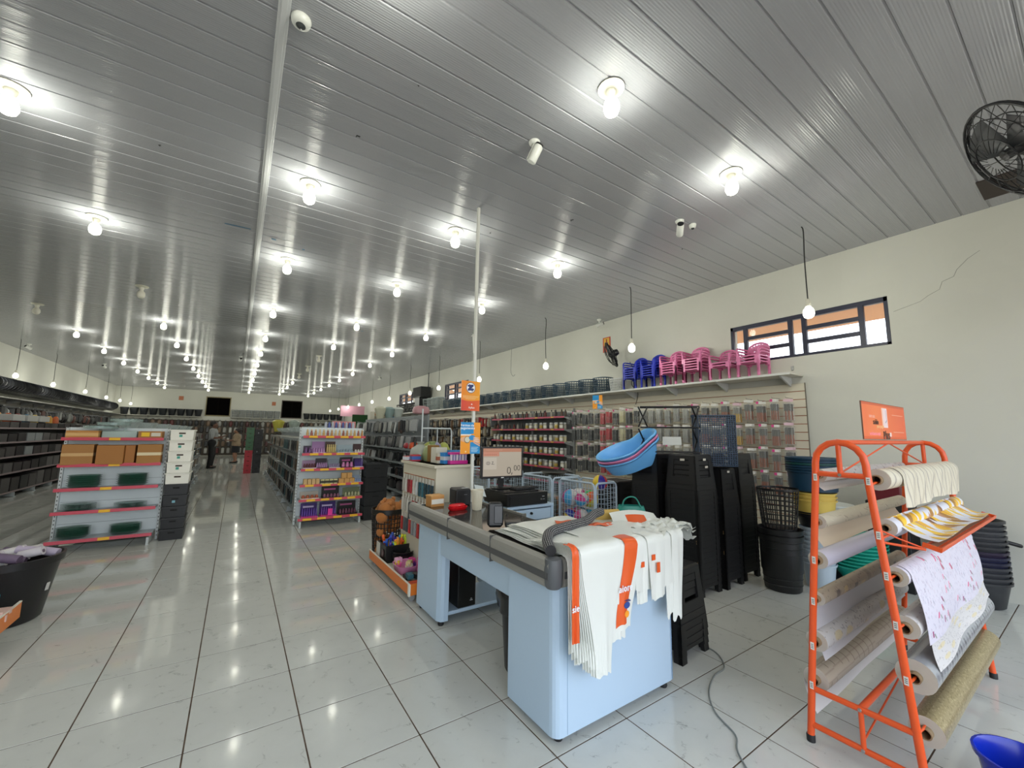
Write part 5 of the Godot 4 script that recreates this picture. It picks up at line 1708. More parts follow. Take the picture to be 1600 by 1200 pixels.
# blister packs on hooks, four rows
func hung_packs():
	var r := RandomNumberGenerator.new()
	r.seed = 5
	var hook := mb().at(V(0.0, 0.02, 0)).cyl(V(0.21, 0, 0), V(-0.02, 0, 0), 0.003, 0.003, 5).cyl(V(-0.02, 0, 0), V(-0.03, 0.015, 0), 0.003, 0.003, 5).mesh()
	var pouch := mb().box(V(0, -0.165, 0), V(0.03, 0.25, 0.10), 0.008).mesh()
	var card := mb().box(V(-0.002, -0.012, 0), V(0.004, 0.036, 0.085)).mesh()
	var patch := mb().box(V(-0.0047, -0.012, -0.024), V(0.001, 0.034, 0.034)).mesh()
	var wrap := clear("d4d8d8", 0.10, 0.1)
	var sticks := {}
	var heads := {}
	for n in [2, 3, 4]:
		var a := mb()
		var b := mb()
		for k in n:
			var zz: float = (k - (n - 1) / 2.0) * 0.085 / n
			a.cyl(V(0, -0.28, zz), V(0, -0.15, zz * 0.95), 0.012, 0.009, 7)
			b.box(V(0, -0.11, zz * 0.95), V(0.014, 0.10, 0.085 / n * 0.85), 0.004)
		sticks[n] = a.mesh()
		heads[n] = b.mesh()
	var kinds := []
	# from the near end: wooden handled tools, pale tongs, cream spatulas, red ones, black ones
	for k in 27:
		var z := -2.43 - 0.168 * k
		var c: Array
		if k == 4: c = ["b8901f", "8b8a80", "e0dfd8", "yellow-handled tool set"]
		elif k < 9: c = ["8a4a28", "5d5c58", "dcdad4", "copper-handled tool set"]
		elif k < 15: c = ["8a8a84", "9f9f98", "d8d6d0", "pale steel tool pack"]
		elif k == 17: c = ["c3bb8e", "cfc9a2", "dcdad4", "cream-handled tool pack"]
		elif k == 19 or k == 20: c = ["b3202a", "c23038", "d8d6d0", "red-handled tool pack"]
		else: c = ["131415", "1f2020", "c9c8c3", "black-handled tool pack"]
		kinds.append([z, c, k])
	var rows := [["top", 2.07], ["second", 1.735], ["third", 1.405], ["lowest", 1.085]]
	for row in rows.size():
		for q in kinds:
			var c: Array = q[1]
			if r.randf() < 0.04: continue
			for deep in 2:
				var zz: float = q[0] + r.randf_range(-0.012, 0.012)
				var o := thing("hanging_pack", "%s, %s row of slatted wall, %s" % [c[3], rows[row][0], "in front" if deep == 0 else "behind another"], "hanging pack", V(6.12 + 0.075 * deep, rows[row][1] + 0.018 * sin(q[2] * 2.7 + row), zz), r.randf_range(-0.12, 0.12), "%ss %s, %s row" % [c[3], "in front" if deep == 0 else "behind", rows[row][0]])
				var n: int = 2 + (q[2] + row) % 3
				part("header_card", card, mat(c[2] if q[2] % 4 else "d9b9c4", 0.6), o)
				if deep == 0 and q[2] in [1, 2, 5, 8, 11, 16, 18, 22, 25]: part("colour_patch", patch, mat("cf3f86", 0.5), o)
				if deep == 0:
					part("hook", hook, mat("8f9192", 0.3, 1.0), o)
				part("tool_handles", sticks[n], mat(c[0], 0.35), o)
				part("tool_heads", heads[n], mat(c[1], 0.3), o)
				part("pouch", pouch, wrap, o)
	# further along: dense rows of dark hung goods, smaller in the picture
	var small := []
	for v in 3:
		small.append(mb().box(V(0.04, -0.02, 0), V(0.26, 0.02, 0.03)).cut().box(V(0, -0.17, 0), V(0.2, 0.26, 0.12), 0.03).cut().box(V(-0.102, -0.14 - 0.02 * v, 0), V(0.008, 0.1, 0.05), 0.003).mesh())
	var bodies := ["26282a", "3a3630", "1b1c1e", "5a5148", "33393a", "70675a", "2a2420", "4a4d4e", "8a7f6a", "20242a", "604832"]
	for row in 6:
		for k in 46:
			var z := -9.98 - 0.187 * k
			var c: String = bodies[r.randi_range(0, 10)]
			if k in [2, 3, 4] and row in [0, 5]: c = ["9c1c24", "86161e", "7d2a28"][k % 3]
			elif k in [2, 3, 4, 5, 6, 10] and row < 1: c = ["9a4a3c", "8c2a2a", "a8806a"][k % 3]
			var o := single("hanging_item", small[r.randi_range(0, 2)], [mat("b9b9b2" if r.randf() < 0.6 else "6d6f70", 0.5), mat(c, 0.4), mat(["9a9a96", "5c5a54", "b3a88e"][r.randi_range(0, 2)], 0.4)],
				"small carded item far along the slatted wall", "hanging item", V(6.13 - r.randf_range(0.0, 0.03), 2.1 - 0.3 * row - r.randf_range(0.0, 0.06), z), r.randf_range(-0.3, 0.3), "carded items far along the slatted wall")
			if c in ["9c1c24", "86161e", "7d2a28"]: tag(o, "red carded item on the slatted wall behind the payment signs", "hanging item", "red carded items on the slatted wall")

# grey shelves with pink price rails, jars and bottles
func spice_shelves():
	var g := mat("8f9291", 0.45)
	var un := thing("wall_shelving", "grey shelving bay with pink price rails of jars on the right-hand wall", "shelving", V(6.29, 0, -8.3))
	part("back_panel", mb().box(V(-0.012, 1.1, 0), V(0.016, 2.0, 3.1)), mat("5f6263", 0.6), un)
	for z in [-1.55, 0.0, 1.55]:
		part("upright", mb().box(V(-0.035, 1.1, z), V(0.05, 2.1, 0.03), 0.003), g, un)
	var ys := [1.95, 1.67, 1.385, 1.10, 0.81, 0.5, 0.2]
	for y in ys:
		for h in 2:
			var zc := 0.78 - 1.55 * h
			var s := part("shelf_board", mb().box(V(-0.17, y, zc), V(0.30, 0.022, 1.51), 0.003), g, un)
			part("price_rail", mb().box(V(-0.322, y + 0.004, zc), V(0.006, 0.038, 1.51)), mat("b34a62", 0.4), s)
			for q in 2: part("price_tag", mb().box(V(-0.3258, y + 0.004, zc + 0.35 - 0.6 * q), V(0.001, 0.028, 0.09)), mat("d2a83a", 0.5), s)
		part("end_bracket", mb().extrude(PackedVector2Array([Vector2(-0.32, -0.012), Vector2(-0.02, -0.012), Vector2(-0.02, -0.09), Vector2(-0.05, -0.09)]), 0.003), g, un, V(0, y, 1.545))
	var jar := [mb().lathe(prof([0, 0, 0.04, 0, 0.042, 0.01, 0.042, 0.11, 0.036, 0.12, 0, 0.12]), 12).mesh(), mb().lathe(prof([0, 0.12, 0.038, 0.12, 0.038, 0.148, 0.03, 0.152, 0, 0.152]), 12).mesh()]
	var bot := [mb().lathe(prof([0, 0, 0.03, 0, 0.032, 0.01, 0.032, 0.10, 0.014, 0.13, 0, 0.13]), 10).mesh(), mb().lathe(prof([0, 0.13, 0.015, 0.13, 0.015, 0.165, 0, 0.167]), 10).mesh()]
	var lab := mb().lathe(prof([0.0425, 0.03, 0.0428, 0.032, 0.0428, 0.09, 0.0425, 0.092]), 12).mesh()
	for row in 5:
		for k in 16:
			var z := -6.90 - 0.19 * k - 0.02 * sin(k * 2.3 + row)
			var far := k > 7
			var b: Array = jar if (row > 1 or (row == 1 and not far)) else bot
			var kind := "pale-labelled jar" if b == jar else "dark capped bottle"
			var c: String = ["a9a594", "8f8c80", "b8b08a", "9d9a92"][(k + row) % 4] if b == jar else ["4a3a30", "2c2826", "8f8a80", "5b2a28"][(k + row) % 4]
			for d in 2:
				if d == 1 and k % 2: continue
				var o := thing("jar" if b == jar else "bottle", "%s, %s spice shelf, %s row" % [kind, ["top", "second", "third", "fourth", "fifth"][row], "front" if d == 0 else "rear"], "jar" if b == jar else "bottle", V(6.02 + 0.11 * d, ys[row] + 0.0115, z), 0.0, "%s in the %s row of the %s spice shelf" % ["jars" if b == jar else "bottles", "front" if d == 0 else "rear", ["top", "second", "third", "fourth", "fifth"][row]])
				part("body", b[0], mat(c, 0.2), o)
				part("lid", b[1], mat("b4b6b4" if b == jar else "1d1c1c", 0.3), o)
				if b == jar and d == 0: part("label", lab, mat(["d2d0c4", "a98f3c", "c4c2ba"][k % 3], 0.5), o)

# ---------------------------------------------------------------- gondolas and what stands on them
# an end unit: perforated uprights, back panel, shelves with pink lips and yellow price tags; origin on the floor at the middle of the lip
func gondola_end(label: String, x: float, z: float, w: float, ys: Array, tags: int, back_h: float) -> Node3D:
	var g := mat("b9bfc2", 0.4)
	var o := thing("gondola_end", label, "gondola", V(x, 0, z))
	part("back_panel", mb().box(V(0, (back_h + 0.12) / 2, -0.36), V(w + 0.02, back_h - 0.12, 0.02)), mat("d6dee1", 0.4), o)
	for k in 5: part("panel_seam", mb().box(V(0, 0.3 + 0.28 * k, -0.3495), V(w, 0.004, 0.001)), mat("7d868c", 0.5), o)
	for s in [-1, 1]:
		var up := part("upright", mb().box(V(s * (w / 2 + 0.025), back_h / 2, -0.345), V(0.03, back_h, 0.06), 0.003), mat("d0d5d6", 0.4), o)
		var sl := mb()
		for k in int(back_h / 0.05): sl.box(V(s * (w / 2 + 0.025), 0.06 + 0.05 * k, -0.3145), V(0.009, 0.018, 0.001)).box(V(s * (w / 2 + 0.0405), 0.06 + 0.05 * k, -0.335), V(0.001, 0.018, 0.012))
		part("slots", sl, mat("34393c", 0.6), up)
		part("foot", mb().box(V(s * (w / 2 - 0.03), 0.055, -0.17), V(0.03, 0.09, 0.34), 0.004).box(V(s * (w / 2 - 0.03), 0.008, -0.02), V(0.03, 0.016, 0.03)), mat("c4cacb", 0.4), o)
	for k in ys.size():
		var d: float = 0.30 if k < ys.size() - 1 else 0.36
		var y: float = ys[k]
		var s := part("shelf_board", mb().box(V(0, y - 0.012, -0.36 + d / 2), V(w, 0.022, d), 0.002), mat("b7bec2", 0.4), o)
		part("price_rail", mb().at(V(0, y - 0.008, -0.36 + d + 0.004), Basis(Vector3.RIGHT, -0.2)).box(V(0, 0, 0), V(w + 0.02, 0.042, 0.006), 0.002), mat("c23c50", 0.4), s)
		for q in tags:
			var tx := (q - (tags - 1) / 2.0) * w / tags * 0.95 + 0.03 * sin(k * 2.0 + q)
			part("price_tag", mb().at(V(tx, y - 0.008, -0.36 + d + 0.0085), Basis(Vector3.RIGHT, -0.2)).box(V(0, 0, 0), V(0.11 if tags == 1 else 0.13, 0.034, 0.001)), mat("e8b417", 0.5), s)
	return o

func carton(called: String, label: String, where: Vector3, s: Vector3, col: String, turn := 0.0, tape := "", cat := "box", grp := "") -> Node3D:
	var o := thing(called, label, cat, where, turn, grp)
	part("box", mb().box(V(0, s.y / 2, 0), s, 0.004), mat(col, 0.65), o)
	if tape: part("tape", mb().box(V(0, s.y / 2, 0), V(s.x * 1.002, 0.04, s.z * 1.004)), mat(tape, 0.35), o)
	part("flap_seam", mb().box(V(0, s.y, 0), V(s.x * 0.98, 0.002, 0.004)), mat("5e4a30", 0.8), o)
	return o

# a shelf-ready display: tray, back card and a row of small pieces
func display_box(label: String, where: Vector3, w: float, h: float, d: float, back: String, tray: String, n: int, piece: String, ph: float, print := "", grp := ""):
	var o := thing("display_box", label, "display box", where, 0.0, grp)
	if h > 0.0: part("back_card", mb().box(V(0, h / 2, -d / 2 + 0.004), V(w, h, 0.008), 0.002), mat(back, 0.45), o)
	part("tray", mb().box(V(0, 0.012, 0), V(w, 0.024, d), 0.002), mat(tray, 0.45), o)
	for k in n:
		var px := (k - (n - 1) / 2.0) * w / n * 0.96
		part("piece", _piece(w / n * 0.4, ph), mat(piece, 0.3), o, V(px, 0.024, d * 0.2))
	if print: part("print", mb().box(V(0, h * 0.72, -d / 2 + 0.009), V(w * 0.6, h * 0.13, 0.002)).box(V(-w * 0.33, h * 0.72, -d / 2 + 0.009), V(w * 0.05, h * 0.16, 0.002)), mat(print, 0.5), o)
func _piece(r: float, h: float) -> ArrayMesh:
	var key := "piece%.3f/%.3f" % [r, h]
	if not meshes.has(key): meshes[key] = mb().lathe(prof([0, 0, r, 0, r, h * 0.62, r * 0.7, h * 0.68, r * 0.7, h * 0.97, r * 0.5, h, 0, h]), 9).mesh()
	return meshes[key]

func stacking_crate(label: String, where: Vector3, w: float, h: float, d: float, col: String, tagc: String, grp: String, turn := 0.0):
	var key := "crate%s%s%s" % [w, h, d]
	if not meshes.has(key):
		var f := 0.94
		var m := mb()
		var hw := w / 2
		var hd := d / 2
		for q in 4:
			m.at(Vector3.ZERO, Basis(Vector3.UP, PI / 2 * q))
			var a := hw if q % 2 == 0 else hd
			var b := hd if q % 2 == 0 else hw
			m.quad(V(-a * f, 0, b * f), V(a * f, 0, b * f), V(a, h, b), V(-a, h, b))
			m.quad(V(a * f, 0.01, b * f - 0.006), V(-a * f, 0.01, b * f - 0.006), V(-a, h, b - 0.006), V(a, h, b - 0.006))
			m.box(V(0, h - 0.008, b + 0.002), V(a * 2 + 0.016, 0.016, 0.014), 0.003)
		m.at(Vector3.ZERO)
		m.box(V(0, 0.006, 0), V(w * f, 0.012, d * f))
		var hole := mb().box(V(0, h * 0.66, hd * lerpf(f, 1.0, 0.66) + 0.001), V(w * 0.28, 0.02, 0.004)).mesh()
		var tg := mb().box(V(-w * 0.05, h * 0.42, hd * lerpf(f, 1.0, 0.42) + 0.002), V(w * 0.13, h * 0.22, 0.002)).mesh()
		meshes[key] = [m.mesh(), hole, tg]
	var o := thing("stacking_crate", label, "crate", where, turn, grp)
	part("crate", meshes[key][0], mat(col, 0.4), o)
	part("handle_slot", meshes[key][1], mat("3c2f26" if col != "141517" else "050506", 0.8), o)
	if tagc: part("label", meshes[key][2], mat(tagc, 0.5), o)

func gondolas():
	var r := RandomNumberGenerator.new()
	r.seed = 31
	# ---- first end unit, left of the aisle
	var y1 := [1.42, 1.08, 0.775, 0.487, 0.145]
	gondola_end("grey gondola end with red lips holding cartons and green glass dishes", -1.345, -7.44, 0.98, y1, 1, 1.56)
	var cx := -1.345
	carton("carton", "low bamboo-brown carton at the left of the green-dish gondola's top", V(cx - 0.32, 1.42, -7.62), V(0.30, 0.10, 0.24), "b9803f", 0.03, "d0a25c")
	carton("carton", "low brown carton with a yellow note at the right of the same top shelf", V(cx + 0.35, 1.42, -7.62), V(0.25, 0.10, 0.22), "a8743c", -0.02)
	single("note", mb().box(V(0, 0, 0), V(0.085, 0.055, 0.002)), mat("e8bd1a", 0.5), "bright yellow note stuck on the low brown carton", "note", V(cx + 0.30, 1.475, -7.507))
	single("note", mb().box(V(0, 0, 0), V(0.10, 0.05, 0.002)), mat("cfc8b8", 0.5), "pale printed note beside the yellow one on the carton", "note", V(cx + 0.41, 1.475, -7.507))
	carton("carton", "brown carton with a torn tape, leftmost on the second shelf of cartons", V(cx - 0.34, 1.08, -7.62), V(0.29, 0.26, 0.25), "a5733c", 0.05, "c49a5c")
	carton("carton", "brown carton with a vertical seam, second on the shelf of cartons", V(cx - 0.02, 1.08, -7.61), V(0.27, 0.25, 0.25), "a87138", -0.06)
	carton("carton", "narrow brown carton standing between two wider ones", V(cx + 0.165, 1.08, -7.63), V(0.10, 0.25, 0.24), "a36a32", 0.0)
	carton("carton", "brown carton with a white tape, rightmost on the shelf of cartons", V(cx + 0.36, 1.08, -7.62), V(0.25, 0.26, 0.25), "a37238", 0.03, "d8c8a0")
	var glass := clear("2a6a54", 0.36, 0.06)
	var dish := mb().lathe(prof([0, 0, 0.11, 0, 0.13, 0.006, 0.155, 0.034, 0.165, 0.036, 0.166, 0.042, 0.152, 0.042, 0.126, 0.012, 0.1, 0.008, 0, 0.008]), 28, 1.0, 0.62).mesh()
	var plate := mb().lathe(prof([0, 0, 0.10, 0, 0.15, 0.016, 0.17, 0.022, 0.17, 0.027, 0.148, 0.022, 0.1, 0.007, 0, 0.007]), 28, 1.0, 0.66).mesh()
	var sets := [[2, -0.26, 6, dish, 0.025, "deep green glass dish in the left pile under the cartons"], [2, 0.21, 6, dish, 0.025, "deep green glass dish in the right pile under the cartons"], [3, -0.28, 5, plate, 0.016, "flat green glass plate in the left pile on the middle shelf"], [3, 0.22, 4, plate, 0.015, "flat green glass plate in the right pile on the middle shelf"], [4, -0.30, 6, dish, 0.020, "green glass dish in the left pile on the lowest shelf"], [4, 0.20, 6, dish, 0.018, "green glass dish in the right pile on the lowest shelf"]]
	for s in sets:
		for k in s[2]: single("glass_dish", s[3], glass, s[5], "dish", V(cx + s[1], y1[s[0]] + 0.001 + s[4] * k, -7.62), 0.0, s[5] + "s")
	# pale glassware on top behind the cartons
	for k in 3:
		var o := thing("cake_stand", ["pale glass cake stand on a stem above the cartons", "second pale glass cake stand behind the cartons", "low pale glass cake stand at the back of the gondola top"][k], "cake stand", V(cx - 0.06 + 0.12 * (k - 1), 1.42, -7.66 - 0.02 * k))
		part("foot", mb().lathe(prof([0, 0, 0.06, 0, 0.055, 0.008, 0.014, 0.02, 0.012, 0.1 + 0.05 * k, 0.02, 0.12 + 0.05 * k, 0, 0.12 + 0.05 * k]), 18), clear("a9c4c0", 0.3, 0.05), o)
		part("plate", mb().lathe(prof([0, 0.12 + 0.05 * k, 0.17, 0.125 + 0.05 * k, 0.175, 0.165 + 0.05 * k, 0.17, 0.165 + 0.05 * k, 0.165, 0.132 + 0.05 * k, 0, 0.128 + 0.05 * k]), 24), clear("a9c4c0", 0.3, 0.05), o)
	single("glass_pack", mb().box(V(0, 0.05, 0), V(0.36, 0.10, 0.18), 0.01), mat("9fb2ac", 0.3), "pale green-grey boxed glass set between the two low cartons", "box", V(cx + 0.02, 1.42, -7.70))
	# ---- crates beside it
	for k in 10:
		var white := k >= 5
		var lab := ("white stacking crate with a teal label" if white else "black stacking crate under the white ones")
		if k == 9: lab = "topmost white crate of the crate tower beside the gondola"
		if k == 0: lab = "lowest black crate, standing on the floor tiles"
		if k == 3: lab = "black stacking crate with a blue and white label"
		stacking_crate(lab, V(-0.655, 0.001 + 0.155 * k, -7.78), 0.27, 0.152, 0.38, "efede2" if white else "141517", "3f9f8f" if white and k != 5 else ("7fb4c4" if k == 3 else ""), "white crates of the tower" if white and k != 9 else ("black crates of the tower" if not white and k not in [0, 3] else ""))
	# ---- second end unit, right of the aisle
	var y2 := [1.47, 1.18, 0.925, 0.668, 0.43, 0.14]
	gondola_end("grey gondola end with pink lips full of purple cosmetics", 1.42, -7.46, 0.98, y2, 4, 1.62)
	var gx := 1.42
	var gz := -7.60
	for k in 15:
		var o := thing("small_bottle", "small cream bottle atop the cosmetics gondola", "bottle", V(gx - 0.44 + 0.063 * k, 1.47, gz + 0.05), 0.0, "small bottles on the cosmetics gondola's top")
		part("body", _piece(0.021, 0.10), mat(["c9a66a", "d2b98a", "b98a52", "9a5a4a"][(k * 7) % 4], 0.3), o)
		part("cap", mb().cyl(V(0, 0.098, 0), V(0, 0.12, 0), 0.013, 0.012, 9), mat("d8c49a", 0.3), o)
	var D := [
		[1, -0.41, 0.12, 0.13, "3a2540", "5b3a60", 2, "6d4a78", 0.08, ""], [1, -0.24, 0.2, 0.2, "a076a8", "c9a8c8", 5, "b48ab8", 0.07, ""], [1, -0.05, 0.16, 0.2, "4a2f25", "8a7a50", 5, "c9b274", 0.13, ""], [1, 0.18, 0.28, 0.14, "a3b4bc", "b4c0c6", 6, "8a9aa6", 0.05, ""], [1, 0.40, 0.14, 0.16, "3d1f1f", "d6d2cc", 3, "ccc4bc", 0.04, ""],
		[2, -0.37, 0.2, 0.14, "9a7a9a", "d8cfd4", 5, "5a2a30", 0.07, ""], [2, -0.18, 0.18, 0.17, "2a1a26", "3a2336", 6, "a884b0", 0.08, ""], [2, 0.02, 0.18, 0.15, "8a94a0", "b8b4bc", 6, "8f80a0", 0.06, ""], [2, 0.23, 0.21, 0.18, "1d1016", "2a1520", 3, "c07aa8", 0.08, "c25a98"], [2, 0.42, 0.15, 0.16, "2c1a44", "cfc6d4", 7, "4a2f80", 0.13, ""],
		[4, -0.33, 0.28, 0.12, "b4aea4", "d8d4cc", 4, "a8583a", 0.05, ""], [4, 0.0, 0.28, 0.19, "120d10", "1d1318", 5, "8a5a70", 0.05, "b85a90"], [4, 0.34, 0.28, 0.15, "77805e", "8a9068", 5, "a8a888", 0.06, ""],
		[5, -0.32, 0.25, 0.22, "35186a", "c83a8a", 7, "5a3a98", 0.12, "c8b8dc"], [5, -0.03, 0.25, 0.22, "35186a", "c83a8a", 7, "6a3a98", 0.12, "c8b8dc"], [5, 0.28, 0.30, 0.21, "0f0b0e", "1b1216", 6, "6a3a50", 0.07, "b85a8a"]]
	var what := ["dark purple cosmetic display at the left of the second shelf", "lilac cosmetic display with a rounded card", "brown display with golden pencils", "pale grey-blue wide cosmetic pack", "dark round display with small white boxes", "mauve display with small dark pots", "dark display with lilac pieces", "grey display with small lilac pots", "black display with pink print in the third row", "purple pencils in a tray at the right of the third row", "white tray with small orange-brown pots", "black display with pink print on the fifth shelf", "olive green cosmetic box", "purple display with pale print, left of two on the bottom shelf", "purple display with pale print, right of two on the bottom shelf", "black display with pink print on the bottom shelf"]
	for k in D.size():
		var q: Array = D[k]
		display_box(what[k], V(gx + q[1], y2[q[0]], gz), q[2], q[3], 0.16, q[4], q[5], q[6], q[7], q[8], q[9])
	for k in 4: carton("small_box", "beige small carton on the fourth shelf", V(gx - 0.42 + 0.062 * k, 0.668, gz + 0.04), V(0.055, 0.10, 0.08), "c9a673", 0.0, "", "box", "beige small cartons on the fourth shelf")
	for k in 4: carton("small_box", "lemon box with a dark leaf in the row on the fourth shelf", V(gx - 0.16 + 0.068 * k, 0.668, gz + 0.05), V(0.06, 0.085, 0.07), "c9c08c", 0.0, "3a3a28", "box", "lemon boxes on the fourth shelf")
	for k in 5: carton("kraft_box", "kraft cube box piled at the middle of the fourth shelf", V(gx + 0.14 + 0.088 * (k % 3) + (0.04 if k > 2 else 0.0), 0.668 + (0.09 if k > 2 else 0.0), gz + 0.04), V(0.084, 0.088, 0.08), "c79658", 0.05 * sin(k * 2.0), "", "box", "kraft cube boxes on the fourth shelf")
	display_box("pale blue wide pack at the right of the fourth shelf", V(gx + 0.38, 0.668, gz), 0.2, 0.12, 0.16, "9aa9bc", "a8b4cc", 5, "8a9ac0", 0.05)
	single("pink_card", mb().box(V(0, 0.055, 0), V(0.07, 0.11, 0.01), 0.002), mat("e83a98", 0.4), "hot pink card standing before the purple bottom-shelf displays", "card", V(gx - 0.02, 0.165, gz + 0.14))
	for k in 4: stacking_crate("large black storage box in the tower beside the cosmetics gondola" if k < 3 else "topmost large black storage box beside the cosmetics gondola", V(2.16, 0.001 + 0.247 * k, -7.74), 0.40, 0.244, 0.42, "141517", "", "black storage boxes beside the cosmetics gondola")
	# ---- long runs behind the end units
	gondola_run("run of grey gondola shelves behind the green glass dishes", -1.38, -7.98, -16.2, 0.9, -1, r)
	gondola_run("run of grey gondola shelves behind the cosmetics gondola", 1.40, -7.98, -17.2, 0.9, 1, r)
	gondola_run("run of grey gondola shelves at the middle right, hung with dark bags", 3.72, -9.0, -14.6, 0.8, 2, r)
	gondola_run("dark gondola by the left-hand wall, seen across the floor", -4.50, -12.9, -24.0, 0.86, 3, r)
	gondola_run("far run of gondola shelves on the left of the aisle", -1.62, -17.5, -22.2, 0.8, 4, r)
	display_tower()

# double-sided run along z; products on it as things
func gondola_run(label: String, x: float, za: float, zb: float, w: float, style: int, r: RandomNumberGenerator):
	var g := mat("9aa1a5", 0.4)
	var L := za - zb
	var mid := (za + zb) / 2
	var o := thing("gondola_run", label, "gondola", V(x, 0, mid))
	var H := 1.52 if style != 2 else 1.98
	part("spine", mb().box(V(0, H / 2 + 0.06, 0), V(0.04, H - 0.1, L), 0.003), mat("7f878b" if style != 3 else "2e2d2c", 0.5), o)
	var ys := [0.14, 0.48, 0.82, 1.16] if style != 3 else [0.12, 0.55, 0.90, 1.22, 1.53]
	for y in ys:
		var s := part("shelf_board", mb().box(V(0, y, 0), V(w, 0.022, L), 0.002), g if style != 3 else mat("5b5654", 0.5), o)
		for sd in [-1, 1]: part("price_rail", mb().box(V(sd * (w / 2 + 0.003), y + 0.002, 0), V(0.006, 0.036, L)), mat("8c9396" if style != 3 else "8f7f80", 0.4), s)
	var n := int(L / 1.04)
	for k in n + 1:
		var z := L / 2 - L * k / n
		part("foot", mb().box(V(0, 0.055, z), V(w + 0.06, 0.09, 0.03), 0.003).box(V(-w / 2 - 0.03, 0.012, z), V(0.03, 0.024, 0.04)).box(V(w / 2 + 0.03, 0.012, z), V(0.03, 0.024, 0.04)), mat("a9b0b2", 0.4), o)
	# goods
	var greys := ["6d726f", "8a8f8b", "4a4f50", "a3a49c", "5d5148", "33383a", "7d8f8a", "9a8a74", "6a5f5a"]
	var box_m := mb().box(V(0, 0.5, 0), V(1, 1, 1), 0.02).mesh()
	var bag_m := mb().lathe(prof([0, 0, 0.36, 0.0, 0.48, 0.12, 0.5, 0.5, 0.42, 0.86, 0.2, 1.0, 0, 1.0]), 12, 1.0, 1.0, 3.0).mesh()
	var put := func(called: String, mesh: ArrayMesh, c: String, lab: String, cat: String, p: Vector3, s: Vector3, grp: String, rough := 0.4):
		var q := single(called, mesh, mat(c, rough), lab, cat, p, 0.0, grp)
		q.scale = s
	if style == 1 or style == -1:
		# the aisle face: small dark hung goods over stacked trays
		var fx := x - w / 2 - 0.01 if style == 1 else x + w / 2 + 0.01
		var tool := [mb().box(V(0, -0.02, 0), V(0.004, 0.05, 0.06)).cyl(V(0, 0, 0), V(0.43, 0, 0), 0.004, 0.004, 5).cut().tube(curve([0, -0.05, 0, 0, -0.12, 0.015, 0, -0.2, -0.015, 0, -0.26, 0.01], 3), 0.016, 7).mesh(), mb().box(V(0, -0.02, 0), V(0.004, 0.05, 0.07)).cyl(V(0, 0, 0), V(0.43, 0, 0), 0.004, 0.004, 5).cut().cyl(V(0, -0.25, 0), V(0, -0.1, 0), 0.02, 0.012, 8).box(V(0, -0.08, 0), V(0.02, 0.06, 0.05), 0.005).mesh()]
		for row in 4:
			for k in (26 if style == 1 else 14):
				var z := za - 0.12 - (0.3 if style == 1 else 0.5) * k
				if z < zb + 0.1: break
				var c: String = ["2c2c2c", "6f6a62", "8a8a84", "4a3a2c", "2f4a4a", "1f1f22", "7a6a58"][r.randi_range(0, 6)]
				single("hung_utensil", tool[r.randi_range(0, 1)], [mat("a3a39c", 0.5), mat(c, 0.3)], "utensil hung on the " + ("cosmetics" if style == 1 else "glass-dish") + " run's aisle side", "utensil", V(fx + (0.0 if style == 1 else 0.0), 1.42 - 0.32 * row, z), 0.0 if style == 1 else PI, "hung utensils on the run behind the " + ("cosmetics" if style == 1 else "glass-dish") + " gondola")
		for k in 7:
			put.call("storage_tray", box_m, ["8a9396", "3a4048", "4a5a6a"][k % 3], "storage tray low on the " + ("cosmetics" if style == 1 else "glass-dish") + " run", "tray", V(fx + (0.17 if style == 1 else -0.17), 0.155, za - 0.5 - 1.1 * k), V(0.28, 0.2, 0.6), "trays low on the run behind the " + ("cosmetics" if style == 1 else "glass-dish") + " gondola")
		# glass and bright packs along the top
		var bowl := mb().lathe(prof([0, 0, 0.07, 0, 0.1, 0.03, 0.15, 0.12, 0.155, 0.125, 0.145, 0.12, 0.09, 0.035, 0, 0.012]), 18).mesh()
		for k in 16:
			var z := za - 0.4 - 0.55 * k
			if z < zb + 0.2: break
			single("clear_bowl", bowl, clear("c9d4d2", 0.35, 0.06), "clear bowl on the " + ("cosmetics" if style == 1 else "glass-dish") + " run's top", "bowl", V(x + 0.15 * sin(k * 2.1), H + 0.012, z), 0.0, "clear bowls on top of the run behind the " + ("cosmetics" if style == 1 else "glass-dish") + " gondola")
		if style == 1:
			for k in 9: put.call("blue_white_bottle", bag_m, "4a5a9a" if k % 2 else "b8bcc8", "blue and white bottle behind the cosmetics gondola", "bottle", V(x - 0.05 + 0.06 * k, H + 0.012, za - 0.15), V(0.05, 0.2, 0.05), "blue and white bottles behind the cosmetics gondola's top")
			for k in 3: put.call("pink_box", box_m, "d98a8a", "salmon pink box behind the cosmetics gondola's top", "box", V(x + 0.17 + 0.14 * k, H + 0.012, za - 0.38), V(0.13, 0.22, 0.12), "salmon pink boxes behind the cosmetics gondola's top")
	elif style == 2:
		var pouch := [mb().box(V(0.1, 0.0, 0), V(0.3, 0.016, 0.02)).cut().box(V(0, -0.17, 0), V(0.05, 0.3, 0.24), 0.02).mesh(), mb().box(V(0.1, 0.0, 0), V(0.3, 0.016, 0.02)).cut().box(V(0, -0.15, -0.05), V(0.05, 0.26, 0.1), 0.02).box(V(0.0, -0.18, 0.07), V(0.05, 0.3, 0.09), 0.02).mesh()]
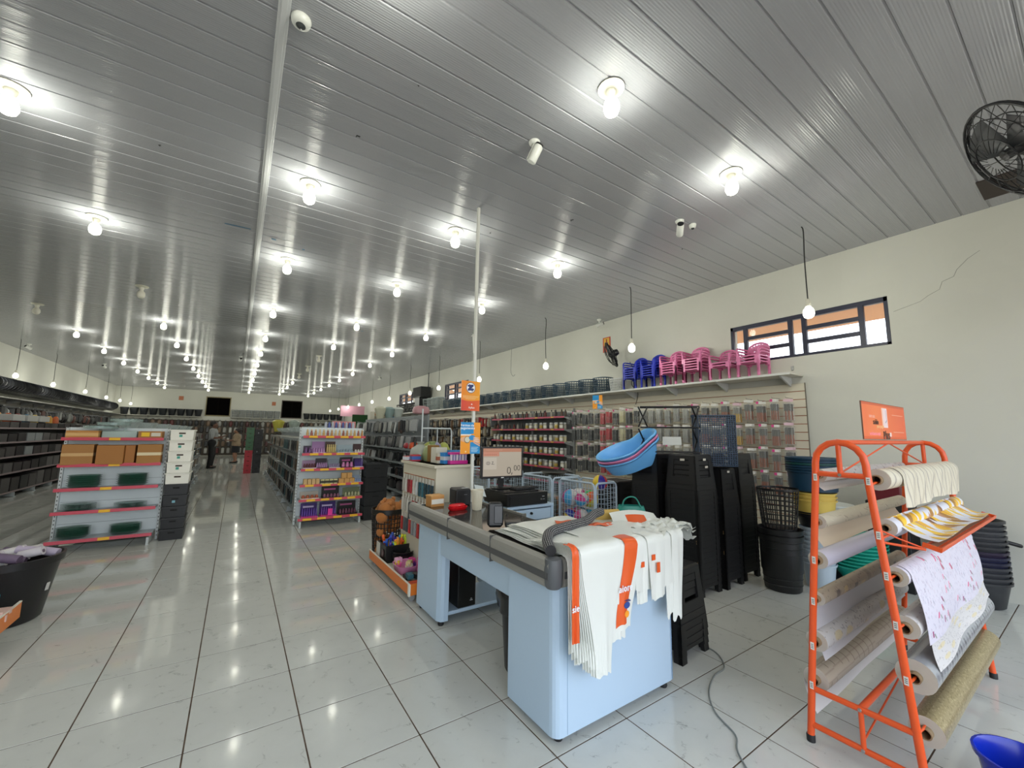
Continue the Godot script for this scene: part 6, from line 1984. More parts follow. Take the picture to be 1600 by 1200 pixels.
		for row in 4:
			for k in 19:
				var c: String = ["2a2c2e", "8f9294", "1b1b1d", "6b6d6c", "b0b2b2", "34303a", "4a3a34", "747674", "242629"][r.randi_range(0, 8)]
				var q := single("hung_pouch", pouch[r.randi_range(0, 1)], [mat("8f9192", 0.3), mat(c, 0.25)], "dark or silvery pouch on the middle right gondola", "pouch", V(x - 0.26 + r.randf_range(-0.05, 0.05), 1.90 - 0.40 * row - r.randf_range(0, 0.05), za - 0.16 - 0.29 * k), r.randf_range(-0.3, 0.3), "pouches hung on the middle right gondola")
				q.rotation.z = r.randf_range(-0.2, 0.0)
		for k in 8: put.call("shoulder_bag", bag_m, ["3a3c3e", "4a4448", "2b2a2c"][k % 3], "dark bag low on the middle right gondola", "bag", V(x - 0.26, 0.155, za - 0.3 - 0.6 * k), V(0.22, 0.24, 0.42), "dark bags low on the middle right gondola")
		put.call("orange_ball", bag_m, "d2521f", "bright orange-red round bag on the middle right gondola", "bag", V(x - 0.27, 1.175, za + 0.0 - 0.2), V(0.2, 0.16, 0.2), "")
		put.call("red_bag", bag_m, "a82430", "red bag beside the orange round one", "bag", V(x - 0.24, 1.18, za - 0.5), V(0.3, 0.15, 0.3), "")
		put.call("pink_bag", bag_m, "b88a90", "rose grey rounded bag on the middle right gondola", "bag", V(x - 0.1, 2.0, za - 0.25), V(0.4, 0.2, 0.3), "")
	elif style == 3:
		for row in 5:
			for k in 20:
				var c: String = ["1d1c1e", "2a2526", "3a3436", "241f22", "4a4646", "5d5a5a", "191a1c"][r.randi_range(0, 6)]
				if (row == 3 and k in [3, 4]) or (row == 2 and k == 3): c = "8f9496"
				put.call("dark_pack", box_m, c, "dark box on the gondola by the left wall", "box", V(x + 0.27, [0.132, 0.562, 0.912, 1.232, 1.542][row], za - 0.26 - 0.48 * k), V(0.28, [0.34, 0.24, 0.22, 0.2, 0.14][row] * r.randf_range(0.8, 1.0), 0.42), "dark boxes on the gondola by the left wall", 0.3)
		for k in 3: put.call("white_carton", box_m, "b4b4b2", "white carton atop the gondola by left wall", "box", V(x + 0.28, 1.70, za - 0.9 - 0.75 * k), V(0.26, 0.14, 0.6), "white cartons on the gondola by the left wall")
		for k in 8: put.call("ornament", bag_m, ["c9922a", "b85a2a", "8a2f2f", "3a6a8a", "d2b44a", "4a4a4a"][k % 6], "figurine atop the gondola by the left wall", "figurine", V(x + 0.05, 1.545, za - 1.0 - 0.5 * k), V(0.14, 0.34, 0.14), "figurines on the gondola by the left wall")
	else:
		for row in 4:
			for k in 9:
				put.call("pack", box_m, greys[r.randi_range(0, 8)], "pack on the far run left of aisle", "box", V(x + 0.24, [0.152, 0.492, 0.832, 1.172][row], za - 0.3 - 0.5 * k), V(0.24, 0.24, 0.4), "packs on the far run left of the aisle")

# stacks of coloured storage boxes at the far end of the aisle
func display_tower():
	for k in 10:
		var c := "b8323f" if k < 5 else "3f6a4a"
		stacking_crate("%s storage box at the aisle's far end" % ("red" if k < 5 else "green"), V(0.42, 0.001 + 0.167 * k, -18.06), 0.24, 0.165, 0.34, c, "", "%s boxes of the far tower" % ("red" if k < 5 else "green"))
	for k in 7: stacking_crate("black storage box beside the red-green tower", V(0.69, 0.001 + 0.23 * k, -18.1), 0.26, 0.226, 0.36, "141517", "8a8f90" if k in [3, 6] else "", "black boxes of the far tower")

# ---------------------------------------------------------------- impulse display, plush basket and wire bins behind the counter
func ball_mesh(R: float, n := 6) -> ArrayMesh:
	# a ball of n lune panels, alternate surfaces for the colours
	var key := "ball%.3f/%d" % [R, n]
	if meshes.has(key): return meshes[key]
	var m := mb()
	for c in 3:
		for k in n:
			if k % 3 != c: continue
			var rows := []
			for i in 9:
				var th := PI * i / 8.0
				var row := PackedVector3Array()
				for j in 4:
					var ph := -TAU * (k + j / 3.0) / n
					row.push_back(V(R * sin(th) * cos(ph), R * cos(th), R * sin(th) * sin(ph)))
				rows.append(row)
			m.sheet(rows)
		m.cut()
	meshes[key] = m.mesh()
	return meshes[key]

func ellipsoid(m: MB, c: Vector3, s: Vector3, b := Basis.IDENTITY):
	var pr := PackedVector2Array()
	for i in 11: pr.push_back(Vector2(sin(PI * i / 10.0) if i % 10 else 0.0, -cos(PI * i / 10.0)))
	m.at(c, b * Basis.from_scale(s))
	m.lathe(pr, 16)
	m.at(Vector3.ZERO)

func impulse_display():
	var cream := mat("d3ccb8", 0.5)
	var u := thing("impulse_display", "cream display unit with an orange-edged base shelf behind the counter's end", "display unit", V(1.80, 0, -4.4))
	part("carcass", mb().box(V(0.13, 0.66, 0.0), V(0.42, 1.12, 0.98), 0.004), cream, u)
	for k in 6: part("slat_groove", mb().box(V(-0.0805, 0.42 + 0.13 * k, 0), V(0.003, 0.008, 0.9)), mat("a8552a", 0.5), u)
	part("top_board", mb().box(V(0.12, 1.205, 0), V(0.46, 0.03, 1.02), 0.004), cream, u)
	var base := part("base_shelf", mb().box(V(-0.2, 0.115, -0.02), V(0.34, 0.02, 1.34), 0.003), cream, u)
	part("front_lip", mb().box(V(-0.372, 0.115, -0.02), V(0.012, 0.1, 1.34), 0.002), mat("e07a2a", 0.4), u)
	part("front_lip", mb().box(V(-0.19, 0.115, 0.654), V(0.35, 0.1, 0.012), 0.002), mat("e07a2a", 0.4), u)
	part("corner_strip", mb().box(V(-0.377, 0.115, 0.655), V(0.02, 0.104, 0.03), 0.002).box(V(-0.3755, 0.166, -0.02), V(0.014, 0.008, 1.34)), mat("e2ddd0", 0.5), u)
	for z in [-0.6, 0.6]: part("castor", mb().cyl(V(-0.33, 0.03, z - 0.012), V(-0.33, 0.03, z + 0.012), 0.03, 0.03, 14).box(V(-0.33, 0.06, z), V(0.02, 0.04, 0.03)), mat("8d8f90", 0.4), u)
	# hung goods on the aisle side
	var card := mb().box(V(0, -0.02, 0), V(0.004, 0.05, 0.05)).cut().box(V(-0.008, -0.12, 0), V(0.016, 0.15, 0.045), 0.004).mesh()
	var cols := [["b8b4ac", "d2cec6"], ["8a3036", "b8323c"], ["d8d4cc", "cfd2d4"], ["2a5a66", "3a6a78"], ["1f3a44", "2c4a58"]]
	for row in 3:
		for k in 11:
			var c: Array = cols[clampi(k / 2 - (0 if row == 0 else 1), 0, 4)]
			if row == 2: c = [["b8322f", "c43a3a"], ["8a8f92", "5a6064"], ["3f4a52", "9aa0a4"]][k % 3]
			single("hanging_toiletry", card, [mat("cfccc4", 0.5), mat(c[(k + row) % 2], 0.35)], "%s card on the cream display unit" % ["pale or teal", "small mixed", "red or grey"][row], "hanging item", V(1.705, [1.06, 0.84, 0.62][row], -4.80 + 0.085 * k), 0.0, "%s row of cards on the cream display unit" % ["top", "middle", "low"][row])
	# boxes on top
	carton("medicine_box", "red and white low box at the left of the cream unit's top", V(1.74, 1.221, -4.78), V(0.1, 0.05, 0.12), "c23a40", 0.1, "d8dce2")
	carton("medicine_box", "red and blue box beside the red and white one", V(1.76, 1.221, -4.62), V(0.1, 0.075, 0.12), "b8323c", -0.1, "2f5fae")
	single("clear_bundle", mb().lathe(prof([0, 0, 0.09, 0, 0.12, 0.06, 0.1, 0.14, 0.03, 0.19, 0.05, 0.22, 0, 0.22]), 14, 1.0, 1.0, 2.6), mat("a3a89e", 0.25), "pale crackly plastic bundle at the far left of the cream unit's top", "bundle", V(1.88, 1.221, -4.78), 0.4)
	single("clear_bundle", mb().lathe(prof([0, 0, 0.09, 0, 0.11, 0.07, 0.09, 0.16, 0.03, 0.2, 0.05, 0.23, 0, 0.23]), 14, 1.0, 1.0, 2.6), mat("9aa878", 0.3), "green and white plastic bundle beside the brown bag", "bundle", V(1.95, 1.221, -4.58), 0.2)
	carton("brown_bag", "plain brown upright bag on the cream unit's top", V(1.90, 1.221, -4.42), V(0.1, 0.19, 0.1), "8f6a34", 0.25)
	carton("white_box", "tall white box with a dark emblem on the cream unit's top", V(1.90, 1.221, -4.26), V(0.14, 0.17, 0.12), "d8d4c4", 0.1)
	carton("white_box", "narrow cream box with red print before the tall white one", V(1.84, 1.221, -4.13), V(0.05, 0.11, 0.05), "cfc8b4", 0.0, "a85a3a")
	carton("blue_box", "bright blue box with a white swoosh on the cream unit's top", V(1.90, 1.221, -4.08), V(0.10, 0.12, 0.09), "2f86cc", 0.15, "d4dde4")
	carton("blue_box", "wide blue pack lying behind the magenta pack", V(2.08, 1.221, -4.20), V(0.2, 0.14, 0.1), "3a8acc", 0.0)
	var mg := thing("magenta_pack", "magenta pack of six lilac tubes at the near edge of the cream unit", "pack", V(2.0, 1.221, -3.99), 0.0)
	part("tray", mb().box(V(0, 0.02, 0), V(0.21, 0.04, 0.07), 0.003).box(V(0, 0.115, 0), V(0.21, 0.025, 0.07), 0.003), mat("d02f92", 0.35), mg)
	for k in 6: part("tube", mb().lathe(prof([0, 0, 0.013, 0, 0.014, 0.09, 0, 0.1]), 10), mat("b8a8cc" if k % 2 else "d8ccd8", 0.25), mg, V(-0.085 + 0.034 * k, 0.03, 0.018))
	carton("black_box", "black box with a white ring print near the white pole", V(2.16, 1.221, -3.98), V(0.075, 0.12, 0.07), "17181a", 0.0)
	single("ring_print", mb().at(V(0, 0, 0), Basis(Vector3.RIGHT, PI / 2)).lathe(prof([0.02, 0, 0.028, 0, 0.028, 0.002, 0.02, 0.002, 0.02, 0]), 18), mat("c9c9c9", 0.5), "white ring printed on the black box", "print", V(2.16, 1.28, -3.945))
	# base shelf goods
	var tray := thing("toy_box", "black box of brightly coloured toy pieces on the orange-edged shelf", "toy box", V(1.60, 0.126, -4.74))
	part("box", mb().box(V(0, 0.008, 0), V(0.28, 0.016, 0.32)).box(V(-0.135, 0.09, 0), V(0.012, 0.18, 0.32), 0.003).box(V(0.135, 0.09, 0), V(0.012, 0.18, 0.32), 0.003).box(V(0, 0.09, 0.155), V(0.28, 0.18, 0.012), 0.003).box(V(0, 0.09, -0.155), V(0.28, 0.18, 0.012), 0.003), mat("131415", 0.4), tray)
	part("side_card", mb().box(V(-0.145, 0.09, -0.12), V(0.006, 0.16, 0.12)), mat("c9c7be", 0.5), tray)
	part("disc", mb().at(V(-0.145, 0.09, 0.06), Basis(Vector3.BACK, PI / 2)).lathe(prof([0, 0, 0.04, 0, 0.04, 0.006, 0, 0.006]), 18), mat("4a3034", 0.4), tray)
	var bright := ["e8e02a", "e8632a", "2f5fc4", "5a3aa8", "38a8d8", "e8932a", "c9e03a", "2a4ab8"]
	for k in 18:
		var o := single("toy_piece", meshes["toy"] if meshes.has("toy") else _toy(), mat(bright[(k * 5) % 8], 0.35), ["lemon yellow", "orange-red", "blue", "violet", "sky blue", "light orange", "lime", "dark blue"][(k * 5) % 8] + " plastic toy piece standing in the black box", "toy", V(1.52 + 0.045 * (k % 5) + 0.01 * sin(k), 0.20 + 0.03 * (k % 3), -4.86 + 0.06 * (k / 4)), k * 0.9, "coloured toy pieces in the black box")
		o.rotation.x = 0.25 * sin(k * 1.7)
	single("black_bowl", mb().lathe(prof([0, 0, 0.06, 0, 0.1, 0.05, 0.115, 0.11, 0.108, 0.11, 0.09, 0.05, 0, 0.02]), 22), mat("121314", 0.3), "black plastic bowl between the toy box and the pink basket", "bowl", V(1.62, 0.126, -4.5))
	single("black_bowl", mb().lathe(prof([0, 0, 0.06, 0, 0.1, 0.05, 0.115, 0.11, 0.108, 0.11, 0.09, 0.05, 0, 0.02]), 22), mat("1a1a1d", 0.3), "second black bowl, nested in the one by the pink basket", "bowl", V(1.625, 0.15, -4.51))
	var pk := thing("pink_basket", "pink plastic tray of small boxed sweets on the orange-edged shelf", "basket", V(1.57, 0.126, -4.24))
	part("tray", mb().lathe(prof([0, 0, 0.12, 0, 0.13, 0.01, 0.15, 0.075, 0.155, 0.08, 0.145, 0.08, 0.125, 0.014, 0, 0.014]), 28, 0.8, 1.0, 3.4), mat("d88ab4", 0.35), pk)
	var sw := ["e86aa8", "d8d4c4", "6a3aa8", "e8c84a", "c9c4b4", "4a2a78", "e0a8c8", "d2c08a", "d84a90"]
	for k in 9: carton("sweet_box", ["rose pink", "pale grey", "violet", "yellow", "beige", "dark violet", "light pink", "sand", "magenta"][k] + " small sweet box heaped in the pink tray", V(1.51 + 0.06 * (k % 3), 0.16 + 0.022 * (k / 3), -4.32 + 0.08 * ((k * 2) % 3)), V(0.05, 0.045, 0.07), sw[k], k * 0.8, "", "sweet box", "sweet boxes in the pink tray")
	carton("pink_gift_box", "pink and magenta gift box at the back of the base shelf", V(1.67, 0.126, -4.02), V(0.10, 0.17, 0.12), "d06aa0", 0.0, "b82a78")
	for k in 6: carton("yellow_pack", "yellow and black small pack at the near end of the base shelf", V(1.50 + 0.06 * (k % 3), 0.126 + 0.03 * (k / 3), -4.02 + 0.09 * (k / 3) - 0.02 * (k % 2)), V(0.055, 0.03, 0.09), ["d8b42a", "1d2a2c", "e0c03a"][k % 3], 0.3 * sin(k * 2.0), "23282a" if k % 2 == 0 else "2f6a7a", "pack", "yellow and black packs on the base shelf")
	carton("orange_box", "flat orange-red box at the near end of the base shelf", V(1.52, 0.126, -3.83), V(0.14, 0.025, 0.08), "d8502a", 0.0)
	# ---- basket of plush bears
	var bb := thing("plush_basket", "tall black lattice basket full of brown plush bears", "basket", V(1.70, 0.001, -5.32))
	lattice_basket(bb, 0.165, 0.205, 0.58, 12, 30, mat("14120f", 0.4), 0.006, false)
	part("rim_band", mb().lathe(prof([0.2, 0.535, 0.212, 0.535, 0.214, 0.585, 0.202, 0.585, 0.2, 0.535]), 30), mat("14120f", 0.4), bb)
	var fur := mat("b0703a", 0.9)
	fur.rim_enabled = true
	fur.rim = 0.6
	for k in 9:
		var y: float = [0.585, 0.60, 0.59, 0.63, 0.40, 0.40, 0.40, 0.18, 0.18][k]
		var a := k * 2.2
		var rr: float = 0.10 if k != 3 else 0.0
		var o := thing("plush_bear", ("brown plush bear lying at the top of the lattice basket" if k < 4 else "brown plush bear seen through the side of the lattice basket"), "plush toy", V(1.70 + rr * cos(a), y - 0.02, -5.32 + rr * sin(a)), a, "plush bears at the top of the basket" if k < 4 else "plush bears inside the basket")
		o.scale = Vector3.ONE * (1.3 if k < 4 else 1.0)
		var m := mb()
		ellipsoid(m, V(0, 0, 0), V(0.075, 0.07, 0.07))
		ellipsoid(m, V(0, -0.06, -0.05), V(0.06, 0.06, 0.06))
		part("body", m, fur, o)
		var e := mb()
		ellipsoid(e, V(0.05, 0.06, 0), V(0.026, 0.026, 0.014))
		part("ear", e, fur, o)
		var e2 := mb()
		ellipsoid(e2, V(-0.05, 0.06, 0), V(0.026, 0.026, 0.014))
		part("ear", e2, fur, o)
		var mz := mb()
		ellipsoid(mz, V(0, -0.012, 0.062), V(0.03, 0.024, 0.022))
		part("muzzle", mz, mat("b98248", 0.9), o)
	# ---- wire bins with balls
	wire_bin("pale blue wire bin of beach balls behind the checkout counter", V(3.60, 0, -3.66), 0.36, 0.62, 1.0)
	wire_bin("second pale blue wire bin, behind the cash drawer", V(3.64, 0, -4.40), 0.5, 0.66, 1.0)
	wire_bin("third wire bin further back behind the monitor", V(3.30, 0, -5.4), 0.6, 0.8, 1.02)
	var pal := [["d83a8c", "d8d4d0", "3aa0d0"], ["e8c42a", "d8383a", "2f3aa0"], ["58b8d8", "e0dcd8", "c83a80"], ["e86a2a", "3ab05a", "e0d03a"], ["d8d4d0", "d84a98", "4aa8d8"]]
	for k in 22:
		var R: float = 0.105 if k % 4 else 0.085
		var lx := -0.07 + 0.14 * (k % 2)
		var lz := -0.22 + 0.2 * ((k / 2) % 3)
		var ly := 0.13 + 0.215 * (k / 6)
		var c: Array = pal[(k * 3) % 5]
		var o := single("beach_ball", ball_mesh(R), [mat(c[0], 0.3), mat(c[1], 0.3), mat(c[2], 0.3)], ["magenta, white and blue", "yellow, red and navy", "sky blue, white and rose", "orange, green and yellow", "white, pink and blue"][(k * 3) % 5] + " beach ball in the pale blue wire bin", "ball", V(3.60 + lx, ly, -3.66 + lz), k * 1.1, "beach balls in the wire bin")
		o.rotation.x = k * 0.7
	single("beach_ball", ball_mesh(0.09), [mat("3a2a90", 0.3), mat("d8303a", 0.3), mat("e8c83a", 0.3)], "purple, red and yellow ball on top of the heap in the wire bin", "ball", V(3.66, 0.99, -3.50), 0.5)
	for k in 8:
		single("packed_toy", mb().box(V(0, 0.1, 0), V(0.2, 0.2, 0.2), 0.03), mat(["8a9a6a", "b8b4a0", "5a6a60", "a87a5a"][k % 4], 0.3), "bagged toy heaped in the wire bin behind the cash drawer", "toy", V(3.54 + 0.21 * (k % 2), 0.30 + 0.21 * (k / 4), -4.58 + 0.24 * ((k / 2) % 2)), k * 0.6, "bagged toys in the second wire bin")
	single("frying_pan", mb().lathe(prof([0, 0, 0.14, 0, 0.17, 0.03, 0.19, 0.035, 0.17, 0.04, 0.13, 0.012, 0, 0.012]), 26).cyl(V(0.17, 0.03, 0), V(0.4, 0.06, 0), 0.014, 0.016, 8), mat("141515", 0.3), "black pan lying on top of the second wire bin", "pan", V(3.66, 1.012, -4.36), 0.6)
	single("white_wire_rack", mb().tube(path3([0, 0, 0, 0, 1.9, 0]), 0.012, 8).tube(path3([0, 1.62, 0, 0.45, 1.62, 0, 0.47, 1.58, 0, 0.47, 0.9, 0]), 0.012, 8).tube(path3([0.24, 1.62, 0, 0.24, 0.9, 0]), 0.008, 8).tube(path3([0.47, 0.9, 0, 0.47, 0.0, 0]), 0.012, 8).tube(path3([0, 0.95, 0, 0.47, 0.95, 0]), 0.008, 8), mat("c4ccd0", 0.35), "white tube rack standing behind the cream display unit", "rack", V(2.22, 0, -5.6))
	for k in 6:
		single("fruit_net", mb().lathe(prof([0, 0, 0.07, 0.02, 0.1, 0.09, 0.06, 0.17, 0.02, 0.2, 0, 0.2]), 12), mat(["9aa04a", "b84a3a", "8a8aa8", "a8a86a"][k % 4], 0.35), "small net bag hanging on the white tube rack", "net bag", V(2.30 + 0.06 * k + 0.0, 1.22 if k % 2 == 0 else 0.99, -5.54), 0.0, "net bags on the white tube rack")

func _toy() -> ArrayMesh:
	meshes["toy"] = mb().box(V(0, 0.05, 0), V(0.028, 0.1, 0.028), 0.008).box(V(0.02, 0.09, 0), V(0.04, 0.024, 0.024), 0.008).cyl(V(0, 0.1, 0), V(0, 0.125, 0), 0.018, 0.012, 8).mesh()
	return meshes["toy"]

func wire_bin(label: String, c: Vector3, w: float, d: float, h: float):
	var wm := mat("b4c4d2", 0.35)
	var o := thing("wire_bin", label, "wire bin", c)
	for q in 4:
		var rot := Basis(Vector3.UP, PI / 2 * q)
		var a := (w if q % 2 == 0 else d) / 2
		var b := (d if q % 2 == 0 else w) / 2
		var fr := mb().at(Vector3.ZERO, rot)
		fr.tube(path3([-a + 0.012, 0.03, b, -a + 0.012, h - 0.05, b, -a + 0.022, h - 0.018, b, -a + 0.05, h, b, a - 0.05, h, b, a - 0.022, h - 0.018, b, a - 0.012, h - 0.05, b, a - 0.012, 0.03, b]), 0.012, 8)
		part("panel_frame", fr, wm, o)
		var wr := mb().at(Vector3.ZERO, rot)
		var nx := int(2 * a / 0.05)
		for k in range(1, nx): wr.box(V(-a + 2 * a * k / nx, h / 2, b), V(0.0035, h - 0.04, 0.0035))
		for k in range(1, int(h / 0.055)): wr.box(V(0, 0.055 * k, b), V(2 * a - 0.03, 0.0035, 0.0035))
		part("wire_grid", wr, wm, o)
	part("floor_grid", mb().box(V(0, 0.05, 0), V(w, 0.006, d)), wm, o)

# ---------------------------------------------------------------- left wall, back wall, middle distance
func far_walls():
	var r := RandomNumberGenerator.new()
	r.seed = 77
	# left wall: long shelf with nested black tubs lying on their sides, goods hung below
	var sh := thing("long_shelf", "long pale shelf of black tubs high on the left-hand wall", "shelf", V(LEFT_X, 2.375, -21.0))
	part("board", mb().box(V(0.21, 0, 0), V(0.40, 0.022, 19.4), 0.004), mat("b9b8b0", 0.5), sh)
	for k in 20: part("bracket", mb().extrude(PackedVector2Array([Vector2(0, 0), Vector2(0.33, 0), Vector2(0.33, -0.012), Vector2(0.03, -0.13), Vector2(0, -0.13)]), 0.022), mat("a4a6a6", 0.5), sh, V(0.004, -0.011, 9.4 - 0.98 * k))
	var tub := mb().lathe(prof([0, 0, 0.11, 0, 0.12, 0.01, 0.165, 0.30, 0.21, 0.305, 0.214, 0.33, 0.2, 0.335, 0.155, 0.3, 0.11, 0.012, 0, 0.012]), 22).mesh()
	for k in 84:
		var o := single("black_tub", tub, mat("1e1f23" if k % 3 else "2a2b30", 0.28), "black tub lying on the left wall's shelf", "tub", V(LEFT_X + 0.23, 2.60, -12.4 - 0.205 * k), 0.0, "black tubs on the left wall's shelf")
		o.basis = Basis(Vector3.UP, 0.35) * Basis(Vector3.RIGHT, PI / 2 - 0.5) * Basis(Vector3.UP, 0.3 * k)
	var board := thing("wall_board", "dark backing board behind the goods on the left-hand wall", "wall board", V(LEFT_X + 0.01, 0, -21.0))
	part("backing", mb().box(V(0, 1.25, 0), V(0.02, 2.1, 19.4)), mat("77746c", 0.6), board)
	var hung := [mb().box(V(0, -0.02, 0), V(0.2, 0.03, 0.06)).cut().box(V(0, -0.2, 0), V(0.2, 0.32, 0.16), 0.03).mesh(), mb().box(V(0, -0.02, 0), V(0.2, 0.03, 0.06)).cut().lathe(prof([0, -0.4, 0.06, -0.4, 0.1, -0.3, 0.1, -0.15, 0.04, -0.06, 0, -0.06]), 12).mesh()]
	var dk := ["1b1c1e", "2b2a2a", "47494a", "6d6f6d", "3a3230", "8a8c88", "232528", "5a3a34", "161718"]
	for row in 3:
		for k in 56:
			single("hung_kitchenware", hung[r.randi_range(0, 1)], [mat("8d8f90", 0.4), mat(dk[r.randi_range(0, 8)], 0.3)], "dark kitchenware under the left wall's shelf", "kitchenware", V(LEFT_X + 0.14, 2.2 - 0.45 * row - r.randf_range(0, 0.06), -12.4 - 0.33 * k), r.randf_range(-0.4, 0.4), "kitchenware hung on the left wall")
	# small red sign on the left wall
	single("wall_plaque", mb().box(V(0, 0, 0), V(0.006, 0.32, 0.22)).box(V(0.004, 0.05, 0), V(0.002, 0.14, 0.14)), mat("9a5a3c", 0.5), "faded red plaque on the left-hand wall near the ceiling", "plaque", V(LEFT_X + 0.004, 3.42, -16.2))
	# back wall
	for w in [[-1.085, 1.17, "left"], [2.95, 1.14, "right"]]:
		var win := part("window_%d" % (4 if w[2] == "left" else 5), mb().box(V(0, 0.545, 0), V(w[1] + 0.1, 1.2, 0.04), 0.004), mat("8a7f5a" if w[2] == "left" else "3a2f28", 0.5), self, V(w[0], 2.48, BACK_Z + 0.03))
		win.set_meta("kind", "structure")
		part("pane", mb().box(V(0, 0.545, 0.025), V(w[1], 1.08, 0.02)), mat("070606", 0.85, 0.0, 0.1), win)
		part("mullion", mb().box(V(0, 0.545, 0.037), V(0.05, 1.08, 0.01)), mat("0f0d0b", 0.8, 0.0, 0.1), win)
	for s in [[-5.8, -1.83], [-0.42, 2.3], [3.62, 6.3]]:
		var b := thing("pail_shelf", "pale shelf on the back wall, " + ("left of the dark window pair" if s[0] < -5 else ("between the two dark windows" if s[0] < 0 else "right of both dark windows")), "shelf", V((s[0] + s[1]) / 2, 2.36, BACK_Z + 0.2))
		part("board", mb().box(V(0, 0, 0), V(s[1] - s[0], 0.03, 0.4), 0.004), mat("a9a89f", 0.5), b)
		for q in 4: part("bracket", mb().box(V((q - 1.5) * (s[1] - s[0]) / 4.2, -0.06, -0.1), V(0.03, 0.1, 0.18)), mat("8f918f", 0.5), b)
	var pail := mb().lathe(prof([0, 0, 0.13, 0, 0.14, 0.01, 0.185, 0.36, 0.2, 0.365, 0.202, 0.41, 0.19, 0.41, 0.175, 0.36, 0.13, 0.012, 0, 0.012]), 20).mesh()
	for k in 9: single("dark_pail", pail, mat("1d2024", 0.4), "dark pail on the back wall's left shelf", "pail", V(-5.3 + 0.41 * k, 2.376, BACK_Z + 0.23), 0.0, "dark pails on the back wall's left shelf")
	for k in 6: single("dark_pail", pail, mat("1d2024", 0.4), "dark pail on the back wall's right shelf", "pail", V(3.85 + 0.42 * k, 2.376, BACK_Z + 0.23), 0.0, "dark pails on the back wall's right shelf")
	for k in 7:
		var o := thing("grey_basket", "grey basket between the two dark windows", "basket", V(-0.2 + 0.38 * k, 2.376, BACK_Z + 0.22), 0.0, "grey baskets between the dark windows")
		lattice_basket(o, 0.14, 0.17, 0.46, 5, 14, mat("7f8588", 0.45), 0.009, false, 2.6)
	for p in [[-2.92, 3.44], [1.88, 3.36]]: single("wall_plaque", mb().box(V(0, 0, 0), V(0.22, 0.24, 0.01)).box(V(0, 0.01, 0.006), V(0.12, 0.12, 0.002)), mat("a8623c", 0.5), "small orange-brown plaque on the back wall, " + ("left of the left dark window" if p[0] < 0 else "between the two dark windows"), "plaque", V(p[0], p[1], BACK_Z + 0.006))
	single("goods_board", mb().box(V(0, 1.1, 0), V(11.6, 2.1, 0.03)), mat("5a534a", 0.7), "dark brown goods board covering the lower back wall", "wall board", V(0.3, 0, BACK_Z + 0.02))
	for row in 5:
		for k in 40:
			var c: String = ["5a2f2f", "8a8a86", "3a3a3c", "6d5a4a", "a3a39e", "4a2a2c", "2a2c30"][r.randi_range(0, 6)]
			single("hung_goods", hung[1 if row == 0 else 0], [mat("77797a", 0.4), mat(c, 0.4)], "small dark item on the back wall", "hanging item", V(-5.2 + 0.285 * k, 2.2 - 0.42 * row, BACK_Z + 0.135), PI / 2 + r.randf_range(-0.3, 0.3), "goods hung on the back wall")
	# display in the middle right: orange header, hung silvery bags, signs on a white post
	var hd := thing("hanging_display", "hanging goods display with an orange wooden header in the middle right", "display stand", V(4.55, 0, -14.9))
	part("header", mb().box(V(0.0, 2.22, 0.0), V(0.98, 0.12, 0.06), 0.004), mat("9a6a3c", 0.6), hd)
	part("goods_board", mb().box(V(0, 1.1, -0.1), V(0.98, 2.1, 0.04)), mat("b4b0a0", 0.5), hd)
	part("post", mb().box(V(-0.56, 1.15, 0), V(0.14, 2.3, 0.14), 0.004), mat("c9c5b6", 0.5), hd)
	var ps := thing("post_sign", "tall orange sign with a blue top on the white post in the middle distance", "sign", V(4.53, 1.86, -13.9))
	part("board", mb().box(V(0, 0, 0), V(0.24, 0.68, 0.02)), mat("e0862a", 0.5), ps)
	part("blue_panel", mb().box(V(0, 0.16, 0.011), V(0.22, 0.2, 0.002)), mat("2f86c0", 0.5), ps)
	part("red_panel", mb().box(V(0, -0.28, 0.011), V(0.24, 0.12, 0.002)), mat("b8502f", 0.5), ps)
	single("white_post", mb().box(V(0, 1.1, 0), V(0.2, 2.2, 0.06), 0.004), mat("d0cdc2", 0.5), "white post carrying the tall orange sign", "post", V(4.53, 0, -13.96))
	var foil := mb().box(V(0, -0.02, -0.06), V(0.05, 0.03, 0.2)).cut().box(V(0, -0.21, 0), V(0.2, 0.34, 0.09), 0.03).mesh()
	for row in 5:
		for k in 5: single("silvery_pack", foil, [mat("6d6f6d", 0.4), mat(["8a8d8c", "2a2c2d", "5d605f", "3a3b3a"][(k + row * 2) % 4], 0.25, 0.2)], "pack hung on the orange-headed display", "hanging pack", V(4.14 + 0.2 * k, 2.05 - 0.38 * row, -14.82 + 0.02 * (k % 2)), r.randf_range(-0.2, 0.2), "packs hung on the orange-headed display")
	# green and pink boards further back
	single("grass_board", mb().box(V(0, 0.6, 0), V(0.56, 1.15, 0.1), 0.01), mat("1f4a24", 0.8), "dark green artificial-grass panel standing behind the cosmetics gondola", "panel", V(3.93, 1.06, -16.4))
	single("grey_plinth", mb().box(V(0, 0.53, 0), V(0.7, 1.06, 0.4), 0.01), mat("7d817f", 0.5), "grey plinth under the dark green panel", "plinth", V(3.95, 0, -16.4))
	single("pink_banner", mb().box(V(0, 0.3, 0), V(1.3, 0.6, 0.04)).box(V(-0.3, 0.3, 0.022), V(0.4, 0.3, 0.004)), mat("b88a9a", 0.5), "faded pink and blue banner board above the far gondolas", "banner", V(5.4, 2.45, -24.3))
	single("banner_post", mb().cyl(V(-0.5, 0, 0), V(-0.5, 2.45, 0), 0.03).cyl(V(0.5, 0, 0), V(0.5, 2.45, 0), 0.03), mat("7d8082", 0.5), "pair of grey poles under the faded pink banner board", "pole", V(5.4, 0, -24.3))
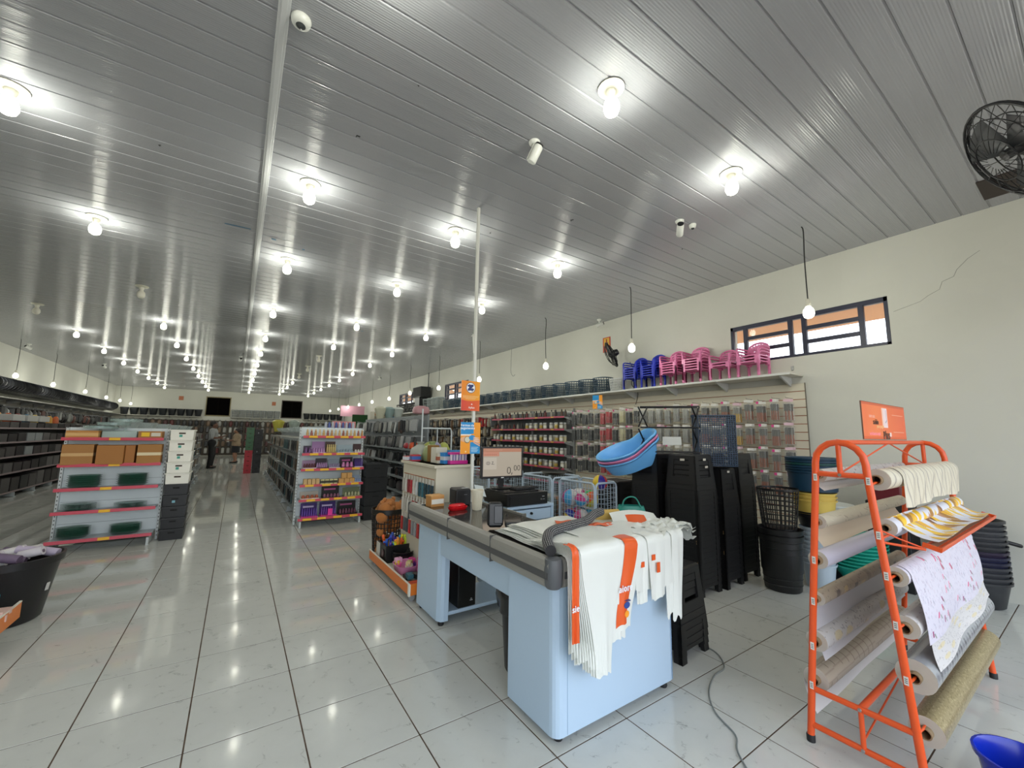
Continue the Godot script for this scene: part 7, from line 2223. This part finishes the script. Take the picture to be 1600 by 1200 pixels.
	for k in 5: single("flower_pack", mb().lathe(prof([0, 0, 0.1, 0, 0.16, 0.2, 0.2, 0.36, 0.1, 0.42, 0, 0.42]), 12), mat(["b8b04a", "a3b0a8", "c9c9b4", "8aa0a0", "b4bcb8"][k], 0.4), "pale or yellow bundled goods on the far gondola top", "bundle", V(1.2 + 0.5 * k, 1.535, -16.6 + 0.0 * k) if k < 2 else V(3.3 + 0.3 * k, 1.992, -13.6), 0.5 * k, "pale bundles on far gondola tops")
	fixtures()
	# front left: black tub of rolled things and an orange-edged shelf at the picture's left edge
	var tb := thing("black_bin", "large black bin of rolled goods at the left edge of the floor", "bin", V(-1.46, 0.001, -5.12))
	part("bucket", mb().lathe(prof([0, 0, 0.22, 0, 0.235, 0.014, 0.305, 0.44, 0.325, 0.445, 0.33, 0.5, 0.315, 0.502, 0.292, 0.45, 0.22, 0.02, 0, 0.02]), 34), mat("151417", 0.35), tb)
	part("label", mb().at(V(0.27, 0.25, 0.075), Basis(Vector3.UP, 1.2) * Basis(Vector3.RIGHT, 0.15)).box(V(0, 0, 0), V(0.03, 0.06, 0.003)), mat("c9c7c2", 0.5), tb)
	part("label", mb().at(V(0.05, 0.26, 0.276), Basis(Vector3.UP, 0.2) * Basis(Vector3.RIGHT, 0.15)).box(V(0, 0, 0), V(0.05, 0.05, 0.003)), mat("2f9fb4", 0.5), tb)
	for k in 16:
		var a := k * 2.4
		var rr := 0.05 + 0.013 * k
		var o := thing("rolled_towel", "rolled item on top of the black bin", "roll", V(-1.46 + rr * cos(a), 0.47 + 0.02 * (k % 3), -5.12 + rr * sin(a)), a * 1.3, "rolled goods in the black bin")
		part("roll", mb().cyl(V(-0.07, 0, 0), V(0.07, 0.03, 0), 0.034, 0.034, 14), mat(["cfc9cf", "b4a8bc", "d8d4d2", "6a5a70"][k % 4], 0.5), o)
		part("core", mb().cyl(V(0.069, 0.03, 0), V(0.0715, 0.031, 0), 0.016, 0.016, 10), mat("6a5a6a", 0.7), o)
	var lf := thing("orange_shelf", "orange-edged low shelf of pink packs at the left edge of the frame", "shelf", V(-1.47, 0, -4.31))
	part("deck", mb().box(V(0, 0.22, 0), V(0.5, 0.02, 0.62), 0.003).box(V(-0.1, 0.11, 0), V(0.3, 0.2, 0.5), 0.003), mat("cfc8b4", 0.5), lf)
	part("lip", mb().box(V(0.256, 0.22, 0), V(0.012, 0.11, 0.62), 0.002).box(V(0, 0.22, 0.315), V(0.52, 0.11, 0.012), 0.002), mat("df7a28", 0.4), lf)
	part("white_edge", mb().box(V(0.256, 0.278, 0), V(0.014, 0.008, 0.62)), mat("e0dace", 0.5), lf)
	for k in 8: carton("pink_pack", "pink and orange flat pack piled on the orange-edged shelf at the left", V(-1.40 + 0.12 * (k % 2), 0.231 + 0.032 * (k / 4), -4.53 + 0.13 * (k % 4)), V(0.14, 0.03, 0.11), ["c23a6a", "d86a2a", "b82a50", "d88a3a"][k % 4], 0.2 * sin(k * 2.0), "d8b4a8", "pack", "flat packs on the orange-edged shelf")

# cameras, detectors, blue tape and specks on the ceiling
func fixtures():
	var wh := mat("d4d6cf", 0.35)
	var bk := mat("121314", 0.3)
	var cams := [[1.86, -2.47, 0.5, "white bullet camera hanging from the ceiling above the checkout"], [3.95, -2.51, -0.9, "white bullet camera on the ceiling near the big window"], [6.1, -5.8, 0.9, "small dark-faced camera at the top of the right wall"], [-5.2, -17.4, -0.7, "small camera under the ceiling by the left wall"], [-4.3, -20.9, -0.4, "small camera on the left part of the ceiling, further back"], [4.9, -17.5, 0.6, "small camera under the ceiling above the far pendant bulbs"], [-0.1, -15.8, 0.2, "small dark camera beside the ceiling joint strip"]]
	for c in cams:
		var o := thing("security_camera", c[3], "camera", V(c[0], CEIL_Y - 0.001, c[1]))
		part("mount", mb().lathe(prof([0, -0.03, 0.03, -0.03, 0.045, -0.015, 0.048, 0.0, 0, 0.0]), 18).cyl(V(0, -0.03, 0), V(0, -0.085, 0), 0.016, 0.014, 10), wh, o)
		var b := Basis(Vector3.UP, c[2]) * Basis(Vector3.RIGHT, -1.05 if c[0] == 1.86 else -0.45)
		part("body", mb().at(V(0, -0.12, 0), b * Basis(Vector3.RIGHT, PI / 2)).lathe(prof([0, -0.06, 0.034, -0.06, 0.038, -0.05, 0.038, 0.07, 0.03, 0.085, 0, 0.085]), 18).at(V(0, -0.12, 0) + b * V(0, 0.036, 0.02), b).box(V(0, 0, 0), V(0.06, 0.006, 0.16), 0.003), wh, o)
		part("lens_face", mb().at(V(0, -0.12, 0) + b * V(0, 0, 0.0855), b * Basis(Vector3.RIGHT, PI / 2)).lathe(prof([0, 0, 0.03, 0, 0.034, 0.004, 0.034, 0.012, 0, 0.014]), 18), bk, o)
	for d in [[0.117, -2.46, "white round ceiling camera with a dark dome beside the joint strip", 0.055], [4.145, -2.474, "small white round box on the ceiling beside the bullet camera", 0.04]]:
		var o := thing("ceiling_dome", d[2], "detector", V(d[0], CEIL_Y - 0.001, d[1]))
		part("housing", mb().lathe(prof([0, -0.045, d[3] * 0.55, -0.045, d[3] * 0.9, -0.03, d[3], -0.01, d[3], 0.0, 0, 0.0]), 24), wh, o)
		part("dome", mb().lathe(prof([0, -0.06, d[3] * 0.3, -0.056, d[3] * 0.5, -0.044, 0, -0.044]), 20), mat("3a3d3e", 0.15), o)
	for t in [[-0.19, -5.62, 0.26, 0.02, "long strip of blue tape stuck on the ceiling"], [0.19, -5.75, 0.05, 0.04, "scrap of blue tape right of the ceiling joint"], [0.54, -5.85, 0.03, 0.03, "small blue scrap near the second ceiling bulb"], [2.3, -9.9, 0.05, 0.05, "dark blue scrap on the ceiling further back"]]:
		single("tape_scrap", mb().at(Vector3.ZERO, Basis(Vector3.UP, -0.06)).box(V(0, 0, 0), V(t[2], 0.002, t[3])), mat("1f5f80", 0.5), t[4], "tape", V(t[0], CEIL_Y - 0.0012, t[1]))
	for t in [[0.63, -3.25, 0.03], [2.55, -0.44, 0.03], [2.95, -3.2, 0.035], [4.6, -2.9, 0.02], [-0.75, -4.35, 0.02], [2.35, -4.0, 0.02], [0.86, -2.5, 0.012]]:
		var o := part("ceiling_hole", mb().at(Vector3.ZERO, Basis(Vector3.UP, t[0] * 5.0)).box(V(0, 0, 0), V(t[2], 0.002, t[2] * 0.5)).box(V(t[2] * 0.4, 0, t[2] * 0.5), V(t[2] * 0.3, 0.002, t[2] * 0.3)), mat("2a2b2b", 0.8), get_node("ceiling"), V(t[0], CEIL_Y - 0.0015, t[1]))
	# cable on the floor beside the counter
	single("floor_cable", mb().tube(curve([2.95, 0.006, -2.0, 3.0, 0.006, -1.78, 2.86, 0.006, -1.62, 2.70, 0.006, -1.60, 2.50, 0.006, -1.52, 2.36, 0.006, -1.40, 2.28, 0.006, -1.25, 2.17, 0.006, -1.18, 2.02, 0.006, -1.0, 1.9, 0.006, -0.85], 6), 0.0045, 6), mat("7d8280", 0.5), "thin grey cable snaking over the floor tiles beside the counter", "cable")

# ---------------------------------------------------------------- two people at the far end of the aisle
# bones: [from, to, radius there, radius here]; joined by a smooth minimum and meshed as surface nets
func flesh(m: MB, bones: Array, cell: float, soft := 0.02):
	var lo := V(1e9, 1e9, 1e9)
	var hi := -lo
	for b in bones:
		var rr: float = maxf(b[2], b[3]) + cell * 3.0
		for e in 2:
			lo = lo.min(b[e] - V(rr, rr, rr))
			hi = hi.max(b[e] + V(rr, rr, rr))
	var n := Vector3i(((hi - lo) / cell).ceil()) + Vector3i.ONE
	var f := PackedFloat32Array()
	f.resize(n.x * n.y * n.z)
	var K := 1.0 / soft
	for b in bones:
		var a: Vector3 = b[0]
		var d: Vector3 = b[1] - a
		var dd := maxf(d.length_squared(), 1e-8)
		var rr: float = maxf(b[2], b[3]) + cell * 2.5
		var p0 := Vector3i(((a.min(b[1]) - V(rr, rr, rr) - lo) / cell).floor()).clamp(Vector3i.ZERO, n - Vector3i.ONE)
		var p1 := Vector3i(((a.max(b[1]) + V(rr, rr, rr) - lo) / cell).ceil()).clamp(Vector3i.ZERO, n - Vector3i.ONE)
		for x in range(p0.x, p1.x + 1):
			for y in range(p0.y, p1.y + 1):
				for z in range(p0.z, p1.z + 1):
					var p := lo + V(x, y, z) * cell
					var t := clampf((p - a).dot(d) / dd, 0.0, 1.0)
					var dist: float = (p - a - d * t).length() - lerpf(b[2], b[3], t)
					if dist < cell * 2.5: f[(x * n.y + y) * n.z + z] += exp(-dist * K)
	var lvl := func(x: int, y: int, z: int) -> float: return f[(x * n.y + y) * n.z + z] - 1.0
	var id := {}
	var base := m.v.size()
	for x in n.x - 1:
		for y in n.y - 1:
			for z in n.z - 1:
				var i0 := (x * n.y + y) * n.z + z
				var q := [f[i0], f[i0 + 1], f[i0 + n.z], f[i0 + n.z + 1], f[i0 + n.y * n.z], f[i0 + n.y * n.z + 1], f[i0 + n.y * n.z + n.z], f[i0 + n.y * n.z + n.z + 1]]
				var any := false
				var all := true
				for v in q:
					if v > 1.0: any = true
					else: all = false
				if not any or all: continue
				var sum := Vector3.ZERO
				var cnt := 0
				for e in [[0, 1], [2, 3], [4, 5], [6, 7], [0, 2], [1, 3], [4, 6], [5, 7], [0, 4], [1, 5], [2, 6], [3, 7]]:
					var va: float = log(maxf(q[e[0]], 1e-4))
					var vb: float = log(maxf(q[e[1]], 1e-4))
					if (va > 0.0) == (vb > 0.0): continue
					var t := va / (va - vb)
					var ca := V(e[0] / 4, (e[0] / 2) % 2, e[0] % 2)
					var cb := V(e[1] / 4, (e[1] / 2) % 2, e[1] % 2)
					sum += ca.lerp(cb, t)
					cnt += 1
				var g := V((q[4] + q[5] + q[6] + q[7]) - (q[0] + q[1] + q[2] + q[3]), (q[2] + q[3] + q[6] + q[7]) - (q[0] + q[1] + q[4] + q[5]), (q[1] + q[3] + q[5] + q[7]) - (q[0] + q[2] + q[4] + q[6]))
				id[i0] = m.vert(lo + (V(x, y, z) + sum / cnt) * cell, -g)
	for i0 in id:
		var z: int = i0 % n.z
		var y: int = (i0 / n.z) % n.y
		var x: int = i0 / (n.z * n.y)
		if x == 0 or y == 0 or z == 0: continue
		var here: bool = f[i0] > 1.0
		var steps := [[n.y * n.z, n.z, 1], [n.z, 1, n.y * n.z], [1, n.y * n.z, n.z]]
		for s in steps:
			var there: bool = f[i0 + s[0]] > 1.0
			if here == there: continue
			if not (id.has(i0 - s[1]) and id.has(i0 - s[2]) and id.has(i0 - s[1] - s[2])): continue
			var a: int = id[i0]
			var b: int = id[i0 - s[1]]
			var c: int = id[i0 - s[1] - s[2]]
			var d: int = id[i0 - s[2]]
			if here:
				m.face(a, b, c); m.face(a, c, d)
			else:
				m.face(a, c, b); m.face(a, d, c)

func hand_bones(wrist: Vector3, dir: Vector3, side: Vector3, curl: float) -> Array:
	var nrm := dir.cross(side).normalized()
	var o := [[wrist, wrist + dir * 0.05, 0.024, 0.026], [wrist + dir * 0.05 - side * 0.022, wrist + dir * 0.08 - side * 0.026, 0.016, 0.012], [wrist + dir * 0.05 + side * 0.022, wrist + dir * 0.08 + side * 0.026, 0.016, 0.012]]
	for k in 4:
		var b := wrist + dir * 0.082 + side * (-0.029 + 0.0195 * k)
		var L: float = [0.066, 0.078, 0.072, 0.055][k]
		var d1 := (dir + nrm * curl * 0.4).normalized()
		var d2 := (dir + nrm * curl * 1.3).normalized()
		o.append([b, b + d1 * L * 0.5, 0.0095, 0.0088])
		o.append([b + d1 * L * 0.5, b + d1 * L * 0.5 + d2 * L * 0.5, 0.0088, 0.0075])
	var tb := wrist + dir * 0.025 - side * 0.024
	var td := (dir * 0.7 - side * 0.8 + nrm * curl * 0.3).normalized()
	o.append([tb, tb + td * 0.04, 0.012, 0.0105])
	o.append([tb + td * 0.04, tb + td * 0.04 + (td + dir).normalized() * 0.03, 0.0105, 0.0085])
	return o

func person(label: String, where: Vector3, turn: float, spec: Dictionary):
	var o := thing("person", label, "person", where, turn)
	var s: float = spec.scale
	if spec.has("wide"): o.scale = V(spec.wide, 1.0, spec.wide)
	# joints; the figure faces +z
	var L := {}
	for sd in [-1, 1]:
		var arm: Array = spec.arms[0 if sd < 0 else 1]
		L[sd] = {"hip": V(sd * 0.09, 0.90, 0), "knee": V(sd * 0.10, 0.49, 0.02), "ankle": V(sd * 0.105, 0.08, -0.02), "toe": V(sd * 0.125, 0.035, 0.13), "sh": V(sd * 0.185, 1.40, 0), "el": arm[0], "wr": arm[1]}
	var scale_bones := func(bs: Array) -> Array:
		var r := []
		for b in bs: r.append([b[0] * s, b[1] * s, b[2] * s, b[3] * s])
		return r
	var torso := [[V(0, 0.93, 0), V(0, 1.12, 0.01), 0.135, 0.115], [V(-0.06, 0.93, -0.01), V(0.06, 0.93, -0.01), 0.12, 0.12], [V(0, 1.12, 0.01), V(0, 1.30, 0.0), 0.12, 0.13], [V(-0.09, 1.33, 0), V(0.09, 1.33, 0), 0.10, 0.10], [V(-0.15, 1.405, 0), V(0.15, 1.405, 0), 0.062, 0.062]]
	var head := [[V(0, 1.42, 0), V(0, 1.52, 0.015), 0.058, 0.054], [V(0, 1.635, 0.0), V(0, 1.615, 0.03), 0.092, 0.08], [V(0, 1.56, 0.05), V(0, 1.545, 0.065), 0.05, 0.035], [V(0, 1.60, 0.105), V(0, 1.575, 0.118), 0.012, 0.016], [V(-0.09, 1.60, 0.0), V(-0.093, 1.575, 0.0), 0.018, 0.014], [V(0.09, 1.60, 0.0), V(0.093, 1.575, 0.0), 0.018, 0.014], [V(-0.018, 1.538, 0.098), V(0.018, 1.538, 0.098), 0.010, 0.010]]
	var legs := []
	var arms := []
	var uparms := []
	for sd in [-1, 1]:
		var j: Dictionary = L[sd]
		legs.append_array([[j.hip, j.knee, 0.088, 0.058], [j.knee, j.knee.lerp(j.ankle, 0.35), 0.055, 0.058], [j.knee.lerp(j.ankle, 0.35), j.ankle, 0.058, 0.037], [j.ankle, j.toe, 0.04, 0.032]])
		uparms.append([j.sh, j.el, 0.055, 0.043])
		arms.append_array([[j.sh, j.el, 0.05, 0.04], [j.el, j.wr, 0.042, 0.028]])
	var body := mb()
	flesh(body, scale_bones.call(torso + legs + arms), 0.024)
	flesh(body, scale_bones.call(head), 0.010, 0.010)
	for sd in [-1, 1]:
		var j: Dictionary = L[sd]
		var d: Vector3 = (j.wr - j.el).normalized()
		var side: Vector3 = d.cross(Vector3.UP if absf(d.y) < 0.8 else Vector3.BACK).normalized() * -sd
		flesh(body, scale_bones.call(hand_bones(j.wr, d, side, 0.5)), 0.006, 0.005)
	part("body", body, mat(spec.skin, 0.6), o)
	var grow := func(bs: Array, by: float) -> Array:
		var r := []
		for b in bs: r.append([b[0], b[1], b[2] + by, b[3] + by])
		return r
	var shirt := mb()
	flesh(shirt, scale_bones.call(grow.call(torso + uparms, 0.016)), 0.024)
	part("shirt", shirt, mat(spec.shirt, 0.8), o)
	var low := mb()
	if spec.skirt:
		var pr := prof([0.0, 0.985, 0.135, 0.99, 0.165, 0.90, 0.175, 0.70, 0.182, 0.52, 0.172, 0.52, 0.0, 0.53])
		for i in pr.size(): pr[i] *= s
		pr.reverse()
		low.lathe(pr, 24, 1.1, 0.82)
	else:
		flesh(low, scale_bones.call(grow.call([[V(-0.07, 0.95, 0), V(0.07, 0.95, 0), 0.125, 0.125], [L[-1].hip, L[-1].knee, 0.088, 0.064], [L[-1].knee, L[-1].ankle, 0.064, 0.055], [L[1].hip, L[1].knee, 0.088, 0.064], [L[1].knee, L[1].ankle, 0.064, 0.055]], 0.016)), 0.024)
	part("skirt" if spec.skirt else "trousers", low, mat(spec.low, 0.8), o)
	var hair := mb()
	var hb := [[V(0, 1.665, -0.03), V(0, 1.63, -0.045), 0.092, 0.085], [V(-0.05, 1.69, 0.02), V(0.05, 1.69, 0.02), 0.05, 0.05], [V(-0.07, 1.62, -0.02), V(0.07, 1.62, -0.02), 0.04, 0.04]]
	if spec.skirt: hb.append([V(0, 1.66, -0.13), V(0, 1.65, -0.14), 0.045, 0.045])
	flesh(hair, scale_bones.call(hb), 0.012, 0.012)
	part("hair", hair, mat("17120f", 0.6), o)
	for sd in [-1, 1]:
		var ey := mb()
		ellipsoid(ey, V(sd * 0.032, 1.612, 0.098) * s, V(0.012, 0.007, 0.008))
		part("eye", ey, mat("1d1614", 0.3), o)
		var sh := mb()
		flesh(sh, scale_bones.call([[L[sd].ankle + V(0, -0.03, -0.02), L[sd].toe, 0.045, 0.037], [L[sd].ankle + V(0, -0.04, -0.03), L[sd].ankle + V(0, -0.045, -0.03), 0.042, 0.042]]), 0.016)
		part("shoe", sh, mat("141314", 0.5), o)

func people():
	person("person in a grey shirt and black trousers standing by the far gondola", V(-0.80, 0.005, -20.9), PI / 2 - 0.2, {"scale": 1.1, "skin": "6a4a3a", "shirt": "8d9090", "low": "101114", "skirt": false, "arms": [[V(-0.24, 1.13, 0.04), V(-0.16, 1.12, 0.28)], [V(0.23, 1.13, 0.06), V(0.13, 1.18, 0.28)]]})
	person("person in a beige top and dark knee-length skirt holding white papers", V(0.02, 0.005, -24.0), -PI / 2 - 0.1, {"scale": 0.95, "wide": 1.25, "skin": "8a6450", "shirt": "8f7d66", "low": "15161c", "skirt": true, "arms": [[V(-0.23, 1.14, 0.03), V(-0.10, 1.10, 0.25)], [V(0.23, 1.14, 0.03), V(0.12, 1.14, 0.26)]]})
	single("paper_sheaf", mb().box(V(0, 0, 0), V(0.04, 0.20, 0.22), 0.004), mat("c9c7c0", 0.6), "white papers held by the person in the beige top", "papers", V(-0.33, 1.10, -24.0), 0.3)

func _ready():
	set_the_scene()
	room()
	lamps()
	checkout()
	film_rack()
	plastic_goods()
	right_wall()
	gondolas()
	impulse_display()
	far_walls()
	people()
	tell_apart()
